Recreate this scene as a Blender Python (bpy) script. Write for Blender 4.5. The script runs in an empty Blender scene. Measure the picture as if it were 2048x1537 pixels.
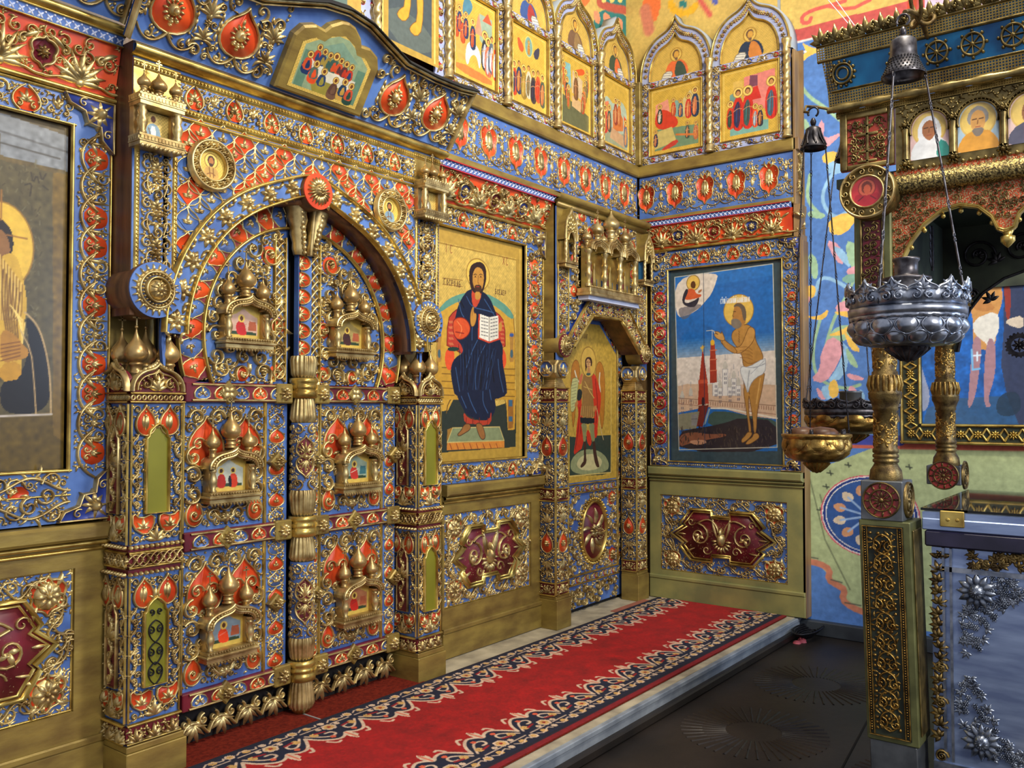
import bpy, math, random
import numpy as np
from math import sin, cos, pi, radians
random.seed(7); RNG = np.random.default_rng(7)
S = bpy.context.scene
COL = S.collection

# ---------------------------------------------------------------- camera
# X runs along the screen wall, Y into it, Z up; Z = 0 is the top of the carpeted platform
CAMZ = 1.5; FPX = 1744.5; PITCH = radians(1.62); YAW = radians(52.64)
cam_data = bpy.data.cameras.new('camera'); cam = bpy.data.objects.new('camera', cam_data); COL.objects.link(cam)
cam.location = (0, 0, CAMZ); cam.rotation_euler = (pi/2 + PITCH, 0, -YAW)
cam_data.sensor_fit = 'HORIZONTAL'; cam_data.sensor_width = 36; cam_data.lens = FPX/2048*36
cam_data.clip_start = 0.05; cam_data.clip_end = 100
S.camera = cam

# ---------------------------------------------------------------- light
S.view_settings.view_transform = 'Standard'; S.view_settings.look = 'None'
S.view_settings.exposure = 0.0; S.view_settings.gamma = 1.0; S.view_settings.use_curve_mapping = False
w = bpy.data.worlds.new('church_air'); S.world = w; w.use_nodes = True
wn = w.node_tree.nodes; wn['Background'].inputs[0].default_value = (0.80, 0.82, 0.92, 1); wn['Background'].inputs[1].default_value = 0.56
S.cycles.max_bounces = 5; S.cycles.diffuse_bounces = 2; S.cycles.glossy_bounces = 3; S.cycles.transmission_bounces = 4
S.cycles.transparent_max_bounces = 6

def area(name, loc, target, size, energy, color, sy=None):
    l = bpy.data.lights.new(name, 'AREA'); l.energy = energy; l.color = color; l.shape = 'RECTANGLE'; l.size = size; l.size_y = sy or size
    o = bpy.data.objects.new(name, l); COL.objects.link(o); o.location = loc
    d = np.array(target, float) - np.array(loc, float)
    import mathutils
    o.rotation_euler = mathutils.Vector(d).to_track_quat('-Z', 'Y').to_euler()
    return o
# added frontal lamp behind the visitor (no real window), chandelier over the aisle, and a cool window past the canopy
area('window_light', (1.2, -4.2, 4.6), (3.9, 3.4, 1.7), 1.5, 350, (1.0, 0.96, 0.90), 2.4)
area('chandelier_light', (3.3, 0.5, 4.6), (4.4, 3.4, 2.9), 0.5, 150, (1.0, 0.90, 0.72))
area('side_window_light', (5.3, -2.6, 2.6), (5.2, 1.5, 1.2), 1.0, 70, (0.55, 0.72, 1.0), 1.8)

# ---------------------------------------------------------------- materials
def lin(c):
    c = np.asarray(c, float)/255.0
    return np.where(c <= 0.04045, c/12.92, ((c+0.055)/1.055)**2.4)
def rgba(c): l = lin(c); return (float(l[0]), float(l[1]), float(l[2]), 1)
MATS = {}
def mat(name, c1, c2=None, metal=0.0, rough=0.5, scale=9.0, bump=0.0, bscale=60.0, detail=4.0, lo=0.35, hi=0.65, stretch=None, spec=None):
    m = bpy.data.materials.new(name); m.use_nodes = True; nt = m.node_tree; b = nt.nodes['Principled BSDF']
    tc = nt.nodes.new('ShaderNodeTexCoord')
    src = tc.outputs['Object']
    if stretch:
        mp = nt.nodes.new('ShaderNodeMapping'); mp.inputs['Scale'].default_value = stretch; nt.links.new(src, mp.inputs[0]); src = mp.outputs[0]
    n = nt.nodes.new('ShaderNodeTexNoise'); n.inputs['Scale'].default_value = scale; n.inputs['Detail'].default_value = detail
    nt.links.new(src, n.inputs['Vector'])
    r = nt.nodes.new('ShaderNodeValToRGB'); r.color_ramp.elements[0].position = lo; r.color_ramp.elements[1].position = hi
    r.color_ramp.elements[0].color = rgba(c1); r.color_ramp.elements[1].color = rgba(c2 if c2 is not None else c1)
    nt.links.new(n.outputs['Fac'], r.inputs[0]); nt.links.new(r.outputs[0], b.inputs['Base Color'])
    b.inputs['Metallic'].default_value = metal; b.inputs['Roughness'].default_value = rough
    if spec is not None: b.inputs['Specular IOR Level'].default_value = spec
    if bump:
        n2 = nt.nodes.new('ShaderNodeTexNoise'); n2.inputs['Scale'].default_value = bscale; n2.inputs['Detail'].default_value = 3
        nt.links.new(src, n2.inputs['Vector'])
        bp = nt.nodes.new('ShaderNodeBump'); bp.inputs['Strength'].default_value = bump; bp.inputs['Distance'].default_value = 0.004
        nt.links.new(n2.outputs['Fac'], bp.inputs['Height']); nt.links.new(bp.outputs[0], b.inputs['Normal'])
    MATS[name] = m; return m
mat('gold', (222, 200, 140), (146, 120, 74), metal=0.75, rough=0.38, scale=14)
mat('gold_bright', (222, 194, 108), (150, 120, 58), metal=0.8, rough=0.3, scale=10)
mat('gold_board', (158, 136, 68), (118, 96, 50), metal=0.3, rough=0.42, scale=5, bump=0.25, bscale=25, detail=8, stretch=(1, 1, 2.5))
mat('gold_green', (168, 160, 96), (126, 128, 84), metal=0.22, rough=0.45, scale=3.5, bump=0.2, bscale=25, detail=8)
mat('bronze', (204, 172, 112), (140, 108, 64), metal=0.7, rough=0.34, scale=10)
mat('blue', (88, 124, 192), (60, 90, 154), rough=0.42, scale=6)
mat('blue_deep', (46, 66, 150), (30, 46, 120), rough=0.42, scale=6)
mat('orange', (226, 84, 34), (190, 56, 26), rough=0.42, scale=7)
mat('red', (196, 34, 44), (160, 24, 34), rough=0.42, scale=7)
mat('maroon', (116, 26, 42), (84, 16, 30), rough=0.45, scale=7)
mat('lace_white', (214, 220, 240), (190, 200, 230), rough=0.5)
mat('wood_dark', (112, 74, 44), (66, 40, 26), rough=0.45, scale=3, detail=8, bump=0.2, bscale=12, stretch=(6, 6, 0.7))
mat('wood_end', (150, 120, 78), (112, 84, 52), rough=0.5, scale=3, detail=8, stretch=(4, 4, 1))
mat('black_gap', (14, 12, 14), rough=0.8)
mat('olive_glass', (140, 138, 42), (112, 110, 30), metal=0.15, rough=0.35, scale=2)
mat('silver', (184, 190, 202), (120, 128, 144), metal=0.92, rough=0.3, scale=22)
mat('silver_plate', (170, 190, 228), (128, 146, 190), metal=0.75, rough=0.34, scale=4, detail=8, stretch=(1, 1.0, 6))
mat('old_silver', (110, 108, 112), (58, 54, 58), metal=0.85, rough=0.38, scale=30)
mat('iron', (62, 60, 64), (34, 32, 36), metal=0.8, rough=0.42, scale=30)
mat('brass', (186, 150, 78), (112, 82, 40), metal=0.85, rough=0.3, scale=24, bump=0.3, bscale=160)
mat('brass_old', (136, 114, 66), (74, 58, 36), metal=0.75, rough=0.4, scale=26, bump=0.3, bscale=160)
mat('steel_grey', (120, 124, 128), (86, 90, 94), metal=0.6, rough=0.4)
mat('canopy_green', (122, 124, 78), (88, 90, 56), metal=0.4, rough=0.45, scale=8)
mat('foil_blue', (30, 120, 170), (14, 70, 120), metal=0.3, rough=0.2, scale=6, bump=0.6, bscale=9, stretch=(1, 1, 0.6))
mat('stone_light', (196, 184, 156), (150, 140, 120), rough=0.6, scale=7, detail=8, bump=0.3, bscale=14)
mat('stone_grey', (150, 158, 168), (104, 112, 124), rough=0.5, scale=6, detail=8, bump=0.3, bscale=14)
mat('stone_plinth', (58, 64, 70), (40, 44, 50), rough=0.55, scale=6, detail=6)
mat('iron_floor', (52, 44, 38), (22, 20, 20), rough=0.46, scale=2.2, detail=9, bump=0.4, bscale=16, lo=0.3, hi=0.7, metal=0.2)
mat('carpet_brown', (122, 40, 26), (92, 28, 20), rough=0.95, scale=60, bump=0.5, bscale=300, spec=0.1)
mat('seam_grey', (150, 150, 150), rough=0.7)
mat('plaster', (150, 160, 168), (180, 186, 190), rough=0.8, scale=5, bump=0.3, bscale=10)
mat('yellow_box', (246, 200, 80), (240, 190, 66), rough=0.6)
mat('cord', (200, 200, 210), rough=0.5)
mat('dark_panel', (60, 68, 54), (36, 42, 36), rough=0.5, scale=6, metal=0.3)
mat('pink_wax', (200, 90, 100), rough=0.6)

def paint_mat(name='painted_panel', rough=0.42, metal=0.0, bump=0.12, bscale=120, coat=0.0):
    m = bpy.data.materials.new(name); m.use_nodes = True; nt = m.node_tree; b = nt.nodes['Principled BSDF']
    a = nt.nodes.new('ShaderNodeAttribute'); a.attribute_name = 'paint'
    tc = nt.nodes.new('ShaderNodeTexCoord'); n = nt.nodes.new('ShaderNodeTexNoise'); n.inputs['Scale'].default_value = 30; n.inputs['Detail'].default_value = 6
    nt.links.new(tc.outputs['Object'], n.inputs['Vector'])
    mr = nt.nodes.new('ShaderNodeMapRange'); mr.inputs[1].default_value = 0.3; mr.inputs[2].default_value = 0.7; mr.inputs[3].default_value = 0.84; mr.inputs[4].default_value = 1.1
    nt.links.new(n.outputs['Fac'], mr.inputs[0])
    mx = nt.nodes.new('ShaderNodeVectorMath'); mx.operation = 'SCALE'
    nt.links.new(a.outputs['Color'], mx.inputs[0]); nt.links.new(mr.outputs[0], mx.inputs['Scale']); nt.links.new(mx.outputs[0], b.inputs['Base Color'])
    b.inputs['Roughness'].default_value = rough; b.inputs['Metallic'].default_value = metal
    if coat: b.inputs['Coat Weight'].default_value = coat; b.inputs['Coat Roughness'].default_value = 0.12
    if bump:
        n2 = nt.nodes.new('ShaderNodeTexNoise'); n2.inputs['Scale'].default_value = bscale
        nt.links.new(tc.outputs['Object'], n2.inputs['Vector'])
        bp = nt.nodes.new('ShaderNodeBump'); bp.inputs['Strength'].default_value = bump; bp.inputs['Distance'].default_value = 0.003
        nt.links.new(n2.outputs['Fac'], bp.inputs['Height']); nt.links.new(bp.outputs[0], b.inputs['Normal'])
    MATS[name] = m
paint_mat('painted_panel', 0.4, 0.12, 0.15, 120)
paint_mat('painted_wall', 0.75, 0.0, 0.1, 20)
paint_mat('painted_glossy', 0.3, 0.0, 0.05, 60, coat=0.5)
paint_mat('carpet_pile', 0.95, 0.0, 0.6, 400)
def glass_mat():
    m = bpy.data.materials.new('glass'); m.use_nodes = True; b = m.node_tree.nodes['Principled BSDF']
    b.inputs['Base Color'].default_value = (0.8, 0.9, 0.95, 1); b.inputs['Transmission Weight'].default_value = 1; b.inputs['Roughness'].default_value = 0.03; b.inputs['IOR'].default_value = 1.45
    MATS['glass'] = m
glass_mat()

# ---------------------------------------------------------------- things
def tag(o, label=None, cat=None, group=None, kind=None):
    if label: o['label'] = label
    if cat: o['category'] = cat
    if group: o['group'] = group
    if kind: o['kind'] = kind
    return o
def thing(name, label, cat, loc=(0, 0, 0), rot=(0, 0, 0), group=None):
    o = bpy.data.objects.new(name, None); COL.objects.link(o); o.location = loc; o.rotation_euler = rot; o.empty_display_size = 0.05
    return tag(o, label, cat, group)
def copy_tree(o, parent=None):
    c = o.copy(); COL.objects.link(c); c.parent = parent
    for ch in [k for k in COL.objects if k.parent == o]: copy_tree(ch, c)
    return c
KIDS = {}
def dup(o, loc, label, rot=None, scale=None, group=None):
    def rec(a, parent):
        c = a.copy(); COL.objects.link(c); c.parent = parent
        if parent is not None: KIDS.setdefault(parent.name, []).append(c)
        for ch in list(KIDS.get(a.name, [])): rec(ch, c)
        return c
    c = rec(o, None); c.location = loc; c['label'] = label
    if rot is not None: c.rotation_euler = rot
    if scale is not None: c.scale = scale
    if group: c['group'] = group
    return c

# ---------------------------------------------------------------- geometry collector, local frame: x right, z up, -y out of the wall
class G:
    def __init__(s): s.V = []; s.Q = []; s.T = []; s.n = 0
    def add(s, V, Q=None, T=None):
        V = np.asarray(V, float).reshape(-1, 3)
        if Q is not None and len(Q): s.Q.append(np.asarray(Q, np.int64).reshape(-1, 4) + s.n)
        if T is not None and len(T): s.T.append(np.asarray(T, np.int64).reshape(-1, 3) + s.n)
        s.V.append(V); s.n += len(V); return s
    def arr(s):
        if getattr(s, '_c', None) is not None and s._c[3] == s.n: return s._c[:3]
        V = np.concatenate(s.V) if s.V else np.zeros((0, 3))
        Q = np.concatenate(s.Q) if s.Q else np.zeros((0, 4), np.int64)
        T = np.concatenate(s.T) if s.T else np.zeros((0, 3), np.int64)
        s._c = (V, Q, T, s.n); return V, Q, T
    def put(s, g, x=0, z=0, y=0, sx=1, sz=None, sy=1, rot=0, fn=None):
        'stamp another collector: scaled, turned in the xz plane, moved, then bent by fn'
        V, Q, T = g.arr(); V = V.copy(); sz = sx if sz is None else sz
        V[:, 0] *= sx; V[:, 2] *= sz; V[:, 1] *= sy
        if rot:
            c, d = cos(rot), sin(rot); a = V[:, 0]*c - V[:, 2]*d; b = V[:, 0]*d + V[:, 2]*c; V[:, 0] = a; V[:, 2] = b
        V += (x, y, z)
        if fn: V = fn(V)
        return s.add(V, Q, T)
    def build(s, name, m, parent=None, smooth=True, loc=None):
        V, Q, T = s.arr()
        me = bpy.data.meshes.new(name); me.vertices.add(len(V)); me.vertices.foreach_set('co', V.astype(np.float32).ravel())
        nl = 4*len(Q) + 3*len(T); me.loops.add(nl); me.loops.foreach_set('vertex_index', np.concatenate([Q.ravel(), T.ravel()]).astype(np.int32))
        me.polygons.add(len(Q) + len(T))
        me.polygons.foreach_set('loop_start', np.concatenate([np.arange(len(Q))*4, 4*len(Q) + np.arange(len(T))*3]).astype(np.int32))
        me.update(calc_edges=True)
        me.polygons.foreach_set('use_smooth', np.full(len(Q) + len(T), bool(smooth)))
        me.materials.append(MATS[m]); me.update()
        o = bpy.data.objects.new(name, me); COL.objects.link(o)
        if parent is not None: o.parent = parent; KIDS.setdefault(parent.name, []).append(o)
        if loc: o.location = loc
        return o

def box(g, x0, x1, y0, y1, z0, z1, ch=0.0):
    if ch > 0:
        c = ch; return extrude(g, [(x0+c, z0), (x1-c, z0), (x1, z0+c), (x1, z1-c), (x1-c, z1), (x0+c, z1), (x0, z1-c), (x0, z0+c)], y1, y0, ch)
    v = [(x, y, z) for x in (x0, x1) for y in (y0, y1) for z in (z0, z1)]
    return g.add(v, [(0, 1, 3, 2), (4, 6, 7, 5), (0, 4, 5, 1), (2, 3, 7, 6), (0, 2, 6, 4), (1, 5, 7, 3)])
def extrude(g, P, yb, yf, ch=0.0, cap=True):
    'outline P (x, z) from depth yb (back) to yf (front), front edge drawn in by ch'
    P = np.asarray(P, float); n = len(P); c = P.mean(0)
    rings = [np.c_[P[:, 0], np.full(n, yb), P[:, 1]]]
    if ch > 0:
        N = poly_in(P, ch)
        sgn = 1 if yf < yb else -1
        rings.append(np.c_[P[:, 0], np.full(n, yf + sgn*ch), P[:, 1]]); rings.append(np.c_[N[:, 0], np.full(n, yf), N[:, 1]])
    else: rings.append(np.c_[P[:, 0], np.full(n, yf), P[:, 1]])
    V = np.concatenate(rings); Q = []
    for k in range(len(rings)-1):
        for i in range(n): j = (i+1) % n; Q.append((k*n+i, k*n+j, (k+1)*n+j, (k+1)*n+i))
    T = []
    if cap:
        last = (len(rings)-1)*n
        for t in earclip(rings[-1][:, [0, 2]]): T.append([last + k for k in t])
    return g.add(V, Q, T)
def poly_in(P, d):
    A = np.roll(P, 1, 0); B = np.roll(P, -1, 0); area2 = np.sum(P[:, 0]*B[:, 1] - B[:, 0]*P[:, 1])
    s = 1 if area2 > 0 else -1
    e1 = P - A; e2 = B - P; e1 /= np.linalg.norm(e1, axis=1)[:, None] + 1e-9; e2 /= np.linalg.norm(e2, axis=1)[:, None] + 1e-9
    n1 = np.c_[-e1[:, 1], e1[:, 0]]*s; n2 = np.c_[-e2[:, 1], e2[:, 0]]*s
    m = n1 + n2; k = 1/np.maximum((m*n1).sum(1), 0.5); return P + m*k[:, None]*d
def earclip(P):
    P = [tuple(p) for p in P]; n = len(P); idx = list(range(n)); out = []
    def cr(a, b, c): return (b[0]-a[0])*(c[1]-a[1]) - (b[1]-a[1])*(c[0]-a[0])
    ar = sum(P[i][0]*P[(i+1) % n][1] - P[(i+1) % n][0]*P[i][1] for i in range(n))
    if ar < 0: idx.reverse()
    guard = 0
    while len(idx) > 3 and guard < 4*n:
        m = len(idx); done = False
        for k in range(m):
            i, j, l = idx[k-1], idx[k], idx[(k+1) % m]
            if cr(P[i], P[j], P[l]) <= 1e-14: continue
            bad = False
            for q in idx:
                if q in (i, j, l): continue
                if cr(P[i], P[j], P[q]) >= 0 and cr(P[j], P[l], P[q]) >= 0 and cr(P[l], P[i], P[q]) >= 0: bad = True; break
            if not bad: out.append((i, j, l)); idx.pop(k); done = True; break
        guard += 1
        if not done: idx.pop(0)
    if len(idx) == 3: out.append(tuple(idx))
    return out
def lathe(g, prof, cx=0, cy=0, z0=0, seg=20, a0=0, a1=2*pi, sx=1, sy=1):
    'profile [(r, z)] turned about a vertical axis'
    P = np.asarray(prof, float); n = len(P); full = abs(a1-a0-2*pi) < 1e-6
    A = np.linspace(a0, a1, seg + (0 if full else 1), endpoint=not full)
    if full: A = A[:seg]
    m = len(A); V = np.zeros((n, m, 3)); V[:, :, 0] = cx + P[:, 0, None]*np.cos(A)*sx; V[:, :, 1] = cy + P[:, 0, None]*np.sin(A)*sy; V[:, :, 2] = z0 + P[:, 1, None]
    I = np.arange(n*m).reshape(n, m); J = np.roll(I, -1, 1) if full else I[:, 1:]; I2 = I if full else I[:, :-1]
    return g.add(V, np.stack([I2[:-1], J[:-1], J[1:], I2[1:]], -1).reshape(-1, 4))
def tube(g, P, r, seg=6, closed=False):
    P = np.asarray(P, float); n = len(P); r = np.broadcast_to(r, (n,))
    T = np.roll(P, -1, 0) - np.roll(P, 1, 0) if closed else np.gradient(P, axis=0)
    T /= np.linalg.norm(T, axis=1)[:, None] + 1e-12
    up = np.array([0.13, 0.21, 0.97]); A = np.cross(T, up); bad = np.linalg.norm(A, axis=1) < 0.2; A[bad] = np.cross(T[bad], [1, 0.1, 0])
    A /= np.linalg.norm(A, axis=1)[:, None]; B = np.cross(T, A); a = np.arange(seg)*2*pi/seg
    V = P[:, None] + r[:, None, None]*(A[:, None]*np.cos(a)[None, :, None] + B[:, None]*np.sin(a)[None, :, None])
    I = np.arange(n*seg).reshape(n, seg); J = np.roll(I, -1, 1)
    if closed: Q = np.stack([I, J, np.roll(J, -1, 0), np.roll(I, -1, 0)], -1)
    else: Q = np.stack([I[:-1], J[:-1], J[1:], I[1:]], -1)
    g.add(V, Q.reshape(-1, 4))
    if not closed:
        for e in (0, n-1): g.add(np.concatenate([V[e], P[e:e+1]]), None, [(i, (i+1) % seg, seg) for i in range(seg)])
    return g
# ---- relief strokes: (u, v) in the wall plane, height h towards the viewer (-y)
def ridge(g, P, w, h, w2=None, sec=5):
    h *= 1.1; P = np.asarray(P, float); n = len(P); t = np.linspace(0, 1, n)[:, None]
    T = np.gradient(P, axis=0); T /= np.linalg.norm(T, axis=1)[:, None] + 1e-12; N = np.c_[-T[:, 1], T[:, 0]]
    W = w if w2 is None else w + (w2 - w)*t
    W = W*np.ones((n, 1)); o = np.array([-1, -.62, 0, .62, 1.]) if sec == 5 else np.array([-1, 0, 1.]); H = np.array([0, .78, 1, .78, 0]) if sec == 5 else np.array([0, 1., 0])
    X = P[:, 0:1] + N[:, 0:1]*W*o; Z = P[:, 1:2] + N[:, 1:2]*W*o; Y = -h*H[None, :]*np.sqrt(W/np.max(W))
    V = np.stack([X, Y*np.ones_like(X), Z], -1); k = len(o); I = np.arange(n*k).reshape(n, k)
    return g.add(V, np.stack([I[:-1, :-1], I[:-1, 1:], I[1:, 1:], I[1:, :-1]], -1).reshape(-1, 4))
def leaf(g, p, a, L, W, h, bend=0.0, n=7, y=0.0):
    h *= 1.1; t = np.linspace(0, 1, n); ang = a + bend*t; ds = L/(n-1)
    x = p[0] + np.r_[0, np.cumsum(np.cos((ang[1:]+ang[:-1])/2)*ds)]; z = p[1] + np.r_[0, np.cumsum(np.sin((ang[1:]+ang[:-1])/2)*ds)]
    W *= .86; w = W*np.sin(pi*np.clip(t*0.92+0.06, 0, 1)**0.8); w[-1] = 0.04*W
    nx, nz = -np.sin(ang), np.cos(ang); hh = h*(0.35 + 0.65*np.sin(pi*np.clip(t*0.9+0.08, 0, 1)))
    X = np.stack([x - nx*w, x, x + nx*w], 1); Z = np.stack([z - nz*w, z, z + nz*w], 1); Y = np.stack([0*hh, -hh, 0*hh], 1) - y
    I = np.arange(n*3).reshape(n, 3)
    return g.add(np.stack([X, Y, Z], -1), np.stack([I[:-1, :-1], I[:-1, 1:], I[1:, 1:], I[1:, :-1]], -1).reshape(-1, 4))
def dome(g, p, rx, h, rz=None, seg=8, y=0.0):
    rz = rz or rx; a = np.arange(seg)*2*pi/seg; R = []
    for k, (r, q) in enumerate(((1, 0), (.82, .58), (.45, .9))): R.append(np.c_[p[0] + rx*r*np.cos(a), np.full(seg, -y - h*q), p[1] + rz*r*np.sin(a)])
    V = np.concatenate(R + [[[p[0], -y - h, p[1]]]]); I = np.arange(3*seg).reshape(3, seg); J = np.roll(I, -1, 1)
    return g.add(V, np.stack([I[:-1], J[:-1], J[1:], I[1:]], -1).reshape(-1, 4), [(2*seg+i, 2*seg+(i+1) % seg, 3*seg) for i in range(seg)])
def spiral(c, r, a0, turns, r1=0.12, n=16):
    t = np.linspace(0, 1, n); a = a0 + turns*2*pi*t; rr = r*(1 - (1-r1)*t**0.85); return np.c_[c[0] + rr*np.cos(a), c[1] + rr*np.sin(a)]
def bez(*P, n=10):
    P = np.asarray(P, float); t = np.linspace(0, 1, n)[:, None]
    if len(P) == 3: return (1-t)**2*P[0] + 2*t*(1-t)*P[1] + t*t*P[2]
    return (1-t)**3*P[0] + 3*t*(1-t)**2*P[1] + 3*t*t*(1-t)*P[2] + t**3*P[3]
def palm(g, p, a, L, n=5, spread=2.0, W=0.16, h=0.012, bend=0.5):
    for k in range(n):
        q = (k - (n-1)/2)/max(1, (n-1)/2); leaf(g, p, a + q*spread/2, L*(1 - 0.28*abs(q)), L*W, h*(1 - .2*abs(q)), bend=q*bend)
    return g
def rosette(g, p, r, n=8, h=0.012, core=0.3, y=0):
    for k in range(n): leaf(g, (p[0] + r*core*0.6*cos(k*2*pi/n), p[1] + r*core*0.6*sin(k*2*pi/n)), k*2*pi/n, r*(1-core*0.6), r*1.9/n, h, n=5, y=y)
    dome(g, p, r*core, h*1.4, y=y); return g
def sep(name, m, parent, *boxes):
    for b in boxes: g = G(); box(g, *b); g.build(name, m, parent, smooth=False)
def beads(g, p0, p1, r, h=None, step=None, seg=6):
    p0 = np.array(p0, float); p1 = np.array(p1, float); L = np.linalg.norm(p1-p0); n = max(1, int(L/(step or 2.3*r)))
    for k in range(n): dome(g, p0 + (p1-p0)*(k+.5)/n, r, h or r, seg=seg)
    return g
def rail(g, x0, x1, z0, z1, h=0.012, back=0.0):
    'half-round moulding filling a rectangle, along its longer side'
    lx, lz = x1-x0, z1-z0
    if lx > lz: ridge(g, [(x0, (z0+z1)/2), (x1, (z0+z1)/2)], lz/2, h)
    else: ridge(g, [((x0+x1)/2, z0), ((x0+x1)/2, z1)], lx/2, h)
    return g
def patch(g, P, y=0.002): patch.k = (getattr(patch, 'k', 0) + 1) % 7; return extrude(g, P, .003, -y - patch.k*.00012)
def loopz(P): return list(P) + [P[0], P[1]]
def rounded(P, k=1):
    P = np.asarray(P, float)
    for _ in range(k): Q = np.roll(P, -1, 0); P = np.stack([P*.75 + Q*.25, P*.25 + Q*.75], 1).reshape(-1, 2)
    return P
def mirror(P, cx=0): P = np.asarray(P, float).copy(); P[:, 0] = 2*cx - P[:, 0]; return P[::-1]

# ---------------------------------------------------------------- carved ornament units (each a set of collectors by material)
class Orn(dict):
    def __missing__(s, k): s[k] = G(); return s[k]
    def put(s, o, **kw):
        for k, g in o.items(): s[k].put(g, **kw)
        return s
    def fill(s, x0, x1, z0, z1, inside=None, radii=(.042, .031, .022, .015, .010), key='gold', h=.016, seed=3, res=.0035, tol=.10, keepout=True, skip=.12):
        'crowd the bare spots of a field with small scrolls, leaves and beads'
        nx, nz = int((x1-x0)/res)+1, int((z1-z0)/res)+1; occ = np.zeros((nx, nz), bool)
        for k, g in s.items():
            if k not in ('gold', 'gold_bright', 'bronze') or not g.n: continue
            V, Q, T = g.arr(); P = np.concatenate([V[Q].mean(1), V]) if len(Q) else V
            i = ((P[:, 0]-x0)/res).astype(int); j = ((P[:, 2]-z0)/res).astype(int); m = (i >= 0) & (i < nx) & (j >= 0) & (j < nz) & (P[:, 1] < -.001); occ[i[m], j[m]] = True
        X, Z = np.meshgrid(x0 + np.arange(nx)*res, z0 + np.arange(nz)*res, indexing='ij')
        for k, g in s.items():
            if keepout and (k in ('orange', 'red', 'maroon', 'blue_deep') or keepout == k) and g.n:
                V, Q, T = g.arr(); A, B, C = (V[T[:, q]][:, [0, 2]] for q in range(3))
                for u in np.linspace(0, 1, 15):
                    for v in np.linspace(0, 1-u, 15): P = A + (B-A)*u + (C-A)*v; i = ((P[:, 0]-x0)/res).astype(int); j = ((P[:, 1]-z0)/res).astype(int); m = (i >= 0) & (i < nx) & (j >= 0) & (j < nz); occ[i[m], j[m]] = True
        if inside is not None: occ |= ~inside(X, Z)
        occ[0] = occ[-1] = True; occ[:, 0] = occ[:, -1] = True; R = random.Random(seed); g = s[key]
        for r in radii:
            k = max(1, int(r/res)); step = max(1, k//2); yy, xx = np.mgrid[-k:k+1, -k:k+1]; disc = (xx*xx + yy*yy) <= k*k; lim = disc.sum()*tol
            for i in range(k, nx-k, step):
                for j in range(k, nz-k, step):
                    if occ[i, j]: continue
                    w = occ[i-k:i+k+1, j-k:j+k+1]
                    if (w & disc).sum() > lim: continue
                    w |= disc
                    if R.random() < skip: continue
                    c = (x0 + i*res, z0 + j*res); a = R.uniform(0, 6.28); d = R.choice((-1, 1))
                    if r > .018: ridge(g, spiral(c, r*.92, a, d*1.35, .15, 15), r*.15, h*min(1.2, r/.03), r*.09); palm(g, c, a + 1.2, r*.62, 3, 2.4, .3, h); leaf(g, (c[0]+r*.9*cos(a), c[1]+r*.9*sin(a)), a + d*1.0, r*.9, r*.2, h*.8, bend=d, n=5)
                    elif r > .012: palm(g, (c[0]-r*.6*cos(a), c[1]-r*.6*sin(a)), a, r*1.7, 3, 1.9, .2, h*.8, bend=.8)
                    else: (leaf(g, (c[0]-r*cos(a), c[1]-r*sin(a)), a, r*2.1, r*.42, h*.7, bend=d*.8, n=5) if R.random() < .6 else dome(g, c, r*.6, h*.7, seg=6))
        return s
    def build(s, parent, names={}, fn=None, y=0):
        out = {}
        for k, g in s.items():
            if g.n == 0: continue
            if fn: h = G(); h.put(g, y=y, fn=fn); g = h
            nm = names.get(k) or {'gold': 'carving', 'bronze': 'carving', 'gold_bright': 'gilt_edging', 'gold_dark': 'carving', 'brass': 'chasing', 'blue_deep': 'dark_blue_inlay'}.get(k, k + '_inlay')
            out[k] = g.build(nm, k, parent)
        return out
def scroll_pair(g, p, r, w, h, up=1, tail=True):
    'two spirals springing left and right of p'
    for s in (-1, 1):
        c = (p[0] + s*r*1.05, p[1] + up*r*0.2); a0 = (pi if s > 0 else 0) ; ridge(g, spiral(c, r, a0, -s*up*1.25), w, h, w*.6); dome(g, c, r*.26, h*1.5)
        if tail: leaf(g, (c[0] + s*r*.7, c[1] - up*r*.8), (-up*0.9 if s > 0 else pi + up*0.9), r*.9, r*.24, h, bend=s*up*.9)
    return g
def vine(g, L, amp, w, h, n, leafs=True, r=None, phase=0, inlay=None, y0=0.0):
    'running scroll along x from 0 to L: n half-waves, a spiral with a flower in each'
    P = L/n; t = np.linspace(0, L, 12*n + 1); ridge(g, np.c_[t, y0 + amp*.55*np.cos(pi*t/P + phase*pi)], w, h)
    r = r or min(P*.42, amp*.8)
    for k in range(n):
        s = 1 if (k + phase) % 2 == 0 else -1; c = (P*(k+.5), y0 + s*(-0.0)*amp + 0)
        c = (P*(k + .5) + P*.08, y0 + s*amp*.18)
        a0 = s*pi/2 + .6; ridge(g, spiral(c, r, a0 + pi*.35, -s*1.15, n=13), w*.9, h, w*.5)
        palm(g, c, s*1.9, r*.75, 3, 2.2, .26, h*1.3)
        if leafs:
            leaf(g, (P*k + P*.1, y0 + s*amp*.5), s*0.5, P*.42, amp*.16, h, bend=s*1.3)
            leaf(g, (P*(k+1) - P*.05, y0 - s*amp*.35), -s*1.9, P*.3, amp*.14, h, bend=-s)
            dome(g, (P*k + P*.06, y0 + s*amp*.82), amp*.09, h)
    return g
def ogee(cx, cz, w, h, n=8, waist=0.0):
    'pointed teardrop / keel outline, point up'
    R = [bez((0, -h/2), (w*.55, -h*.46), (w*.62, -h*.05), (w*.3, h*.22), n=n), bez((w*.3, h*.22), (w*.12, h*.34), (w*.03, h*.4), (0, h/2), n=n)[1:]]
    R = np.concatenate(R); Lf = R[::-1].copy(); Lf[:, 0] *= -1; P = np.concatenate([R, Lf[1:-1]]); P[:, 0] += cx; P[:, 1] += cz; return P
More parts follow.
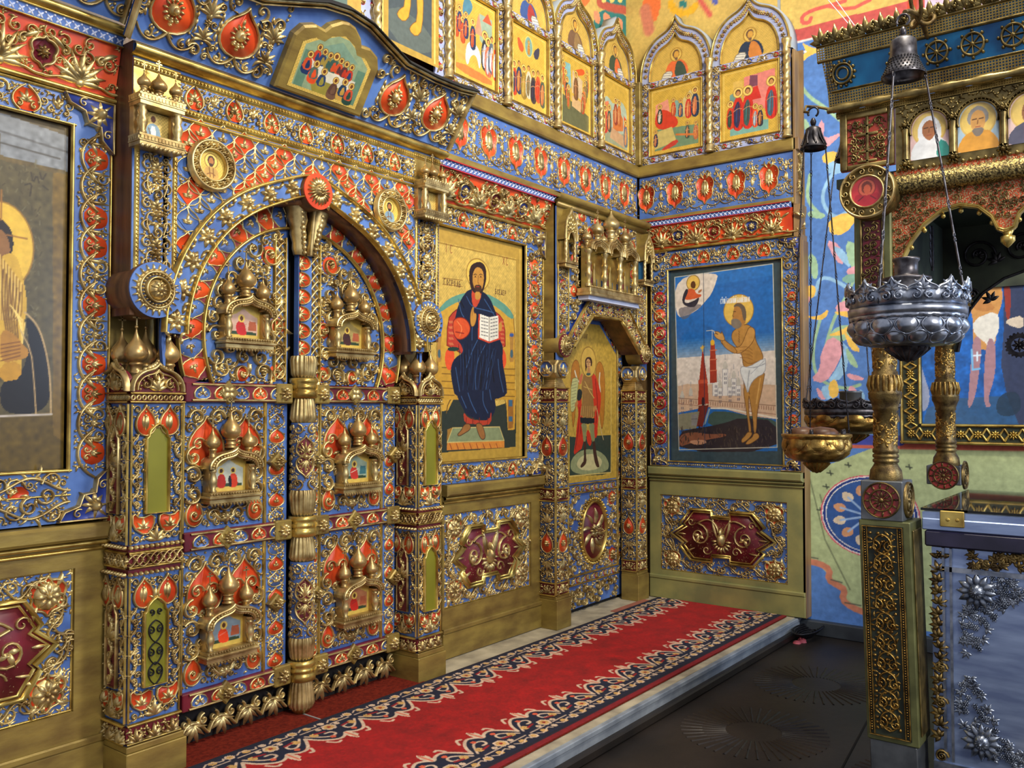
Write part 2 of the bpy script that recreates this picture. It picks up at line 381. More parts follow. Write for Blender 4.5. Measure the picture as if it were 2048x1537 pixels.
def quatre(cx, cz, w, h):
    'lobed cartouche'
    P = [(0, .52), (.07, .38), (.26, .38), (.47, .22), (.44, .04), (.37, -.04), (.42, -.16), (.30, -.32), (.09, -.36), (0, -.52)]
    R = [(x*w, z*h) for x, z in P]; Lf = [(-x, z) for x, z in R[::-1]][1:-1]; Q = rounded(np.array(R + Lf), 2); return Q + (cx, cz)

def U_frieze(w, h):
    'frieze unit: lobed orange cartouche with a bulb cluster, then a slim baluster between scrolls'
    o = Orn(); g = o['gold']; c = quatre(0, 0, w*.64, h*.84); patch(o['orange'], c); ridge(g, loopz(c), .004, .009)
    lathe_bulb(g, (0, h*.02), w*.11, h*.36); palm(g, (0, -h*.02), -pi/2, h*.2, 7, 2.6, .2, .02, 0.3)
    for s in (-1, 1):
        for k in range(3): dome(g, (s*w*.2, h*(.16 - .14*k)), .005, .007)
        leaf(g, (s*w*.03, h*.26), pi/2 - s*1.0, w*.26, .009, .016, bend=s*1.2); leaf(g, (s*w*.05, h*.30), pi/2 - s*.6, w*.22, .008, .014, bend=-s*1.3)
    x = w/2
    lathe_bulb(g, (x, -h*.02), w*.05, h*.22); lathe_bulb(g, (x, h*.2), w*.04, h*.14); palm(g, (x, h*.24), pi/2, h*.17, 3, 1.8, .2, .012)
    palm(g, (x, -h*.16), -pi/2, h*.12, 3, 1.6, .2, .012)
    for s in (-1, 1):
        cc = (x + s*w*.13, -h*.3); ridge(g, spiral(cc, h*.10, pi/2 + s*.4, s*1.1), .005, .012, .003); dome(g, cc, .008, .014)
        ridge(g, bez((x, -h*.36), (x + s*w*.1, -h*.5), (x + s*w*.25, -h*.47), (x + s*w*.42, -h*.40)), .004, .010)
        cc = (x + s*w*.15, h*.33); ridge(g, spiral(cc, h*.085, -pi/2 - s*.3, -s*1.0), .0045, .010, .003); dome(g, cc, .007, .012)
        leaf(g, (x + s*w*.1, h*.14), pi/2 - s*1.2, h*.16, .007, .012, bend=s*1.5)
    return o
def lathe_bulb(g, p, r, L, h=None):
    h = h or r*.9
    for k, q in enumerate((-1, 0, 1)): leaf(g, (p[0] + q*r*.5, p[1] + L*.45), -pi/2 + q*.12, L*(1 - .12*abs(q)), r*(.62), h*(1 - .35*abs(q)), bend=-q*.25, n=7)
    dome(g, (p[0], p[1] + L*.47), r*.5, h*.6)
def U_kokosh(w, h):
    'unit of the big gable: orange teardrop with an egg jewel, palmette stalk between, scrolls above and below'
    o = Orn(); g = o['gold']; c = ogee(0, .02*h, w*.62, h*.66); patch(o['orange'], c); ridge(g, loopz(c), .006, .014)
    dome(g, (0, -h*.02), w*.085, .03, h*.085, seg=12); dome(g, (0, -h*.02), w*.05, .045, h*.055, seg=10)
    for k in range(12): a = k*pi/6; leaf(g, (w*.085*cos(a), -h*.02 + h*.085*sin(a)), a, w*.07, .008, .02, n=4)
    for s in (-1, 0, 1): dome(g, (s*w*.07, -h*(.16 - .02*abs(s))), .011, .022)
    dome(g, (0, -h*.2), .009, .018); lathe_bulb(g, (0, h*.14), .008, h*.1)
    for s in (-1, 1):
        for k in range(4): leaf(g, (s*w*(.33 - .01*k), h*(-.2 + .09*k)), pi/2 - s*.5, h*.11, .008, .014, bend=s*.7, n=5)
        cc = (s*w*.2, h*.36); ridge(g, spiral(cc, h*.12, -pi/2 + s*.2, s*1.2), .006, .016, .003); dome(g, cc, .012, .018)
        ridge(g, bez((0, -h*.3), (s*w*.12, -h*.5), (s*w*.3, -h*.5), (s*w*.42, -h*.3)), .007, .016, .004)
        cc = (s*w*.24, -h*.38); ridge(g, spiral(cc, h*.065, pi/2, s*1.1), .005, .013, .003); dome(g, cc, .008, .014)
    x = w/2
    palm(g, (x, h*.08), pi/2, h*.26, 7, 2.4, .15, .018); lathe_bulb(g, (x, h*.06), w*.05, h*.12); palm(g, (x, -h*.22), pi/2, h*.2, 5, 2.4, .17, .016)
    ridge(g, [(x, -h*.22), (x, h*.08)], .004, .01); rosette(g, (x, -h*.02), w*.06, 7, .012)
    for s in (-1, 1): leaf(g, (x, -h*.24), pi/2 - s*1.3, h*.2, .011, .016, bend=-s*1.6)
    return o
def U_cornice(w, h):
    'cornice unit: acanthus palmette and a blue or red shield with a flower, joined by leafy scrolls'
    o = Orn(); g = o['gold']
    palm(g, (0, -h*.38), pi/2, h*.72, 9, 2.7, .12, .026, .5); palm(g, (0, -h*.3), pi/2, h*.4, 5, 1.6, .16, .036); dome(g, (0, -h*.38), .02, .02)
    x = w/2
    for s in (-1, 1):
        leaf(g, (x + s*w*.05, h*.36), (-.35 if s > 0 else pi + .35), w*.3, h*.07, .02, bend=-s*.5)
        cc = (x + s*w*.26, h*.14); ridge(g, spiral(cc, h*.11, pi/2 + s*.2, -s*1.1), .007, .018, .004); dome(g, cc, .012, .02)
        ridge(g, bez((x, -h*.42), (x + s*w*.14, -h*.46), (x + s*w*.2, -h*.3), (x + s*w*.34, -h*.38)), .008, .018, .004)
        leaf(g, (x + s*w*.24, -h*.3), pi/2 - s*1.1, h*.26, .012, .02, bend=s*1.2)
        dome(g, (x + s*w*.12, -h*.34), .009, .014)
    return o
def U_shield(w, h, key):
    o = Orn(); P = quatre(0, 0, w, h); patch(o[key], P, .003); g = o['gold']; ridge(g, loopz(P), .007, .018); rosette(g, (0, 0), w*.26, 8, .02, .4, y=.003)
    dome(g, (0, 0), w*.15, .038, seg=10); return o
def strip_cornice(o, L, h, keys=('blue_deep', 'maroon'), n=None, start=0):
    n = n or max(1, round(L/(h*1.5))); w = L/n; u = U_cornice(w, h); S1 = [U_shield(w*.36, h*.62, k) for k in keys]
    for k in range(n): o.put(u, x=w*(k+.5) - w*0, z=0) ; o.put(S1[(k+start) % len(keys)], x=w*(k+1) if k < n-1 else w*(k+.999), z=0) if k < n-1 else None
    return o
def U_arabesque(w, h, key='orange'):
    'band unit: key-coloured trefoil with spirals, alternating with a lily'
    o = Orn(); g = o['gold']; P = rounded([(0, h*.42), (w*.2, h*.1), (w*.24, -h*.25), (w*.1, -h*.42), (-w*.1, -h*.42), (-w*.24, -h*.25), (-w*.2, h*.1)], 1); patch(o[key], P)
    ridge(g, bez((-w*.02, h*.44), (-w*.22, h*.15), (-w*.3, -h*.2), (-w*.1, -h*.44)), .0045, .012); ridge(g, bez((w*.02, h*.44), (w*.22, h*.15), (w*.3, -h*.2), (w*.1, -h*.44)), .0045, .012)
    palm(g, (0, -h*.12), pi/2, h*.42, 5, 2.2, .17, .02)
    for s in (-1, 1):
        cc = (s*w*.11, -h*.24); ridge(g, spiral(cc, h*.12, pi/2, s*1.1, n=12), .0045, .014, .003); dome(g, cc, .007, .016)
        cc = (w/2 + s*w*.12, -h*.2); ridge(g, spiral(cc, h*.13, pi/2, -s*1.1, n=12), .0045, .014, .003); dome(g, cc, .007, .016)
        leaf(g, (w/2, h*.0), pi/2 - s*1.1, h*.34, .009, .015, bend=s*1.2)
    palm(g, (w/2, -h*.02), pi/2, h*.4, 3, 1.1, .2, .018); dome(g, (w/2, -h*.02), .011, .018); dome(g, (w/2, -h*.4), .009, .014); dome(g, (w*.25, h*.3), .006, .012); dome(g, (-w*.25, h*.3), .006, .012)
    return o
def strip_units(o, u, L, n, z=0, half=True):
    w = L/n
    for k in range(n): o.put(u, x=w*(k + (.25 if half else .5)), z=z)
    return o
def U_link(w, h, key=None):
    'lattice of interlaced rings with a bead in each'
    o = Orn(); g = o['gold']
    for s in (-1, 1): ridge(g, bez((-w/2, -s*h*.46), (-w*.1, -s*h*.46), (w*.1, s*h*.46), (w/2, s*h*.46), n=9), .0036, .013); 
    for s in (-1, 1): ridge(g, bez((-w/2, s*h*.1), (-w*.2, s*h*.5), (w*.2, s*h*.5), (w/2, s*h*.1), n=9), .003, .01)
    dome(g, (0, 0), h*.16, .02); dome(g, (w/2, 0), h*.13, .016)
    return o
def U_scale(w, h, key, dia=False):
    'ogee cell with a small flower'
    o = Orn(); P = ogee(0, 0, w*1.08, h*1.0, n=6); patch(o[key], [(0, h*.5), (w*.5, 0), (0, -h*.5), (-w*.5, 0)] if dia else P, .002 if key != 'blue' else .001); g = o['gold']; ridge(g, loopz(P), .0032, .008, sec=3)
    palm(g, (0, -h*.16), pi/2, h*.36, 3, 1.9, .24, .013); dome(g, (0, -h*.14), h*.08, .014)
    for s in (-1, 1): leaf(g, (0, -h*.16), pi/2 - s*1.9, h*.22, h*.05, .01, bend=s)
    return o
def U_flower(r):
    o = G(); rosette(o, (0, 0), r, 7, .022, .36); palm(o, (0, 0), pi/2, r*1.2, 3, 2.0, .2, .016); palm(o, (0, 0), -pi/2, r*1.2, 3, 2.0, .2, .016); dome(o, (0, 0), r*.3, .034); return o
def U_roundel(r, key='orange', white=False):
    o = Orn(); a = np.linspace(0, 2*pi, 15)[:-1]; P = np.c_[r*np.cos(a), r*np.sin(a)]; patch(o[key], P); g = o['gold']; ridge(g, spiral((0, 0), r, pi/2, 1.35, .2, 18), r*.09, .013, r*.06)
    palm(g, (0, 0), -2.2, r*.72, 3, 2.2, .26, .018); leaf(g, (0, 0), .8, r*.6, r*.14, .015, bend=1); return o
def strip_roundels(o, L, h, n, keys=('orange',), amp=None, phase=0):
    'vine with a coloured roundel in every coil, along x'
    P = L/n; t = np.linspace(0, L, 10*n+1); g = o['gold']; ridge(g, np.c_[t, h*.42*np.cos(pi*t/P + phase*pi)], h*.045, .013)
    r = min(P*.40, h*.40); us = {k: U_roundel(r, k) for k in set(keys) if k}
    pl = G(); ridge(pl, spiral((0, 0), r, pi/2, 1.35, .2, 16), r*.09, .013, r*.06); palm(pl, (0, 0), -2.2, r*.8, 3, 2.4, .24, .018)
    for k in range(n):
        key = keys[k % len(keys)]; s = 1 if (k+phase) % 2 == 0 else -1
        (o.put(us[key], x=P*(k+.5), z=0, sz=s, sx=1) if key else o['gold'].put(pl, x=P*(k+.5), z=0, sx=1, sz=s))
        leaf(g, (P*(k+.06), s*h*.34), s*.3, P*.34, h*.06, .013, bend=-s*1.4); leaf(g, (P*(k+.94), s*h*.30), pi - s*.2, P*.26, h*.05, .012, bend=s*1.4)
    return o
def strip_arcs(o, L, h, n, keys=('orange', None, 'orange', 'orange', None)):
    'arcs along the lower edge with a three-lobed leaf standing in each (left frame); along x, v up'
    P = L/n; g = o['gold']
    for k in range(n):
        x = P*k; ridge(g, bez((x - P*.3, h*.12), (x + P*.1, -h*.55), (x + P*.9, -h*.55), (x + P*1.3, h*.12), n=12), h*.045, .014)
        if keys[k % len(keys)]: patch(o[keys[k % len(keys)]], rounded([(x+P*.5, -h*.34), (x+P*.92, -h*.05), (x+P*.8, h*.38), (x+P*.5, h*.46), (x+P*.2, h*.38), (x+P*.08, -h*.05)], 1))
        palm(g, (x, -h*.1), pi/2, h*.58, 3, 1.5, .13, .018, .7); dome(g, (x, -h*.12), h*.06, .02)
        palm(g, (x + P*.5, h*.0), pi/2, h*.36, 3, .6, .2, .022)
        for s in (-1, 1): cc = (x + P*.5 + s*P*.14, -h*.12); ridge(g, spiral(cc, P*.13, pi/2 + s*.3, s*1.1, n=11), h*.03, .014, h*.02); dome(g, cc, h*.04, .015)
    return o
def backing(parent, x0, x1, z0, z1, m='blue', t=.012, y=0, name='backing'):
    g = G(); box(g, x0, x1, y, y + t, z0, z1); return g.build(name, m, parent, smooth=False)
def U_boss_flower(r, n=8):
    g = G(); dome(g, (0, 0), r, r*.35, seg=16)
    for k in range(n): leaf(g, (r*.22*cos(k*2*pi/n), r*.22*sin(k*2*pi/n)), k*2*pi/n, r*.72, r*.26, r*.28, n=6, y=r*.22)
    dome(g, (0, 0), r*.26, r*.66, seg=10); return g
def filler(g, x0, x1, z0, z1, step, w=.004, h=.012, seed=1):
    'dense all-over small scrolls for a field'
    r = random.Random(seed); nx = max(1, round((x1-x0)/step)); nz = max(1, round((z1-z0)/step)); dx = (x1-x0)/nx; dz = (z1-z0)/nz
    us = []
    for s in (1, -1):
        u = G(); q = step*.40; ridge(u, spiral((0, 0), q, -2.4, s*1.4, .15, 15), w, h, w*.6); palm(u, (0, 0), 1.0, q*.8, 3, 2.2, .24, h*1.3); leaf(u, (-q*.8, -q*.8), .3, q*.8, q*.2, h, bend=1.2*s); dome(u, (q*.95, q*.8*s), q*.14, h); us.append(u)
    for i in range(nx):
        for j in range(nz): g.put(us[(i+j) % 2], x=x0+dx*(i+.5), z=z0+dz*(j+.5), rot=(i*1.57 + j*3.1))
    return g
def keel(x0, x1, z0, z1, n=10):
    'keel arch from (x0,z0) over the top (mid,z1) to (x1,z0)'
    c = (x0+x1)/2; w = (x1-x0)/2; H = z1-z0
    L = np.concatenate([bez((-w, 0), (-w*1.02, H*.42), (-w*.75, H*.66), (-w*.42, H*.74), n=n), bez((-w*.42, H*.74), (-w*.2, H*.79), (-w*.08, H*.86), (0, H), n=n)[1:]])
    R = L[::-1].copy(); R[:, 0] *= -1; P = np.concatenate([L, R[1:]]); return P + (c, z0)
def band_between(g, A, B, y0, y1):
    'solid strip whose front face runs between polylines A and B (same count)'
    A = np.asarray(A); B = np.asarray(B); n = len(A); V = []
    for P, y in ((A, y0), (A, y1), (B, y1), (B, y0)): V.append(np.c_[P[:, 0], np.full(n, y), P[:, 1]])
    I = np.arange(4*n).reshape(4, n); Q = []
    for k in range(4): a, b = I[k], I[(k+1) % 4]; Q.append(np.stack([a[:-1], a[1:], b[1:], b[:-1]], -1))
    return g.add(np.concatenate(V), np.concatenate(Q))
def cross(g, x, z, H, y=0, t=.004):
    box(g, x-t*.8, x+t*.8, y-t*.6, y+t*.6, z, z+H); box(g, x-H*.3, x+H*.3, y-t*.6, y+t*.6, z+H*.58, z+H*.70); box(g, x-H*.16, x+H*.16, y-t*.6, y+t*.6, z+H*.82, z+H*.9)
def onion(parent, x, z, R, H, y=0, drumh=None, m='bronze', name='dome', seg=20, xh=None):
    'onion dome on a ribbed drum, cross as its child'
    d = drumh if drumh is not None else R*1.1; g = G()
    lathe(g, [(0.001, 0), (R*.62, 0), (R*.62, d*.12), (R*.5, d*.16), (R*.5, d*.34), (R*.56, d*.38), (R*.56, d*.46), (R*.48, d*.5), (R*.48, d*.8), (R*.6, d*.86), (R*.6, d*.94), (R*.5, d)], x, y, z, 14)
    lathe(g, [(R*.5, 0), (R*.82, H*.09), (R*.98, H*.2), (R, H*.28), (R*.93, H*.38), (R*.74, H*.5), (R*.5, H*.6), (R*.3, H*.7), (R*.16, H*.82), (R*.08, H*.93), (R*.05, H), (R*.14, H*1.01), (R*.14, H*1.06), (0.001, H*1.09)], x, y, z+d, seg)
    o = g.build(name, m, parent); c = G(); cross(c, x, z+d+H*1.06, xh or R*1.3, y, R*.07); c.build('cross', 'gold', o, smooth=False); return o

# ---------------------------------------------------------------- raster painter for flat painted panels (colours become vertex colours of a fine grid)
class Paint:
    def __init__(s, w, h, ppm, base):
        s.w, s.h, s.ppm = w, h, ppm; s.W, s.H = int(w*ppm)+1, int(h*ppm)+1
        s.I = np.ones((s.H, s.W, 3))*np.asarray(base, float); s.map = lambda p: p
    def px(s, P):
        P = np.asarray([s.map(p) for p in P], float); return np.c_[P[:, 0]*s.ppm, P[:, 1]*s.ppm]
    def _mask(s, Q):
        x0, x1 = max(0, int(Q[:, 0].min())), min(s.W, int(Q[:, 0].max())+2); y0, y1 = max(0, int(Q[:, 1].min())), min(s.H, int(Q[:, 1].max())+2)
        if x1 <= x0 or y1 <= y0: return None
        X, Y = np.meshgrid(np.arange(x0, x1), np.arange(y0, y1)); M = np.zeros(X.shape, bool); n = len(Q)
        for i in range(n):
            a, b = Q[i], Q[(i+1) % n]
            if a[1] == b[1]: continue
            c = ((a[1] > Y) != (b[1] > Y)) & (X < (b[0]-a[0])*(Y-a[1])/(b[1]-a[1]) + a[0]); M ^= c
        return slice(y0, y1), slice(x0, x1), M
    def poly(s, P, col, k=2, alpha=1.0, edge=None):
        Q = s.px(P); Q = rounded(Q, k) if k else Q; r = s._mask(Q)
        if r is None: return s
        a, b, M = r; R = s.I[a, b]; R[M] = R[M]*(1-alpha) + np.asarray(col, float)*alpha
        if edge: s.stroke_px(np.r_[Q, Q[:1]], edge[0], edge[1])
        return s
    def ell(s, c, rx, rz, col, ring=None, alpha=1.0):
        cx, cz = s.map(c); a = np.linspace(0, 2*pi, 33)[:-1]; m = s.map; s.map = lambda p: p
        s.poly([(cx+rx*cos(t), cz+rz*sin(t)) for t in a], col, 0, alpha)
        if ring: s.line([(cx+rx*cos(t), cz+rz*sin(t)) for t in np.r_[a, 0]], ring, .0014 if rx < .04 else .003, 0)
        s.map = m; return s
    def stroke_px(s, Q, col, r):
        r = max(.5, r*s.ppm)
        for a, b in zip(Q[:-1], Q[1:]):
            x0, x1 = int(min(a[0], b[0])-r-1), int(max(a[0], b[0])+r+2); y0, y1 = int(min(a[1], b[1])-r-1), int(max(a[1], b[1])+r+2)
            x0, y0 = max(0, x0), max(0, y0); x1, y1 = min(s.W, x1), min(s.H, y1)
            if x1 <= x0 or y1 <= y0: continue
            X, Y = np.meshgrid(np.arange(x0, x1), np.arange(y0, y1)); d = b-a; L = max(1e-9, d@d)
            t = np.clip(((X-a[0])*d[0] + (Y-a[1])*d[1])/L, 0, 1); D = np.hypot(X-a[0]-t*d[0], Y-a[1]-t*d[1])
            A = np.clip(r + .5 - D, 0, 1)[..., None]; R = s.I[y0:y1, x0:x1]; R[:] = R*(1-A) + np.asarray(col, float)*A
    def line(s, P, col, r=.003, k=1):
        Q = s.px(P)
        if k and len(Q) > 2:
            for _ in range(k): M = [Q[0]]; [M.extend((a*.75+b*.25, a*.25+b*.75)) for a, b in zip(Q[:-1], Q[1:])]; M.append(Q[-1]); Q = np.array(M)
        s.stroke_px(Q, col, r); return s
    def noise(s, amp, cell=6, seed=0, box=None):
        r = np.random.default_rng(seed); n = r.normal(0, 1, (s.H//cell+3, s.W//cell+3)); yy = np.linspace(0, n.shape[0]-1.01, s.H); xx = np.linspace(0, n.shape[1]-1.01, s.W)
        y0 = yy.astype(int); x0 = xx.astype(int); fy = (yy-y0)[:, None]; fx = (xx-x0)[None]; v = (n[y0][:, x0]*(1-fy)*(1-fx) + n[y0+1][:, x0]*fy*(1-fx) + n[y0][:, x0+1]*(1-fy)*fx + n[y0+1][:, x0+1]*fy*fx)
        s.I *= (1 + amp*v)[..., None]; return s
    def brocade(s, amp=.08, period=.03, seed=0):
        Y, X = np.mgrid[0:s.H, 0:s.W]/s.ppm; v = np.sin(X*2*pi/period)*np.sin(Y*2*pi/period) ; s.I *= (1 + amp*np.sign(v)*np.abs(v)**.6)[..., None]; return s
    def text(s, rows, x, z, hgt, col, r=.002, cw=.5):
        'rows of strokes that read as old church lettering: each letter given as polyline list in a unit box'
        for j, row in enumerate(rows):
            cx = x
            for ch in row:
                for st in GLY.get(ch, []): s.line([(cx + a*hgt*cw, z - j*hgt*1.4 + b*hgt) for a, b in st], col, r, 0)
                cx += hgt*cw*(1.36 if ch != ' ' else .8)
        return s
    def build(s, name, m, parent, y=0.0, mask=None, fn=None):
        'vertex grid standing in the xz plane, origin at the lower left corner'
        H, W = s.H, s.W; X, Z = np.meshgrid(np.arange(W)/s.ppm, np.arange(H)/s.ppm)
        V = np.stack([X, np.full(X.shape, y), Z], -1).reshape(-1, 3); I = np.arange(H*W).reshape(H, W)
        Q = np.stack([I[:-1, :-1], I[:-1, 1:], I[1:, 1:], I[1:, :-1]], -1).reshape(-1, 4)
        C = lin(np.clip(s.I, 0, 255)).reshape(-1, 3)
        if mask is not None:
            keep = mask(V[Q].mean(1)[:, 0], V[Q].mean(1)[:, 2]); Q = Q[keep]; used = np.unique(Q); re = np.zeros(len(V), np.int64); re[used] = np.arange(len(used)); Q = re[Q]; V = V[used]; C = C[used]
        if fn: V = fn(V)
        g = G(); g.add(V, Q); o = g.build(name, m, parent, smooth=True)
        a = o.data.color_attributes.new('paint', 'FLOAT_COLOR', 'POINT'); a.data.foreach_set('color', np.c_[C, np.ones(len(C))].astype(np.float32).ravel()); return o
GLY = {'I': [[(0, 0), (0, 1)]], 'C': [[(.8, .9), (.3, 1), (0, .5), (.3, 0), (.8, .1)]], 'X': [[(0, 0), (.8, 1)], [(0, 1), (.8, 0)]], 'T': [[(.4, 0), (.4, 1)], [(0, 1), (.8, 1)]],
 'H': [[(0, 0), (0, 1)], [(.8, 0), (.8, 1)], [(0, .5), (.8, .5)]], 'N': [[(0, 0), (0, 1), (.8, 0), (.8, 1)]], 'O': [[(.4, 0), (0, .5), (.4, 1), (.8, .5), (.4, 0)]], 'A': [[(0, 0), (.4, 1), (.8, 0)], [(.2, .4), (.6, .4)]],
 'G': [[(0, 0), (0, 1), (.7, 1)]], 'P': [[(0, 0), (0, 1), (.7, .9), (.7, .5), (0, .45)]], 'D': [[(0, 0), (.15, .1), (.4, 1), (.7, .1), (.85, 0)], [(0, .1), (.85, .1)]], 'B': [[(0, 0), (0, 1), (.6, 1)], [(0, .55), (.7, .5), (.7, .05), (0, 0)]],
 'E': [[(.7, 1), (0, 1), (0, 0), (.7, 0)], [(0, .5), (.6, .5)]], 'L': [[(0, 0), (.4, 1), (.8, 0)]], 'M': [[(0, 0), (0, 1), (.4, .3), (.8, 1), (.8, 0)]], 'K': [[(0, 0), (0, 1)], [(.8, 1), (0, .5), (.8, 0)]], 'Y': [[(0, 1), (.4, .4)], [(.8, 1), (.2, 0)]],
 'W': [[(.2, 0), (0, .5), (.2, 1)], [(.2, 0), (.4, .5), (.6, 0)], [(.6, 0), (.8, .5), (.6, 1)]], '~': [[(0, 1.2), (.3, 1.4), (.6, 1.2)]], 'i': [[(0, 0), (0, 1)], [(0, 1), (.6, 0)], [(.6, 0), (.6, 1)]]}
def eyept(p, Y=None, Xp=None):
    'a sighting taken from the photograph, carried to the wall plane it lies on'
    F = np.array([sin(YAW)*cos(PITCH), cos(YAW)*cos(PITCH), sin(PITCH)]); R = np.array([cos(YAW), -sin(YAW), 0]); U = np.cross(R, F)
    d = F + R*(p[0]-1024)/FPX - U*(p[1]-768.5)/FPX
    t = Y/d[1] if Y is not None else Xp/d[0]; return np.array([0, 0, CAMZ]) + d*t
def trace_map(ox, oz, scale=1, cx=0, cy=0, Y=None, Xp=None):
    def f(p):
        q = eyept((cx + p[0]/scale, cy + p[1]/scale), Y, Xp)
        return (q[0]-ox, q[2]-oz) if Y is not None else (ox - q[1], q[2]-oz)
    return f

# ---------------------------------------------------------------- the setting
YW, XR, XW, ZF = 3.50, 6.25, 6.36, -0.12
def struct(g, name, m, **k): o = g.build(name, m, None, smooth=False); tag(o, kind='structure'); return o
g = G(); box(g, 0.6, 6.6, 3.66, 3.8, -0.2, 5.2); struct(g, 'wall_back', 'wood_dark')
g = G(); box(g, 0.2, 6.6, 2.215, 3.7, -0.2, 0.0); struct(g, 'floor', 'stone_light')
g = G(); box(g, 0.6, 6.4, 2.19, 2.216, -0.03, -0.004, .004); box(g, .6, 6.4, 2.198, 2.216, -.12, -.03); struct(g, 'trim_1', 'stone_grey')
# cast floor plates of the lower aisle, each cast in relief with sun-ray rosettes
g = G(); box(g, -1.0, 6.4, -3.0, 2.2, -0.2, ZF); struct(g, 'floor_lower', 'iron_floor')
g = G()
for cx, cy, r in ((3.3, 1.62, .34), (4.25, 1.72, .36), (2.5, 1.3, .34), (5.2, 1.72, .36), (3.3, .85, .34), (4.1, .9, .3)):
    for k in range(44):
        a = k*2*pi/44; P = [(cx + q*cos(a), cy + q*sin(a)) for q in (r*.38, r*.7, r)]
        for q in range(2):
            (x0, y0), (x1, y1) = P[q], P[q+1]; n = np.array([-sin(a), cos(a)])*.004
            V = [(x0-n[0], y0-n[1], ZF), (x0, y0, ZF+.004), (x0+n[0], y0+n[1], ZF), (x1-2*n[0], y1-2*n[1], ZF), (x1, y1, ZF+.004), (x1+2*n[0], y1+2*n[1], ZF)]
            g.add(V, [(0, 1, 4, 3), (1, 2, 5, 4)])
o = struct(g, 'floor_relief', 'iron_floor')
g = G()
for x, y, x2, y2 in ((2.2, 1.02, 6.0, 1.45), (3.72, 0.3, 3.72, 0.6)): ridge_pts = np.array([(x, y), (x2, y2)]); tube(g, [(x, y, ZF-.004), (x2, y2, ZF-.004)], .008, 6)
struct(g, 'floor_joint', 'black_gap')
g = G(); box(g, 6.30, XW+.02, 0.2, 2.22, ZF, ZF+.10, .006); struct(g, 'baseboard_right', 'stone_plinth')

# ---- murals: the right wall (x = XW plane, seen left to right as y falls), vault behind the upper tier
wy0, wz0, ww, wh = 2.32, ZF, 1.72, 5.3
p = Paint(ww, wh, 180, (84, 128, 196)); p.noise(.04, 20, 1)
M = trace_map(wy0, wz0, 1, 0, 0, Xp=XW); p.map = M
YEL, RED, SAGE = (214, 182, 98), (196, 84, 78), (176, 190, 140)
p.poly([(1560, -300), (2300, -300), (2300, -100), (1845, 0), (1580, 62), (1560, 66)], YEL, 0)
p.poly([(1560, 66), (1580, 62), (1845, -5), (2300, -110), (2300, -80), (1845, 22), (1580, 88), (1560, 92)], RED, 0)
p.line([(1560, 93), (1845, 23), (2300, -80)], (230, 220, 210), .008, 0)
p.line([(1820, 60), (1830, -60)], (190, 70, 40), .03, 0); 
p.poly([(1850, -120), (2300, -240), (2300, 60), (1850, 60)], (214, 190, 214), 0)
p.line([(1690, 2), (1655, 12), (1625, 20), (1604, 32), (1604, 46), (1618, 46), (1622, 36)], (214, 96, 84), .014); p.line([(1655, 12), (1700, 20), (1740, 0)], (214, 96, 84), .013)
# floral painting on blue, traced stems, tulips and petals
G1, G2, YL, PK, LB = (160, 196, 160), (130, 176, 160), (240, 196, 92), (226, 164, 176), (150, 196, 232)
for st, c, r in (([(1600, 110), (1592, 150), (1612, 190), (1650, 215), (1680, 240)], G1, .02), ([(1655, 105), (1690, 70), (1730, 60), (1790, 62), (1800, 90)], G1, .02), ([(1690, 330), (1660, 350), (1640, 400), (1668, 440), (1700, 420)], LB, .02),
   ([(1620, 350), (1612, 400), (1640, 430)], G1, .02), ([(1645, 720), (1665, 640), (1700, 580), (1715, 540), (1700, 500)], G1, .018), ([(1630, 590), (1640, 550), (1690, 570), (1700, 590)], LB, .02), ([(1640, 640), (1624, 700), (1632, 760), (1690, 780), (1720, 770)], G1, .018)):
    p.line(st, c, r*.62, 2)
def tulip(cx, cy, s, c1, c2):
    p.poly([(cx-s, cy-s*.9), (cx-s*.2, cy-s*.3), (cx+s*.9, cy-s*.1), (cx+s*.9, cy+s*.25), (cx-s*.1, cy+s*.5), (cx-s*.9, cy+s*1.3), (cx-s*.8, cy+s*.5), (cx-s*.5, cy+s*.1)], c1); p.poly([(cx-s*1.1, cy+s*.2), (cx-s*.5, cy), (cx-s*.4, cy+s*.3)], c2)
tulip(1622, 100, 20, YL, (230, 230, 240)); tulip(1698, 75, 14, (220, 170, 130), YL)
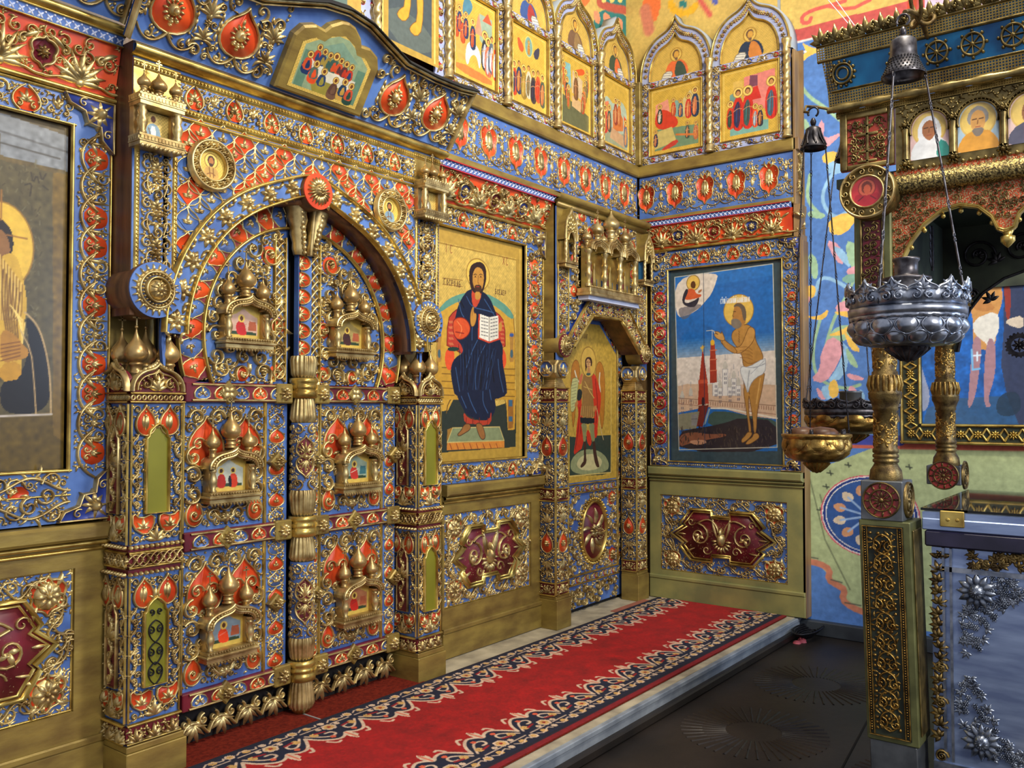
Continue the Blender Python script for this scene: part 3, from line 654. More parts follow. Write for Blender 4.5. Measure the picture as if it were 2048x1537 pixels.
for P, c in ((([(1600, 235), (1616, 240), (1624, 270), (1612, 265)]), G1), ([(1640, 237), (1650, 250), (1645, 280), (1690, 262), (1650, 300), (1628, 296)], PK), ([(1655, 300), (1640, 320), (1665, 335), (1690, 320), (1690, 310)], YL), ([(1660, 320), (1650, 345), (1680, 350), (1690, 330)], LB),
  ([(1610, 430), (1625, 420), (1655, 430), (1640, 440)], G1), ([(1660, 470), (1655, 440), (1690, 425), (1720, 430), (1690, 470)], YL), ([(1650, 480), (1680, 488), (1690, 530), (1672, 524)], PK), ([(1662, 490), (1690, 500), (1705, 540), (1680, 520)], LB), ([(1688, 480), (1720, 490), (1724, 540), (1700, 540)], G1),
  ([(1616, 500), (1636, 520), (1636, 560), (1622, 555)], G1), ([(1606, 590), (1618, 568), (1634, 575), (1626, 600)], YL), ([(1604, 596), (1620, 590), (1618, 610), (1606, 608)], PK), ([(1690, 540), (1716, 530), (1720, 550), (1700, 555)], PK), ([(1680, 560), (1700, 546), (1724, 552), (1700, 570)], G2),
  ([(1668, 620), (1680, 602), (1714, 604), (1722, 622), (1690, 630)], PK), ([(1662, 626), (1690, 622), (1722, 628), (1712, 640)], YL), ([(1612, 632), (1636, 634), (1660, 616), (1650, 640), (1626, 640)], YL),
  ([(1650, 680), (1676, 650), (1710, 652), (1696, 680), (1660, 690)], G1), ([(1650, 672), (1680, 662), (1700, 650), (1690, 672)], YL), ([(1660, 670), (1640, 710), (1640, 740), (1620, 760), (1650, 768), (1676, 730), (1690, 690)], PK), ([(1680, 680), (1690, 700), (1672, 740), (1650, 768), (1690, 756), (1700, 700)], LB), ([(1686, 660), (1706, 680), (1724, 706), (1700, 700)], YL), ([(1690, 690), (1712, 720), (1718, 740), (1696, 726)], G1),
  ([(1640, 800), (1630, 772), (1650, 790), (1652, 800)], PK), ([(1650, 800), (1640, 775), (1660, 768), (1668, 800)], LB), ([(1660, 800), (1656, 768), (1672, 756), (1680, 790)], YL), ([(1700, 800), (1696, 770), (1712, 776), (1716, 800)], PK), ([(1712, 800), (1720, 776), (1730, 790), (1730, 800)], LB), ([(1690, 745), (1730, 756), (1725, 762), (1700, 760)], PK)):
    p.poly(P, c, 1)
# painted green hanging below with its blue border and roundel
p.poly([(1600, 893), (2300, 905), (2300, 1400), (1722, 1222), (1716, 1215), (1700, 1212), (1684, 1190), (1688, 1178), (1660, 1172), (1656, 1150), (1640, 1132), (1612, 1124)], SAGE, 1)
p.line([(1600, 889), (1800, 893), (2300, 900)], (200, 100, 80), .02, 0); p.line([(1600, 878), (1800, 882)], (60, 70, 160), .035, 0)
p.line([(1610, 1122), (1640, 1128), (1660, 1140), (1656, 1160), (1676, 1172), (1690, 1180), (1684, 1200), (1704, 1216), (1730, 1226)], (206, 130, 100), .022, 1)
p.line([(1614, 1114), (1636, 1118)], (90, 90, 80), .004, 0); p.line([(1662, 1160), (1684, 1166)], (90, 90, 80), .004, 0); p.line([(1690, 1206), (1722, 1212)], (90, 90, 80), .004, 0)
p.line([(1620, 960), (1650, 1080), (1700, 1180)], (120, 130, 96), .005, 0); p.line([(1640, 990), (1665, 1080)], (120, 130, 96), .005, 0)
for x, y in ((1652, 973), (1696, 930), (1640, 1020), (1818, 934), (1660, 946)): p.line([(x-6, y), (x+6, y+2)], (50, 60, 50), .004, 0); p.line([(x, y-4), (x+2, y+5)], (50, 60, 50), .004, 0)
cc = M((1738, 1033)); p.map = lambda q: q
p.ell(cc, .335, .285, (206, 90, 110)); p.ell(cc, .325, .277, (230, 224, 220)); p.ell(cc, .318, .27, (30, 56, 130)); p.ell(cc, .300, .254, (225, 225, 225)); p.ell(cc, .293, .248, (44, 84, 150))
for k in range(12):
    a = k*pi/6 + .25; q = (cc[0] + .2*cos(a), cc[1] + .17*sin(a)); p.poly([(q[0]-.05*sin(a), q[1]+.04*cos(a)), (q[0]+.07*cos(a), q[1]+.06*sin(a)), (q[0]+.05*sin(a), q[1]-.04*cos(a)), (q[0]-.05*cos(a), q[1]-.04*sin(a))], (206, 150, 110) if k % 2 else (214, 196, 170))
    p.line([(cc[0] + .05*cos(a), cc[1] + .04*sin(a)), (q[0], q[1])], (150, 180, 220), .007, 0)
p.map = M; p.noise(.03, 5, 3)
o = p.build('wall_right', 'painted_wall', None); o.location = (XW, wy0, wz0); o.rotation_euler = (0, 0, -pi/2); tag(o, kind='structure')
g = G(); box(g, XW+.004, XW+.2, 0.3, 3.7, -.2, 5.2); struct(g, 'wall_right_core', 'plaster')

# vault paintings behind the arches of the upper tier
p = Paint(2.4, 1.5, 90, YEL)
p.map = trace_map(4.3, 3.9, 1, 0, 0, Y=3.64); TL = (44, 126, 124)
p.poly([(1180, 62), (1195, 22), (1230, 16), (1262, 40), (1290, 90), (1275, 130), (1250, 90), (1220, 52)], TL); p.ell((1194, 34), .05, .05, (226, 150, 110)); p.ell((1214, 38), .06, .05, (226, 150, 110)); p.ell((1240, 48), .05, .05, (226, 150, 110))
p.poly([(1196, -10), (1260, -10), (1254, 14), (1238, 26), (1206, 14)], TL, 0); p.line([(1198, 6), (1222, 16), (1250, 20)], (190, 90, 70), .035)
for x in (1208, 1224, 1240): p.poly([(x-5, -4), (x+5, -4), (x+4, 6), (x-4, 5)], (236, 214, 120))
p.poly([(1150, -5), (1185, -5), (1172, 14), (1160, 10)], (240, 120, 60)); p.poly([(1285, -5), (1325, -5), (1318, 26), (1310, 48), (1300, 30), (1284, 16)], (240, 120, 60)); p.line([(1290, 20), (1298, 60)], (214, 130, 100), .05)
p.poly([(1330, 6), (1345, -4), (1352, 14), (1372, 22), (1392, 0), (1400, 10), (1380, 34), (1350, 34)], (236, 180, 40)); p.poly([(1354, 6), (1374, -2), (1376, 14), (1362, 16)], TL); p.poly([(1420, -8), (1440, -8), (1434, 10), (1424, 8)], (90, 100, 180)); p.line([(1400, 0), (1420, 30)], (214, 96, 84), .02)
o = p.build('wall_vault', 'painted_wall', None); o.location = (4.3, 3.64, 3.9); tag(o, kind='structure')
p = Paint(1.3, 1.3, 60, YEL); p.noise(.03, 9, 2); p.map = trace_map(3.64, 4.1, 1, 0, 0, Xp=6.35)
p.poly([(1285, -5), (1325, -5), (1318, 26), (1310, 48), (1300, 30), (1284, 16)], (240, 120, 60)); p.line([(1290, 20), (1298, 60)], (214, 130, 100), .05)
p.poly([(1330, 6), (1345, -4), (1352, 14), (1372, 22), (1392, 0), (1400, 10), (1380, 34), (1350, 34)], (236, 180, 40)); p.poly([(1354, 6), (1374, -2), (1376, 14), (1362, 16)], TL); p.poly([(1420, -8), (1440, -8), (1434, 10), (1424, 8)], (90, 100, 180)); p.line([(1400, 0), (1420, 30)], (214, 96, 84), .02)
o = p.build('wall_vault_return', 'painted_wall', None); o.location = (6.35, 3.64, 4.1); o.rotation_euler = (0, 0, -pi/2); tag(o, kind='structure')

# ---------------------------------------------------------------- carpets
def carpet():
    L, Wd = 4.62, 1.03; p = Paint(L, Wd, 215, (158, 10, 8)); p.noise(.06, 14, 5)
    NV, CR, TN, DR, OR = (20, 24, 48), (214, 184, 156), (206, 160, 92), (150, 20, 28), (214, 90, 60)
    def border(z0, up):
        f = lambda v: z0 + up*v
        per = .33; n = int(L/per) + 1
        p.poly([(0, f(0)), (L, f(0)), (L, f(.15)), (0, f(.15))], NV, 0)
        for k in range(n):
            x = k*per; q = lambda u, v: (x + u*per, f(v))
            p.poly([q(0, .12), q(.08, .19), q(.22, .235), q(.42, .25), q(.52, .21), q(.7, .24), q(.86, .2), q(1.02, .12)], NV, 2)
            p.line([q(0, .13), q(.1, .2), q(.3, .255), q(.45, .235), q(.52, .2), q(.62, .235), q(.78, .24), q(.9, .19), q(1, .13)], CR, .008, 2)
            p.line([q(.05, .11), q(.25, .2), q(.42, .19), q(.4, .15), q(.3, .15)], CR, .006, 2); p.line([q(.95, .11), q(.78, .18), q(.66, .18), q(.64, .14), q(.74, .13)], CR, .006, 2)
            p.poly([q(.46, .22), q(.44, .26), q(.50, .315), q(.56, .27), q(.60, .285), q(.575, .235), q(.54, .2)], CR, 1); p.line([q(.51, .21), q(.51, .29)], OR, .004, 0)
            p.line([q(.12, .235), q(.2, .28), q(.27, .27)], CR, .007, 1); p.line([q(.84, .235), q(.8, .275), q(.74, .27)], CR, .007, 1)
            for u, v, r, c in ((.5, .1, .034, CR), (.5, .1, .024, TN), (.5, .1, .01, DR), (.16, .13, .02, TN), (.84, .13, .02, TN), (.3, .205, .014, OR), (.7, .2, .014, OR), (.0, .04, .022, CR), (.0, .04, .014, TN), (.5, .04, .016, CR), (.25, .04, .018, TN), (.75, .04, .018, TN), (.33, .09, .014, CR), (.67, .09, .014, CR)):
                if c in (CR, TN) and r > .013:
                    for a in range(6): p.ell((x + u*per + r*.6*cos(a*1.047), f(v) + r*.6*sin(a*1.047)), r*.5, r*.5, c)
                else: p.ell((x + u*per, f(v)), r, r, c)
            p.line([q(.1, .045), q(.2, .02), q(.38, .055), q(.42, .03)], CR, .004, 1); p.line([q(.6, .05), q(.7, .02), q(.88, .055), q(.92, .03)], CR, .004, 1)
            p.line([q(.06, .072), q(.4, .072)], CR, .004, 0); p.line([q(.6, .072), q(.94, .072)], CR, .004, 0); p.line([q(.2, .12), q(.34, .13)], DR, .007, 0); p.line([q(.66, .13), q(.8, .12)], DR, .007, 0)
        p.poly([(0, f(-.05)), (L, f(-.05)), (L, f(0)), (0, f(0))], (22, 20, 34), 0)
    border(Wd-.012, -1); border(.055, 1)
    p.poly([(0, 0), (L, 0), (L, .034), (0, .034)], (130, 14, 24), 0); p.line([(0, .04), (L, .04)], (30, 20, 40), .006, 0)
    p.noise(.05, 2, 8); return p
root = thing('runner_carpet', 'red runner carpet with a dark floral border along the platform', 'carpet', (1.6, 2.262, 0.0))
carpet().build('pile', 'carpet_pile', root, fn=lambda V: np.c_[V[:, 0], V[:, 2], np.full(len(V), .012)])
g = G(); box(g, 0, 4.62, 0, 1.03, .0005, .0115, .004); g.build('backing', 'carpet_brown', root, smooth=False)
for x0, x1, lab in ((1.9, 2.80, 'brown mat in front of the left door leaf'), (2.81, 3.54, 'brown mat in front of the right door leaf')):
    g = G(); box(g, x0, x1, 3.30, 3.60, .0005, .008, .003); tag(g.build('door_mat', 'carpet_brown', None, smooth=False), lab, 'mat')
g = G(); box(g, 2.801, 2.809, 3.30, 3.56, .0005, .0095); struct(g, 'floor_seam', 'seam_grey')
g = G(); box(g, .6, 6.3, 2.165, 2.2, -.12, -.072, .008); struct(g, 'trim_2', 'iron_floor')
g = G(); t = np.linspace(0, 14*pi, 170); tube(g, np.c_[6.18 + (.05+.004*t)*np.cos(t), 2.10 + (.02+.0016*t)*np.sin(t), -.108 + .0015*t], .006, 5); tag(g.build('coiled_cable', 'iron', None), 'coil of dark cable on the floor under the end of the return wall', 'cable')
g = G(); [dome(g, (6.02+.05*k, 2.12-.02*(k % 2)), .03, .018) for k in range(3)]; h = G(); V, Q, T = g.arr(); h.add(np.c_[V[:, 0], V[:, 2], ZF - V[:, 1]*1.0], Q, T); tag(h.build('wax_blob', 'pink_wax', None), 'pink blob of wax on the dark floor beside the platform corner', 'wax')
g = G(); box(g, 5.6, 6.1, 3.285, 3.36, .0005, .006); mat('tile_red', (170, 104, 84), (150, 90, 74), rough=.6); struct(g, 'floor_patch', 'tile_red')

# ================================================================ carved frames and dados
def dado(name_loc, rot, W, label, ledge_label, right_end=False, H=1.0, greenish=False, x0=0.0):
    'gilt board dado: skirting, stiles, sunk carved field with a stepped hexagonal cartouche. local x 0..W'
    gm = 'gold_green' if greenish else 'gold_board'
    r = thing('dado_panel', label, 'carved panel', name_loc, rot)
    g = G(); e = .048; fx0, fx1, fz0, fz1 = x0 + .055 if x0 else .055, W - .13, .225 if greenish else .30, .82 if greenish else .865
    if not x0: fx0 = .02 if not greenish else .09
    box(g, 0, W, 0.02, .10, 0, .97); box(g, 0, fx0, 0, .02, .15, .97); box(g, fx1, W, 0, .02, .15, .97); box(g, fx0, fx1, 0, .02, fz1, .97); box(g, fx0, fx1, 0, .02, .15, fz0)
    g.build('frame', gm, r, smooth=False)
    g = G(); box(g, 0, W, -.012, .02, .004, .155, .004); extrude(g, [(0, .155), (W, .155), (W, .17), (W, .185), (0, .185), (0, .17)], 0.0, -.018, .006)
    g.build('skirting', gm, r, smooth=False)
    o = Orn(); t = .019; cx, cz = (fx0+fx1)/2, (fz0+fz1)/2; w, h = fx1-fx0, fz1-fz0
    for a, b, c, d in ((fx0, fx1, fz1-.008, fz1), (fx0, fx1, fz0, fz0+.008), (fx0, fx0+.008, fz0, fz1), (fx1-.008, fx1, fz0, fz1)): rail(o['gold_bright'], a, b, c, d, .006)
    g = o['gold']
    # vine round the field
    v = G(); vine(v, w-.16, .05, .0052, .015, 9, r=.042); g.put(v, x=fx0+.08, z=fz1-.06); g.put(v, x=fx0+.08, z=fz0+.06, sz=-1)
    v = G(); vine(v, h-.16, .05, .0052, .015, 5, r=.045)
    for X, s in ((fx0+.07, 1), (fx1-.07, -1)): g.put(v, x=X, z=fz0+.08, rot=pi/2, sz=s)
    for s in (-1, 1):
        for q in (-1, 1):
            v = G(); vine(v, .16, .035, .006, .014, 2, r=.032); g.put(v, x=cx+s*(w*.36), z=cz+q*h*.2, rot=s*q*(-.8) + (0 if s > 0 else pi))
            X, Z = cx+s*(w/2-.10), cz+q*(h/2-.095); P = quatre(0, 0, .155, .16); patch(o['orange'], P + (X, Z), .003); ridge(g, loopz(P + (X, Z)), .006, .013)
            for k in range(4): leaf(g, (X + .05*cos(k*pi/2+.78), Z + .05*sin(k*pi/2+.78)), k*pi/2+.78, .06, .014, .02, bend=1)
    a, b = w*.385, h*.30
    def cart(k):
        A, B = a*k, b*k; c = .045; m = B*.40
        P = [(-.07, B), (-A*.66, B), (-A*.80, m), (-A*.66-.0, m*.55) if 0 else (-A*.74, m*.78), (-A*1.06, 0)]
        P = [(-.075, B-.03*k), (-.075, B+.012), (-A*.62, B+.012), (-A*.84, m*1.25), (-A*.76, m*.95), (-A*1.04, 0)]
        L2 = P + [(x, -z) for x, z in P[::-1][1:]]; R2 = [(-x, z) for x, z in L2[::-1]]; return np.array(L2 + R2) + (cx, cz)
    P = cart(1.0); patch(o['maroon'], cart(.98), .006); extr = G()
    o['gold_bright'].add(np.zeros((0, 3)))
    ridge(o['gold_bright'], loopz(cart(1.03)), .012, .034, sec=3); ridge(o['gold_bright'], loopz(cart(.93)), .008, .022, sec=3)
    q = .006
    for s in (-1, 1):
        c = (cx+s*a*.46, cz + .0); ridge(g, spiral(c, h*.15, pi/2, s*1.5, .15, 20), .008, .022, .005); palm(g, c, -1.2 if s > 0 else -1.9, h*.12, 3, 2.2, .26, .03)
        ridge(g, bez((cx+s*.02, cz+h*.05), (cx+s*.05, cz+h*.25), (cx+s*a*.3, cz+h*.24), (cx+s*a*.5, cz+h*.15)), .007, .02)
        c = (cx+s*a*.30, cz-h*.18); ridge(g, spiral(c, h*.07, 0, s*1.2), .006, .018, .004); c = (cx+s*a*.62, cz+h*.17); ridge(g, spiral(c, h*.06, 0, s*1.2), .006, .018, .004)
        leaf(g, (cx+s*.03, cz-h*.03), pi/2 - s*.45, h*.34, .014, .026, bend=s*.5); leaf(g, (cx+s*a*.75, cz), 0 if s > 0 else pi, a*.22, .012, .02); leaf(g, (cx+s*a*.55, cz-h*.17), -s*.3 if s > 0 else pi+.3, a*.25, .01, .02, bend=.5)
    dome(g, (cx, cz-h*.03), .034, .05, .055, 12); dome(g, (cx, cz+h*.04), .015, .045, .05, 10)
    for k in range(9): an = pi + k*pi/8; leaf(g, (cx+.035*cos(an), cz-h*.06+.04*sin(an)), an, .05, .013, .03, n=5)
    o.fill(fx0, fx1, fz0, fz1, None, (.016, .010), skip=.5, h=.010)
    g = G(); box(g, fx0, fx1, .016, .03, fz0, fz1); g.build('field', 'blue', r, smooth=False)
    F = lambda V: V + (0, .016, 0)
    o.build(r, fn=F)
    bf = U_boss_flower(.056)
    for s in (-1, 1):
        for q in (-1, 1): gg = G(); gg.put(bf, x=cx+s*(w/2-.10), z=cz+q*(h/2-.095), y=.014); gg.build('rosette', 'gold', r)
    l = thing('ledge', ledge_label, 'ledge', name_loc, rot)
    g = G(); extrude(g, [(0, .975), (W, .975), (W, 1.042), (0, 1.042)], .04, -.05, .012); g.build('shelf_board', gm, l, smooth=False)
    g = G(); ridge(g, [(0, .962), (W, .962)], .013, .03); ridge(g, [(0, .935), (W, .935)], .008, .014); g.build('moulding', 'gold_bright' if not greenish else gm, l)
    return r
dado((0.95, YW, 0), (0, 0, 0), .90, 'gilt dado with carved maroon cartouche left of the royal doors', 'gilt ledge under the dark icon at the left edge')
dado((3.90, YW, 0), (0, 0, 0), 1.03, 'gilt dado with carved maroon cartouche under the enthroned Christ icon', 'gilt ledge under the enthroned Christ icon')
dado((XR, 3.38, 0), (0, 0, -pi/2), 1.245, 'greenish gilt dado with carved maroon cartouche on the return wall', 'greenish ledge under the icon of the half-naked saint', greenish=True)
# end of the return wall
g = G(); box(g, XR+.09, XR+.108, 2.15, 3.55, 0.0, 4.14); struct(g, 'wall_return_core', 'wood_end')
g = G(); box(g, 3.7, XR+.1, 3.602, 3.655, .0, 4.1); struct(g, 'wall_screen_core', 'wood_dark')

def frame_corner(o, x, z, sx, sz, s=.16, key='blue_deep'):
    'stepped corner bracket with a lily bud'
    P = np.array([(0, 0), (s*1.25, 0), (s*1.12, -s*.22), (s*.75, -s*.34), (s*.66, -s*.62), (s*.34, -s*.66), (s*.3, -s*1.0), (0, -s*1.3)]); P = P*(sx, sz) + (x, z)
    extrude(o[key], P, 0, -.022); ridge(o['gold'], loopz(P + 0), .006, .030); c = (x + sx*s*.36, z - sz*s*.34); a = math.atan2(-sz, sx) 
    palm(o['gold'], c, a, s*.5, 5, 2.4, .24, .045); palm(o['gold'], c, a + pi, s*.45, 5, 3.0, .2, .04); dome(o['gold'], c, s*.17, .065, seg=12)
    for k in (-1, 1): cc = (x + sx*s*(.8 if k > 0 else .17), z - sz*s*(.16 if k > 0 else .85)); ridge(o['gold'], spiral(cc, s*.13, 1, 1.2), .005, .034, .003)

def left_bay():
    r = thing('carved_surround', 'blue and orange carved surround of the dark icon at the left edge', 'frame', (0.95, YW, 0)); W = .90
    backing(r, .745, .895, 1.05, 2.76); backing(r, 0, .745, 1.05, 1.25, name='backing'); backing(r, 0, .745, 2.635, 2.76)
    o = Orn(); s = Orn(); strip_arcs(s, 1.32, .135, 11)
    o.put(s, x=.822, z=2.58, rot=-pi/2)   # arcs run down, bowed to the right
    o.put(s, x=.822, z=2.58, rot=-pi/2) if 0 else None
    u = U_arabesque(.24, .115); s = Orn(); strip_units(s, u, .74, 3); o.put(s, x=0, z=2.695)
    v = G(); vine(v, .74, .05, .006, .014, 5, r=.045); o['gold'].put(v, x=0, z=1.205); o['gold'].put(v, x=0, z=1.105, sz=-1)
    patch(o['orange'], rounded([(.5, 1.17), (.55, 1.215), (.6, 1.17), (.55, 1.15)], 1)); o.put(U_roundel(.045), x=.12, z=1.1)
    o.fill(.755, .885, 1.25, 2.6, skip=0); o.fill(0, .74, 1.06, 1.245); o.fill(0, .74, 2.65, 2.75); frame_corner(o, .893, 2.755, -1, 1); frame_corner(o, .893, 1.056, -1, -1)
    for a in ((0, .745, 1.248, 1.262), (0, .745, 2.63, 2.642), (.728, .742, 1.25, 2.64)): rail(o['gold_bright'], *a, .014)
    rail(o['gold_bright'], .888, .898, 1.05, 2.76, .010); rail(o['gold_bright'], 0, .745, 1.155, 1.163, .008); rail(o['gold_bright'], 0, .74, 2.752, 2.764, .012)
    o.build(r)
    r = thing('icon_painting', 'dark old icon of a haloed saint in gold robe at the left edge', 'icon', (0.95, YW+.02, 1.262))
    p = Paint(.728, 1.37, 260, (96, 80, 44)); p.noise(.10, 10, 3); p.noise(.06, 3, 4); p.map = trace_map(.95, 1.262, 1, 0, 0, Y=YW+.02)
    p.poly([(0, 225), (142, 275), (142, 345), (0, 310)], (128, 132, 136), 0); p.line([(0, 262), (140, 306)], (90, 90, 90), .004, 0); p.line([(0, 285), (120, 318)], (70, 66, 60), .003, 0)
    p.poly([(0, 320), (104, 345), (106, 830), (0, 833)], (88, 78, 48), 0)
    p.poly([(0, 834), (150, 820), (150, 960), (0, 960)], (92, 74, 26), 0); p.poly([(106, 345), (150, 352), (150, 900), (106, 870)], (112, 88, 34), 0)
    p.noise(.09, 4, 9)
    r2 = random.Random(3)
    for k in range(200): # crackle in the old gesso
        x, z = r2.uniform(.42, .63), r2.uniform(.5, 1.2); m = p.map; p.map = lambda q: q; p.line([(x, z), (x + r2.uniform(-.012, .012), z + r2.uniform(-.02, .02))], (112, 104, 72) if k % 3 else (70, 60, 36), .0008, 0); p.map = m
    GO = (206, 164, 56)
    p.ell((2, 492), .118, .168, (226, 184, 64), ring=(150, 110, 40)); p.ell((-8, 482), .062, .088, (40, 30, 24)); p.ell((-8, 496), .05, .075, (140, 96, 50))
    p.poly([(-10, 520), (30, 500), (48, 560), (56, 620), (48, 640), (46, 700), (40, 760), (-10, 765)], GO, 2)
    for k in range(16): x = 2 + 3*k; p.line([(x-2, 510 + k*4), (x*.9, 580 + k*4), (x*.7, 640)], (130, 90, 30) if k % 2 else (236, 200, 110), .0018, 1)
    [p.line([(6+7*k, 540+9*k), (3+6*k, 600+8*k), (12+5*k, 660+5*k)], (120, 84, 30), .0028, 1) for k in range(6)]; [p.line([(20+5*k, 610+6*k), (44, 640+9*k)], (246, 214, 120), .0016, 0) for k in range(7)]; p.line([(2, 440), (3, 380)], (150, 100, 40), .003, 0); p.line([(14, 470), (54, 478)], (150, 100, 40), .003, 0)
    p.poly([(48, 628), (72, 650), (88, 690), (98, 740), (100, 825), (0, 832), (0, 760), (42, 755), (60, 690)], (26, 22, 20), 2)
    p.line([(50, 625), (76, 650), (92, 700), (101, 760), (102, 828)], (190, 160, 110), .003, 2); p.line([(40, 660), (62, 700), (68, 760), (72, 828)], (190, 160, 110), .0025, 1)
    p.poly([(0, 655), (30, 668), (46, 690), (58, 700), (56, 716), (30, 722), (0, 728)], (176, 124, 44), 2)
    for k in range(5): p.line([(2, 690+8*k), (40, 684+7*k)], (110, 66, 24), .002, 1)
    p.poly([(0, 728), (40, 722), (44, 758), (0, 765)], (190, 140, 40), 1)
    p.line([(0, 833), (103, 829)], (190, 180, 170), .004, 0)
    for st in ([(62, 345), (66, 366), (74, 350), (78, 366)], [(80, 345), (84, 362), (92, 348)], [(50, 370), (64, 366), (60, 392)], [(86, 372), (96, 380)]): p.line(st, (54, 44, 30), .0025, 1)
    p.build('painting', 'painted_glossy', r)
left_bay()

def cornice(loc, rot, L, label, tilt, h=.24, n=4, lace=True, keys=('blue_deep', 'maroon'), start=0, left_end=True):
    r = thing('cornice', label, 'cornice', loc, (tilt, 0, 0) if rot == 0 else (tilt, 0, rot))
    backing(r, 0, L, 0, h, 'orange', .06)
    o = Orn(); s = Orn(); strip_cornice(s, L, h*.94, keys, n, start); o.put(s, x=0, z=h*.47)
    o.fill(0, L, .01, h, None, (.03, .02, .013), h=.018, skip=.45); rail(o['gold_bright'], 0, L, -.022, .002, .022)
    o.build(r)
    if lace:
        g = G(); box(g, 0, L, -.008, .02, h, h+.042); g.build('lace_band', 'blue', r, smooth=False)
        o = G(); m = max(4, int(L/.034))
        for k in range(m):
            x = L*(k+.5)/m
            for a in range(4): leaf(o, (x, h+.019), a*pi/2 + pi/4, .016, .005, .006, n=4)
            dome(o, (x, h+.019), .004, .007, seg=5); dome(o, (x + L/m/2, h+.034), .005, .006, seg=5)
        gg = G(); gg.put(o, y=-.008); gg.build('lace_carving', 'lace_white', r)
        g = G(); ridge(g, [(0, h+.045), (L, h+.045)], .004, .012); ridge(g, [(0, h+.001), (L, h+.001)], .004, .012); gg = G(); gg.put(g, y=-.008); gg.build('lace_edging', 'red' if rot or loc[0] > 3 else 'gold_bright', r)
    return r
cornice((0.95, YW-.01, 2.785), 0, .90, 'orange acanthus cornice above the dark icon at the left edge', .25, h=.21, n=3)
cornice((3.74, YW-.01, 2.745), 0, 1.19, 'orange acanthus cornice above the enthroned Christ icon', .42, h=.20, n=4)
cornice((XR-.01, 3.40, 2.775), -pi/2, 1.20, 'orange acanthus cornice on the return wall', .22, h=.185, n=4, keys=('blue_deep', 'red'))

# ================================================================ Christ bay
def side_strip(o, x, z0, z1, w, n, keys, rot=pi/2, phase=0):
    s = Orn(); strip_roundels(s, z1-z0, w, n, keys, phase=phase); o.put(s, x=x, z=z0, rot=rot); return o
def christ_bay():
    r = thing('carved_surround', 'blue carved surround of the enthroned Christ icon', 'frame', (3.72, YW, 0))
    backing(r, 1.02, 1.215, 1.045, 2.735); backing(r, .0, 1.02, 1.045, 1.17); backing(r, 0, 1.02, 2.61, 2.735)
    o = Orn(); side_strip(o, 1.115, 1.22, 2.54, .155, 9, ('orange',)); strip_units(s := Orn(), U_arabesque(.25, .11), 1.0, 4); o.put(s, x=.05, z=2.672)
    strip_units(s := Orn(), U_arabesque(.25, .10), 1.0, 4); o.put(s, x=.05, z=1.108)
    o.fill(1.03, 1.205, 1.2, 2.6); o.fill(0.02, 1.2, 1.05, 1.165); o.fill(0.02, 1.2, 2.62, 2.73); frame_corner(o, 1.213, 2.73, -1, 1, .15, 'blue_deep'); frame_corner(o, 1.213, 1.05, -1, -1, .13)
    for a in ((.1, 1.02, 1.165, 1.18), (.1, 1.02, 2.6, 2.615), (1.005, 1.022, 1.17, 2.61), (1.205, 1.215, 1.05, 2.73)): rail(o['gold_bright'], *a, .014)
    o.build(r)
christ_bay()
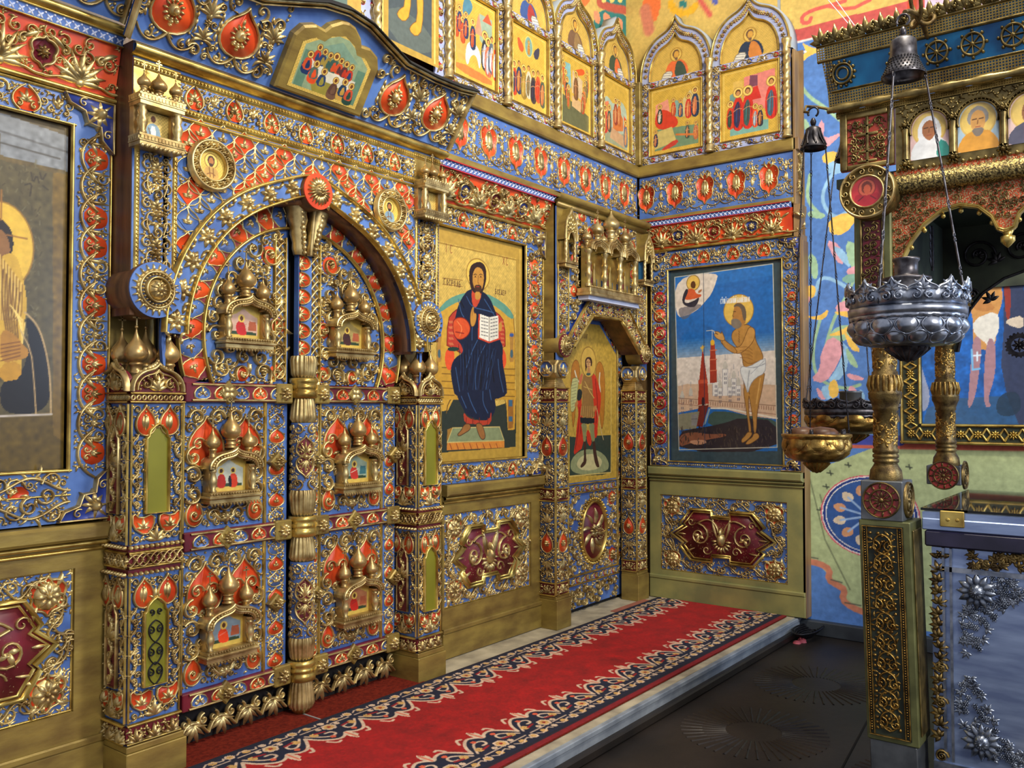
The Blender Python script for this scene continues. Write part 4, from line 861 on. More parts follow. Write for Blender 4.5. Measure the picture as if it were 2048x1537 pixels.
def christ_icon():
    X0, Z0 = 3.80, 1.18; r = thing('icon_painting', 'gold-ground icon of Christ enthroned in dark blue holding an open book', 'icon', (X0, YW+.02, Z0))
    p = Paint(.925, 1.43, 300, (204, 172, 84)); p.brocade(.05, .02); p.noise(.05, 4, 2)
    A = trace_map(X0, Z0, 3.657, 780, 380, Y=YW+.02); B = trace_map(X0, Z0, 3.0137, 780, 780, Y=YW+.02); p.map = A
    BL, OR, SK, DK, GN = (22, 30, 54), (214, 84, 36), (196, 140, 56), (16, 14, 18), (44, 52, 44)
    p.map = lambda q: q
    p.line([(.07, .0), (.07, 1.32), (.86, 1.32), (.86, .06)], (150, 116, 40), .004, 0); p.line([(.02, 1.40), (.90, 1.40), (.90, .02)], (240, 206, 110), .004, 0)
    p.map = B
    p.poly([(320, 40), (400, 40), (400, 0), (600, 0), (640, 100), (760, 60), (758, 376), (300, 410), (300, 60)], GN, 0)
    p.poly([(305, 130), (350, 125), (400, 20), (420, 0), (300, 0)], (206, 160, 60), 0); p.poly([(640, 0), (760, 0), (752, 240), (710, 245), (700, 60)], (200, 150, 50), 0)
    p.poly([(710, 20), (745, 18), (742, 230), (712, 236)], (150, 100, 40), 0); p.poly([(716, 60), (738, 60), (738, 100), (716, 100)], (60, 100, 130), 0); p.poly([(716, 160), (738, 160), (738, 190), (716, 190)], (60, 100, 130), 0)
    p.line([(340, 140), (350, 80), (390, 30)], (110, 80, 30), .004); p.line([(700, 100), (690, 40)], (110, 80, 30), .004)
    p.map = A
    # throne back: blue-green arch, red cloth
    p.poly([(350, 1536), (350, 880), (420, 810), (520, 765), (640, 745), (760, 785), (860, 860), (915, 940), (915, 1536)], (206, 160, 56), 1, edge=((120, 80, 30), .003))
    p.poly([(350, 880), (420, 800), (520, 758), (640, 742), (760, 780), (870, 860), (912, 940), (880, 945), (800, 870), (700, 815), (560, 795), (450, 840), (365, 900)], (96, 150, 130), 1)
    p.poly([(415, 1200), (420, 950), (470, 885), (530, 860), (700, 860), (790, 900), (840, 970), (845, 1200)], (186, 60, 40), 1, edge=((110, 30, 20), .003))
    for k in range(24): p.line([(430 + 8*(k % 4), 960+40*(k//4)), (440 + 8*(k % 4), 975+40*(k//4))], (226, 150, 90), .002, 0); p.line([(810 + 8*(k % 3), 960+30*(k//3)), (818 + 8*(k % 3), 972+30*(k//3))], (226, 150, 90), .002, 0)
    for x in (360, 890): 
        p.poly([(x-22, 1040), (x+22, 1040), (x+8, 1150), (x+22, 1260), (x-22, 1260), (x-8, 1150)], (176, 130, 60), 1); p.poly([(x-16, 1050), (x+16, 1050), (x+14, 1075), (x-14, 1075)], (60, 90, 150), 1); p.poly([(x-10, 1170), (x+10, 1170), (x+10, 1230), (x-10, 1230)], (70, 100, 110), 1)
    p.poly([(330, 1290), (915, 1310), (915, 1536), (330, 1536)], (196, 150, 50), 0)
    for z in (1300, 1345, 1400, 1450, 1500): p.line([(380, z), (470, z+4)], (110, 76, 26), .0025, 0); p.line([(820, z+10), (912, z+12)], (110, 76, 26), .0025, 0)
    p.poly([(400, 1260), (405, 1180), (440, 1150), (480, 1200), (450, 1320), (420, 1320)], (226, 84, 40), 2); p.poly([(425, 1150), (505, 1150), (500, 1180), (420, 1180)], (30, 60, 50), 1); p.poly([(800, 1150), (840, 1170), (855, 1260), (830, 1320), (800, 1300)], (226, 84, 40), 2)
    # body
    p.poly([(580, 720), (535, 775), (500, 840), (480, 920), (465, 990), (470, 1080), (520, 1130), (540, 1190), (470, 1230), (440, 1310), (455, 1420), (480, 1536), (860, 1536), (850, 1400), (820, 1250), (830, 1150), (800, 1090), (790, 940), (760, 860), (730, 790), (680, 740)], BL, 2)
    p.poly([(600, 700), (660, 700), (672, 770), (640, 850), (612, 870), (596, 800)], (196, 70, 40), 1)
    p.poly([(465, 940), (540, 930), (590, 990), (580, 1060), (520, 1100), (475, 1085), (458, 1010)], OR, 2, edge=((120, 30, 20), .003)); p.line([(490, 960), (530, 1010), (510, 1070)], (240, 140, 80), .003, 1); p.line([(480, 1040), (540, 1050)], (130, 30, 20), .003, 1)
    for L in ([(500, 800), (520, 900), (540, 930)], [(560, 780), (600, 860), (700, 880), (760, 900)], [(640, 1100), (600, 1180), (560, 1300)], [(700, 1130), (640, 1240), (620, 1400), (640, 1536)], [(760, 1160), (720, 1300), (700, 1480)], [(480, 1300), (500, 1420), (520, 1536)], [(790, 1240), (800, 1350), (830, 1480)], [(690, 800), (740, 880), (770, 930)], [(620, 900), (600, 1000), (600, 1100)]):
        p.line(L, (58, 92, 140), .0028, 2)
    for L in ([(540, 1200), (560, 1350), (580, 1500)], [(660, 1180), (670, 1350), (660, 1500)], [(740, 1250), (760, 1400)], [(520, 820), (540, 860)]): p.line(L, DK, .005, 2)
    for k in range(26): a = .35*k; p.line([(500+11*k, 1130+40*(k % 3)), (510+10*k, 1210+50*(k % 4)), (506+9*k, 1300+55*(k % 4))], (40, 66, 106) if k % 2 else (12, 14, 26), .0018, 1)
    # hand, book
    p.poly([(590, 1000), (585, 920), (600, 860), (615, 850), (612, 900), (635, 905), (630, 960), (615, 1000)], SK, 1, edge=((90, 50, 20), .0015)); p.line([(606, 870), (600, 920)], (120, 70, 30), .0015, 0)
    p.poly([(648, 908), (726, 935), (795, 918), (804, 1095), (724, 1122), (642, 1088)], (206, 70, 40), 0); p.poly([(658, 908), (724, 932), (726, 1110), (654, 1080)], (236, 232, 216), 0); p.poly([(724, 932), (792, 920), (794, 1085), (726, 1110)], (226, 222, 206), 0); p.line([(725, 932), (725, 1110)], (120, 110, 100), .003, 0)
    for k in range(6):
        for q in range(3): p.line([(668+q*18, 935+k*25+q*4), (680+q*18, 938+k*25+q*4)], (50, 50, 60), .0022, 0); p.line([(736+q*18, 950+k*25-q*4), (748+q*18, 948+k*25-q*4)], (50, 50, 60), .0022, 0)
    p.poly([(792, 985), (815, 960), (822, 1010), (808, 1040), (795, 1030)], SK, 1)
    # halo, head
    p.ell((645, 620), .115, .10, (226, 190, 84), ring=(150, 110, 40))
    p.poly([(640, 525), (590, 550), (575, 620), (585, 700), (600, 740), (625, 760), (672, 760), (690, 720), (708, 640), (700, 560), (672, 530)], (50, 30, 20), 2); p.poly([(632, 565), (608, 600), (602, 660), (612, 710), (632, 740), (652, 748), (672, 730), (684, 690), (688, 630), (676, 585), (652, 565)], SK, 2)
    p.poly([(618, 700), (640, 692), (668, 700), (672, 730), (655, 768), (636, 768), (620, 735)], (70, 44, 24), 2); p.line([(632, 708), (652, 708)], (170, 60, 40), .0025, 0); p.line([(645, 630), (643, 680), (650, 684)], (110, 66, 30), .0022, 0)
    for x in (624, 664): p.line([(x-11, 622), (x, 616), (x+11, 622)], (50, 30, 20), .0022, 0); p.ell((x, 634), .006, .0045, (40, 26, 20)); p.line([(x-9, 640), (x+9, 640)], (130, 80, 30), .0015, 0)
    p.poly([(622, 745), (660, 745), (664, 790), (640, 810), (620, 790)], SK, 1)
    p.map = B
    # lower robe, feet, footstool
    p.poly([(400, 0), (410, 60), (440, 110), (455, 150), (520, 180), (600, 185), (640, 120), (630, 40), (640, 0)], BL, 1); p.poly([(440, 130), (470, 170), (520, 185), (600, 185), (610, 120), (612, 205), (560, 215), (500, 205), (450, 205)], (176, 60, 36), 1)
    for x in (460, 500, 540, 590): p.line([(x, 170), (x-2, 205)], (110, 30, 20), .003, 0)
    for L in ([(470, 20), (490, 80), (520, 140)], [(560, 10), (560, 80), (590, 140)], [(600, 0), (610, 60)], [(430, 40), (460, 110)]): p.line(L, (58, 92, 140), .003, 1)
    p.poly([(345, 240), (376, 228), (662, 222), (690, 310), (690, 350), (342, 365)], (150, 110, 44), 0); p.poly([(378, 230), (660, 224), (688, 306), (345, 318)], (130, 140, 100), 0, edge=((200, 180, 110), .003)); p.poly([(345, 322), (690, 310), (690, 348), (342, 364)], (206, 130, 50), 0)
    for k in range(8): p.line([(360+40*k, 325), (372+40*k, 358)], (140, 60, 30), .003, 0)
    p.poly([(448, 205), (484, 205), (486, 240), (450, 262), (416, 282), (404, 270), (430, 245)], (150, 100, 50), 2, edge=((60, 34, 20), .002)); p.poly([(516, 202), (552, 202), (570, 250), (576, 290), (558, 304), (540, 284), (524, 240)], (150, 100, 50), 2, edge=((60, 34, 20), .002))
    p.poly([(303, 0), (309, 0), (309, 470), (303, 470)], (180, 140, 50), 0); p.poly([(300, 380), (760, 345), (800, 345), (800, 470), (300, 470)], (180, 144, 56), 0); p.map = lambda q: q
    p.poly([(.86, -.01), (.93, -.01), (.93, 1.43), (.86, 1.43)], (176, 142, 58), 0); p.poly([(0, 1.33), (.93, 1.33), (.93, 1.43), (0, 1.43)], (186, 150, 62), 0)
    p.line([(.9, 0), (.9, 1.4)], (226, 190, 96), .003, 0)
    [p.text([s_], *A(q_), h_, c_, .002) for s_, q_, h_, c_ in (('IC', (412, 455), .05, (120, 50, 30)), ('XC', (825, 545), .05, (120, 50, 30)), ('GOCPODB', (395, 692), .034, (70, 40, 24)), ('BCEDEP', (770, 760), .03, (70, 40, 24)))]
    p.map = A
    p.line([(385, 645), (530, 662)], (120, 80, 30), .002, 0); p.line([(385, 690), (530, 708)], (120, 80, 30), .002, 0)
    p.build('painting', 'painted_panel', r)
christ_icon()

# ================================================================ royal doors: portal
PX0, PX1, PC, PY = 1.852, 3.70, 2.775, 3.35       # portal face plane y = 3.35
RO, RI, AZ = .785, .690, 1.80                     # arch band radii, centre height
def portal():
    r = thing('portal_surround', 'carved portal of orange and blue lozenges round the royal doors', 'portal', (0, PY, 0))
    sep('side_board', 'wood_dark', r, (PX0, PX0+.02, .005, .15, 1.88, 3.0), (PX1-.02, PX1, .005, .15, 1.88, 3.0))
    # spandrel field: panel with the arch cut out
    n = 41; a = np.linspace(pi+.22, -.22, n); arc = np.c_[PC + RO*np.cos(a), AZ + RO*np.sin(a)*1.0]
    top = np.c_[np.clip(PC + RO*1.0*np.cos(a)*1.0, PX0, PX1), np.full(n, 2.76)]; g = G(); band_between(g, arc, top, 0.0, .02)
    box(g, PX0+.002, PC-RO+.03, .0006, .02, 1.92, 2.75); box(g, PC+RO-.03, PX1-.002, .0006, .02, 1.92, 2.75); box(g, PX0+.002, PX1-.002, .0012, .02, 2.73, 3.0); g.build('backing', 'blue', r, smooth=False)
    o = Orn(); st = .112; us = {k: U_scale(st*.98, st*1.0, k, True) for k in ('orange', 'blue')}
    for i in range(-30, 30):
        for j in range(-30, 30):
            x = (i - j)*st*.5; z = (i + j)*st*.5 + 2.2
            X = PC + x
            if not (2.07 < X < 3.49 and 1.9 < z < 2.725): continue
            if math.hypot(x, z-AZ) < RO - .01: continue
            if math.hypot(X-2.205, z-2.56) < .07 or math.hypot(X-3.287, z-2.56) < .07: continue
            q = (i if x > 0 else j); o.put(us['orange' if q % 2 == 0 else 'blue'], x=X, z=z, y=-.0004*((i+2*j) % 5))
    # pilaster strips
    for x0, x1 in ((1.862, 2.055), (3.50, 3.692)):
        for x in (x0+.012, x1-.012):
            rail(o['gold_bright'], x-.012, x+.012, 2.05, 2.56, .008); beads(o['gold_bright'], (x, 2.06), (x, 2.55), .0075, .014)
        s = Orn(); w = x1-x0
        for k in range(3):
            z = 2.14 + k*.16; u = G(); rosette(u, (0, 0), .030, 6, .024, .45); palm(u, (0, .03), pi/2, .05, 5, 2.6, .2, .02); palm(u, (0, -.03), -pi/2, .05, 3, 2, .2, .02)
            for q in (-1, 1):
                for t in (-1, 1): ridge(u, spiral((q*.042, t*.042), .026, (pi/2)*t, -q*t*1.2, n=12), .0045, .014, .003)
                ridge(u, bez((0, 0), (q*.03, .02), (q*.065, 0), (q*.03, -.08)), .004, .012)
            o['gold'].put(u, x=(x0+x1)/2, z=z)
    o.fill(1.89, 2.03, 2.06, 2.56); o.fill(3.525, 3.67, 2.06, 2.56); o.fill(2.06, 3.49, 1.95, 2.72, lambda X, Z: (np.hypot(X-PC, Z-AZ) > RO+.02) & (np.hypot(X-2.205, Z-2.56) > .11) & (np.hypot(X-3.287, Z-2.56) > .11), (.015, .01), keepout='blue', skip=.4)
    sep('foot_board', 'gold_board', r, (PX0-.04, 2.10, .20, .205, 1.5, 1.97), (3.46, PX1+.03, .20, .205, 1.5, 1.97))
    # arch band
    k = 61; a = np.linspace(pi-.02, .02, k); fn = lambda R, q=0: np.c_[PC + R*np.cos(a), AZ + R*np.sin(a)]
    def pointed(R):
        P = np.c_[PC + R*np.cos(a), AZ + R*np.sin(a)]; P[:, 1] += .035*np.exp(-((P[:, 0]-PC)/.16)**2)*1.2; return P
    g = G(); band_between(g, pointed(RI), pointed(RO), -.02, .02); g.build('arch_band', 'blue', r, smooth=False)
    ar = G(); ridge(ar, pointed(RO+.004), .009, .03); ridge(ar, pointed(RI), .008, .03); A = G(); A.put(ar, y=-.015); A.build('arch_moulding', 'gold_bright', r)
    fl = U_flower(.050); b = G(); v = G(); vine(v, .14, .028, .005, .02, 2, r=.024)
    for q in range(17):
        t = pi*(q+.5)/17
        if abs(t-pi/2) < .12: continue
        R = (RO+RI)/2; b.put(fl, x=PC+R*cos(t), z=AZ+R*sin(t)+ (.042*math.exp(-((R*cos(t))/.16)**2)), y=-.02, rot=t-pi/2); t2 = t+pi/34; 
        for sgn in (-1, 1): b.put(U_leafpair, x=PC+(R+sgn*.028)*cos(t2), z=AZ+(R+sgn*.028)*sin(t2), y=-.02, rot=t2-pi/2, sz=sgn)
    ab = Orn(); ab['gold'] = b; ab.fill(PC-RO, PC+RO, AZ, AZ+RO+.05, lambda X, Z: (np.hypot(X-PC, Z-AZ-.04*np.exp(-((X-PC)/.16)**2)) < RO-.012) & (np.hypot(X-PC, Z-AZ-.04*np.exp(-((X-PC)/.16)**2)) > RI+.012), (.02, .014, .009)); h = G(); h.put(b, y=0); b.build('arch_flower', 'gold', r)
    g = G(); band_between(g, np.c_[PC + RI*np.cos(a), AZ + RI*np.sin(a)], pointed(RI+.012), -.005, .14); g.build('arch_soffit', 'wood_dark', r, smooth=True)
    sep('jamb', 'wood_dark', r, (PC-RO+.07, PC-RI, .0, .14, 1.80, 1.96), (PC+RI, PC+RO-.07, .0, .14, 1.80, 1.96))
    o.build(r)
    # frieze over the spandrels
    f = Orn(); s = Orn(); strip_units(s, U_arabesque(.2, .115), PX1-PX0-.44, 7); f.put(s, x=PX0+.225, z=2.837)
    f.fill(PX0+.2, PX1-.2, 2.785, 2.89)
    for z, h in ((2.907, .010), (2.766, .010)):
        rail(f['gold_bright'], PX0, PX1, z-.018, z+.018, .010)
        bd = G(); beads(bd, (PX0, z), (PX1, z), .0075, .014); f['gold_bright'].put(bd, y=-.006)
    rail(f['gold_bright'], PX0+.2, PX1-.2, 2.725, 2.745, .012)
    fr = f.build(r, {'gold': 'frieze_carving', 'gold_bright': 'frieze_beading', 'orange': 'frieze_inlay'})
    g = G(); P = [(PX0-.01, 2.945), (PX1+.02, 2.945)]; ridge(g, [(PX0-.015, 2.962), (PX1+.03, 2.962)], .026, .05); g.build('roll_moulding', 'gold_bright', r)
    sep('corner_plate', 'gold_bright', r, (PX0+.001, PX0+.21, -.004, 0, 2.78, 2.93), (PX1-.21, PX1-.001, -.004, 0, 2.78, 2.93))
U_leafpair = G(); leaf(U_leafpair, (-.03, 0), .3, .035, .009, .018, bend=-1); leaf(U_leafpair, (.0, 0), .3, .035, .009, .018, bend=1)
portal()

def boss(x, z, R, label, depth, face='blue', y=3.31, small=False):
    r = thing('carved_boss', label, 'boss', (x, y, z)); g = G(); a = np.linspace(0, 2*pi, 41)[:-1]
    extrude(g, np.c_[R*np.cos(a), R*np.sin(a)], depth, 0.004, .004, cap=False); g.build('drum', 'wood_dark' if not small else 'gold_board', r)
    g = G(); extrude(g, np.c_[(R-.001)*np.cos(a), (R-.001)*np.sin(a)], .01, 0); g.build('face', face, r, smooth=False)
    g = G(); n = 22 if R > .09 else 16
    for k in range(n):
        t = k*2*pi/n; palm(g, (R*.66*cos(t), R*.66*sin(t)), t, R*.27, 3, 2.0, .2, .012); 
    ridge(g, [(R*.64*cos(t), R*.64*sin(t)) for t in np.linspace(0, 2*pi, 37)], R*.05, .016)
    for k in range(26): t = k*2*pi/26; dome(g, (R*.55*cos(t), R*.55*sin(t)), R*.055, .022, seg=6)
    ridge(g, [(R*.44*cos(t), R*.44*sin(t)) for t in np.linspace(0, 2*pi, 31)], R*.04, .026)
    dome(g, (0, 0), R*.40, .035, seg=20); h = G(); rosette(h, (0, 0), R*.34, 9, .02, .4); g.put(h, y=-.022); g.build('rosette', 'gold', r)
    return r
boss(1.94, 1.985, .115, 'large blue-faced carved boss at the left foot of the portal arch', .19)
boss(3.575, 1.985, .115, 'large blue-faced carved boss at the right foot of the portal arch', .19)
r = thing('keystone_boss', 'orange rosette boss at the top of the portal arch', 'boss', (PC, 3.30, 2.555)); g = G(); a = np.linspace(0, 2*pi, 41)[:-1]
extrude(g, np.c_[.088*np.cos(a), .088*np.sin(a)], .10, 0.004, .004, cap=False); g.build('drum', 'wood_dark', r); g = G(); extrude(g, np.c_[.0875*np.cos(a), .0875*np.sin(a)], .01, 0); g.build('face', 'orange', r, smooth=False)
g = G(); rosette(g, (0, 0), .068, 20, .022, .5); dome(g, (0, 0), .036, .03, seg=16); h = G(); rosette(h, (0, 0), .026, 8, .016, .5); g.put(h, y=-.02); g.build('rosette', 'gold', r)

def medallion(x, label, robe, hair):
    r = thing('portrait_medallion', label, 'medallion', (x, PY-.014, 2.56)); g = G()
    R = .105; t = np.linspace(0, 2*pi, 41); ridge(g, np.c_[R*np.cos(t), R*np.sin(t)], .010, .03); ridge(g, np.c_[R*.66*np.cos(t), R*.66*np.sin(t)], .006, .026)
    for k in range(18): q = k*pi/9; rosette(g, (R*.83*cos(q), R*.83*sin(q)), .019, 5, .028, .4); leaf(g, (R*.74*cos(q+.17), R*.74*sin(q+.17)), q+.17, .03, .007, .024)
    g.build('wreath', 'gold', r)
    p = Paint(.14, .14, 420, (212, 182, 84)); p.brocade(.08, .014); p.ell((.07, .09), .032, .032, (232, 200, 100), ring=(120, 80, 30)); p.ell((.07, .092), .018, .022, hair); p.ell((.07, .088), .012, .017, (170, 110, 60)); p.poly([(.055, .08), (.07, .055), (.085, .08)], hair, 1)
    p.poly([(.03, 0), (.035, .05), (.055, .066), (.085, .066), (.105, .05), (.11, 0)], robe, 2); p.line([(.06, .06), (.066, .02)], (110, 70, 30), .002); p.line([(.08, .06), (.082, .02)], (110, 70, 30), .002); p.line([(.05, .03), (.07, .04), (.09, .03)], (130, 80, 40), .002)
    o = p.build('portrait', 'painted_panel', r, y=-.002, mask=lambda X, Z: (X-.07)**2 + (Z-.07)**2 < .0695**2); o.location = (-.07, 0, -.07)
    return r
medallion(2.205, 'round wreathed medallion with a bare-armed saint, left of the arch top', (196, 156, 84), (70, 44, 30))
medallion(3.287, 'round wreathed medallion with a saint in white and blue, right of the arch top', (130, 160, 180), (60, 40, 30))

def pavilion(x, label, robe):
    r = thing('domed_pavilion', label, 'carved shrine', (x, 3.345, 2.555)); w = .195; d = .085
    for z0, z1, nm in ((0, .045, 'sill'), (.165, .21, 'cornice')):
        g = G(); box(g, 0, w, -d, 0, z0, z1); box(g, -.004, w+.004, -d-.004, 0, z0+.016, z0+.022); box(g, -.004, w+.004, -d-.004, 0, z1-.008, z1)
        for k in range(13): box(g, k*w/13+.001, (k+.86)*w/13, -d-.007, -d, z0+.022, z1-.01)
        for k in range(10): dome(g, ((k+.5)*w/10, z0-.002 if z0 == 0 else z1+.003), .0085, .006, y=d)
        for k in range(5): box(g, -.006, 0, -d+.002+k*.016, -d+.014+k*.016, z0+.022, z1-.01)
        g.build(nm, 'gold', r, smooth=False)
    for X in (.02, w-.02):
        g = G(); lathe(g, [(.014, 0), (.018, .01), (.012, .02), (.02, .045), (.021, .06), (.013, .078), (.019, .095), (.012, .11), (.018, .12)], X, -d+.02, .045, 12); g.build('column', 'gold', r)
    sep('side_wall', 'bronze', r, (.002, .03, -.03, 0, .045, .165), (w-.03, w-.002, -.03, 0, .045, .165))
    p = Paint(w-.05, .118, 420, (206, 178, 96)); p.brocade(.12, .014); c = (w-.05)/2; p.ell((c, .088), .02, .022, (228, 200, 120)); p.ell((c, .09), .011, .014, (110, 70, 50)); p.poly([(c-.035, 0), (c-.03, .055), (c-.01, .072), (c+.01, .072), (c+.03, .055), (c+.035, 0)], robe, 2); p.poly([(c-.008, 0), (c-.012, .06), (c+.012, .06), (c+.01, 0)], (220, 220, 214), 1); p.line([(c-.02, .05), (c-.012, .02)], (90, 60, 40), .002)
    o = p.build('painting', 'painted_panel', r, y=-.012); o.location = (.025, 0, .046)
    for X, R, H, yy in ((.028, .027, .062, -d+.025), (w/2, .035, .08, -d+.035), (w-.028, .027, .062, -d+.025)): onion(r, X, .212, R, H, yy, drumh=.03)
    return r
pavilion(1.835, 'three-domed gilt pavilion with a small icon on the left pilaster of the portal', (120, 150, 170))
pavilion(3.485, 'three-domed gilt pavilion with a small icon on the right pilaster of the portal', (140, 130, 100))

# ---- big four-domed pillars either side of the doors
def face_ornament(w, seed, windows=True, glass_parts=None):
    'one face of a pillar, width w, z 0..1.62'
    o = Orn(); g = o['gold']; c = w/2
    for z0, z1, low in ((.955, 1.518, False), (.25, .825, True)):
        for x in (.004, w-.012): rail(o['gold_bright'], x, x+.008, z0, z1, .008)
        # four orange drops at the top, crown row at the foot
        for s in (-1, 1):
            P = ogee(c + s*w*.22, z1-.065, w*.36, .125); patch(o['orange'], P, .004); ridge(g, loopz(P), .004, .012); lathe_bulb(g, (c+s*w*.22, z1-.075), .017, .06, .02); dome(g, (c+s*w*.22, z1-.03), .006, .012)
            P = rounded([(c+s*w*.44, z0+.13), (c+s*w*.30, z0+.10), (c+s*w*.06, z0+.12), (c+s*w*.04, z0+.07), (c+s*w*.2, z0+.03), (c+s*w*.44, z0+.07)], 1); patch(o['orange'], P, .004); ridge(g, loopz(P), .004, .011); palm(g, (c+s*w*.25, z0+.06), pi/2, .045, 5, 2.4, .2, .02)
            for t in (-1, 1): cc = (c + s*w*.10, z1-.02); 
            ridge(g, spiral((c+s*.016, z1-.03), .014, 0, s*1.2, n=10), .003, .01); 
            v = G(); vine(v, z1-z0-.26, .022, .004, .011, 8, r=.017); g.put(v, x=c+s*w*.40, z=z0+.14, rot=pi/2, sz=s)
        palm(g, (c, z0+.008), pi/2, .07, 5, 2.2, .18, .018); palm(g, (c, z1-.10), pi/2, .05, 3, 1.6, .2, .014)
    for z in (.945, .838): bd = G(); beads(bd, (-.006, z), (w+.006, z), .0095, .018); g.put(bd, y=-.008)
    for z in (.921, .862): rail(o['gold_bright'], 0, w, z-.006, z+.006, .01)
    u = U_link(w/4, .055)['gold']
    for k in range(4): g.put(u, x=w*(k+.5)/4, z=.892)
    o.fill(.012, w-.012, .255, .825, lambda X, Z: ~((abs(X-c) < .058) & (Z > .37) & (Z < .735)), (.03, .02, .014, .009)); o.fill(.012, w-.012, .96, 1.515, lambda X, Z: ~((abs(X-c) < .058) & (Z > 1.065) & (Z < 1.44)), (.03, .02, .014, .009))
    # cap: ring row, gable with scroll and lily
    rail(o['gold_bright'], -.004, w+.004, 1.522, 1.532, .014); rail(o['gold_bright'], -.004, w+.004, 1.558, 1.568, .016)
    for k in range(10): t = np.linspace(0, 2*pi, 9); ridge(g, np.c_[w*(k+.5)/10 + .008*np.cos(t), 1.545 + .010*np.sin(t)], .003, .01, sec=3)
    K = keel(.006, w-.006, 1.57, 1.685); ridge(g, K, .008, .022); K2 = keel(.028, w-.028, 1.575, 1.66); ridge(g, K2, .004, .014)
    for k in range(2, len(K)-2, 2): leaf(g, K[k], pi/2 + (c-K[k][0])*-8, .022, .009, .012)
    for s in (-1, 1): ridge(g, spiral((c+s*w*.22, 1.60), .024, pi/2, s*1.3, n=14), .004, .016, .003); dome(g, (c+s*w*.22, 1.60), .007, .018)
    palm(g, (c, 1.575), pi/2, .07, 5, 2.0, .18, .02); P = rounded([(c, 1.655), (c+.022, 1.635), (c, 1.61), (c-.022, 1.635)], 1); ridge(g, loopz(P), .004, .018)
    # foot row
    rail(o['gold_bright'], 0, w, .232, .246, .014)
    for k in range(3): palm(g, (w*(k+.5)/3, .17), pi/2, .055, 5, 2.4, .18, .022); 
    rail(o['gold_bright'], 0, w, .163, .173, .012); o.fill(0, w, .175, .232, None, (.014, .009)); o.fill(.02, w-.02, 1.572, 1.66, lambda X, Z: np.hypot(X-c, (Z-1.57)*1.1) < w*.36, (.02, .014, .009))
    return o
def pillar(x0, label, w=.235, d=.215):
    r = thing('domed_pillar', label, 'pillar', (x0, 3.33, 0))
    g = G(); box(g, -.008, w+.02, -.022, d, .0, .135, .003); box(g, -.004, w+.012, -.014, d, .135, .16, .003); g.build('base', 'gold_board', r, smooth=False)
    g = G(); box(g, 0.006, w-.006, .006, d, .16, 1.572); g.build('shaft', 'blue', r, smooth=False)
    g = G(); box(g, .003, w-.003, .003, d, .835, .95); box(g, .003, w-.003, .003, d, .165, .235); P = keel(.006, w-.006, 1.57, 1.685); extrude(g, np.r_[[[.004, 1.52]], P, [[w-.004, 1.52]]], .02, .003); g.build('band', 'maroon', r, smooth=False)
    side = lambda V: np.c_[V[:, 1]*1.0, d - V[:, 0] + 0, V[:, 2]]     # front face turned to the left side
    gs = G(); P = keel(.006, d-.006, 1.57, 1.685); h = G(); extrude(h, np.r_[[[.004, 1.52]], P, [[d-.004, 1.52]]], .02, .003); gs.put(h, fn=side); gs.build('side_gable', 'maroon', r, smooth=False)
    o = face_ornament(w, 1); names = {'gold': 'carving', 'gold_bright': 'edging', 'orange': 'inlay'}; o.build(r, names)
    s = Orn(); so = face_ornament(d, 2)
    for k, g in so.items(): h = G(); h.put(g, fn=side); h.build('side_' + names.get(k, k), k, r)
    # windows with olive glass; lower left pillar one is a wrought grille
    for z0, z1 in ((1.075, 1.43), (.38, .725)):
        c = w/2; hw = .05; K = np.array([(c-hw, z0), (c-hw, z1-.05), (c-hw*.8, z1-.042), (c-hw*.72, z1-.02), (c-hw*.35, z1-.002), (c, z1+.008), (c+hw*.35, z1-.002), (c+hw*.72, z1-.02), (c+hw*.8, z1-.042), (c+hw, z1-.05), (c+hw, z0)])
        g = G(); extrude(g, K, .005, -.006); wdw = g.build('window_panel', 'olive_glass', r, smooth=False)
        g = G(); ridge(g, loopz(K), .006, .02); g.build('window_rim', 'gold_bright', wdw)
        if x0 < 2 and z0 < .5:
            g = G()
            for s in (-1, 1):
                for zz in (z0+.05, z0+.13, z0+.22): ridge(g, spiral((c+s*.02, zz), .017, pi/2, s*1.2, n=12), .003, .01, sec=3); ridge(g, bez((c, zz+.04), (c+s*.05, zz+.02), (c+s*.03, zz-.03), (c, zz-.05)), .0025, .009, sec=3)
                ridge(g, spiral((c+s*.018, z1-.05), .014, -pi/2, -s*1.2, n=10), .003, .01, sec=3)
            h = G(); h.put(g, y=-.006); h.build('window_grille', 'black_gap', wdw)
        q = d/2; g = G(); ks = K.copy(); ks[:, 0] += q - c; ks[:, 0] = q + (ks[:, 0]-q)*.8; h = G(); extrude(h, ks, .004, -.004); g.put(h, fn=side); sd = g.build('side_panel', 'maroon', r, smooth=False)
        g = G(); v = G(); vine(v, z1-z0-.02, .022, .005, .016, 7, r=.018); palm(v, ((z1-z0)*.5, 0), 0, .08, 5, 2, .2, .02); h = G(); h.put(v, x=q, z=z0+.01, rot=pi/2); ridge(h, loopz(ks), .004, .014); g.put(h, fn=side); g.build('side_tracery', 'gold', sd)
    for X, Y_, R, H in ((.045, .15, .046, .135), (.15, .15, .048, .15), (.055, .055, .048, .14), (w-.04, .05, .046, .135)): onion(r, X, 1.615, R, H, Y_, drumh=.075, m='bronze', seg=24, xh=.055)
    return r
pillar(1.845, 'four-domed carved pillar left of the royal doors, lower window with dark grille')
pillar(3.506, 'four-domed carved pillar right of the royal doors, both windows plain olive', w=.195)

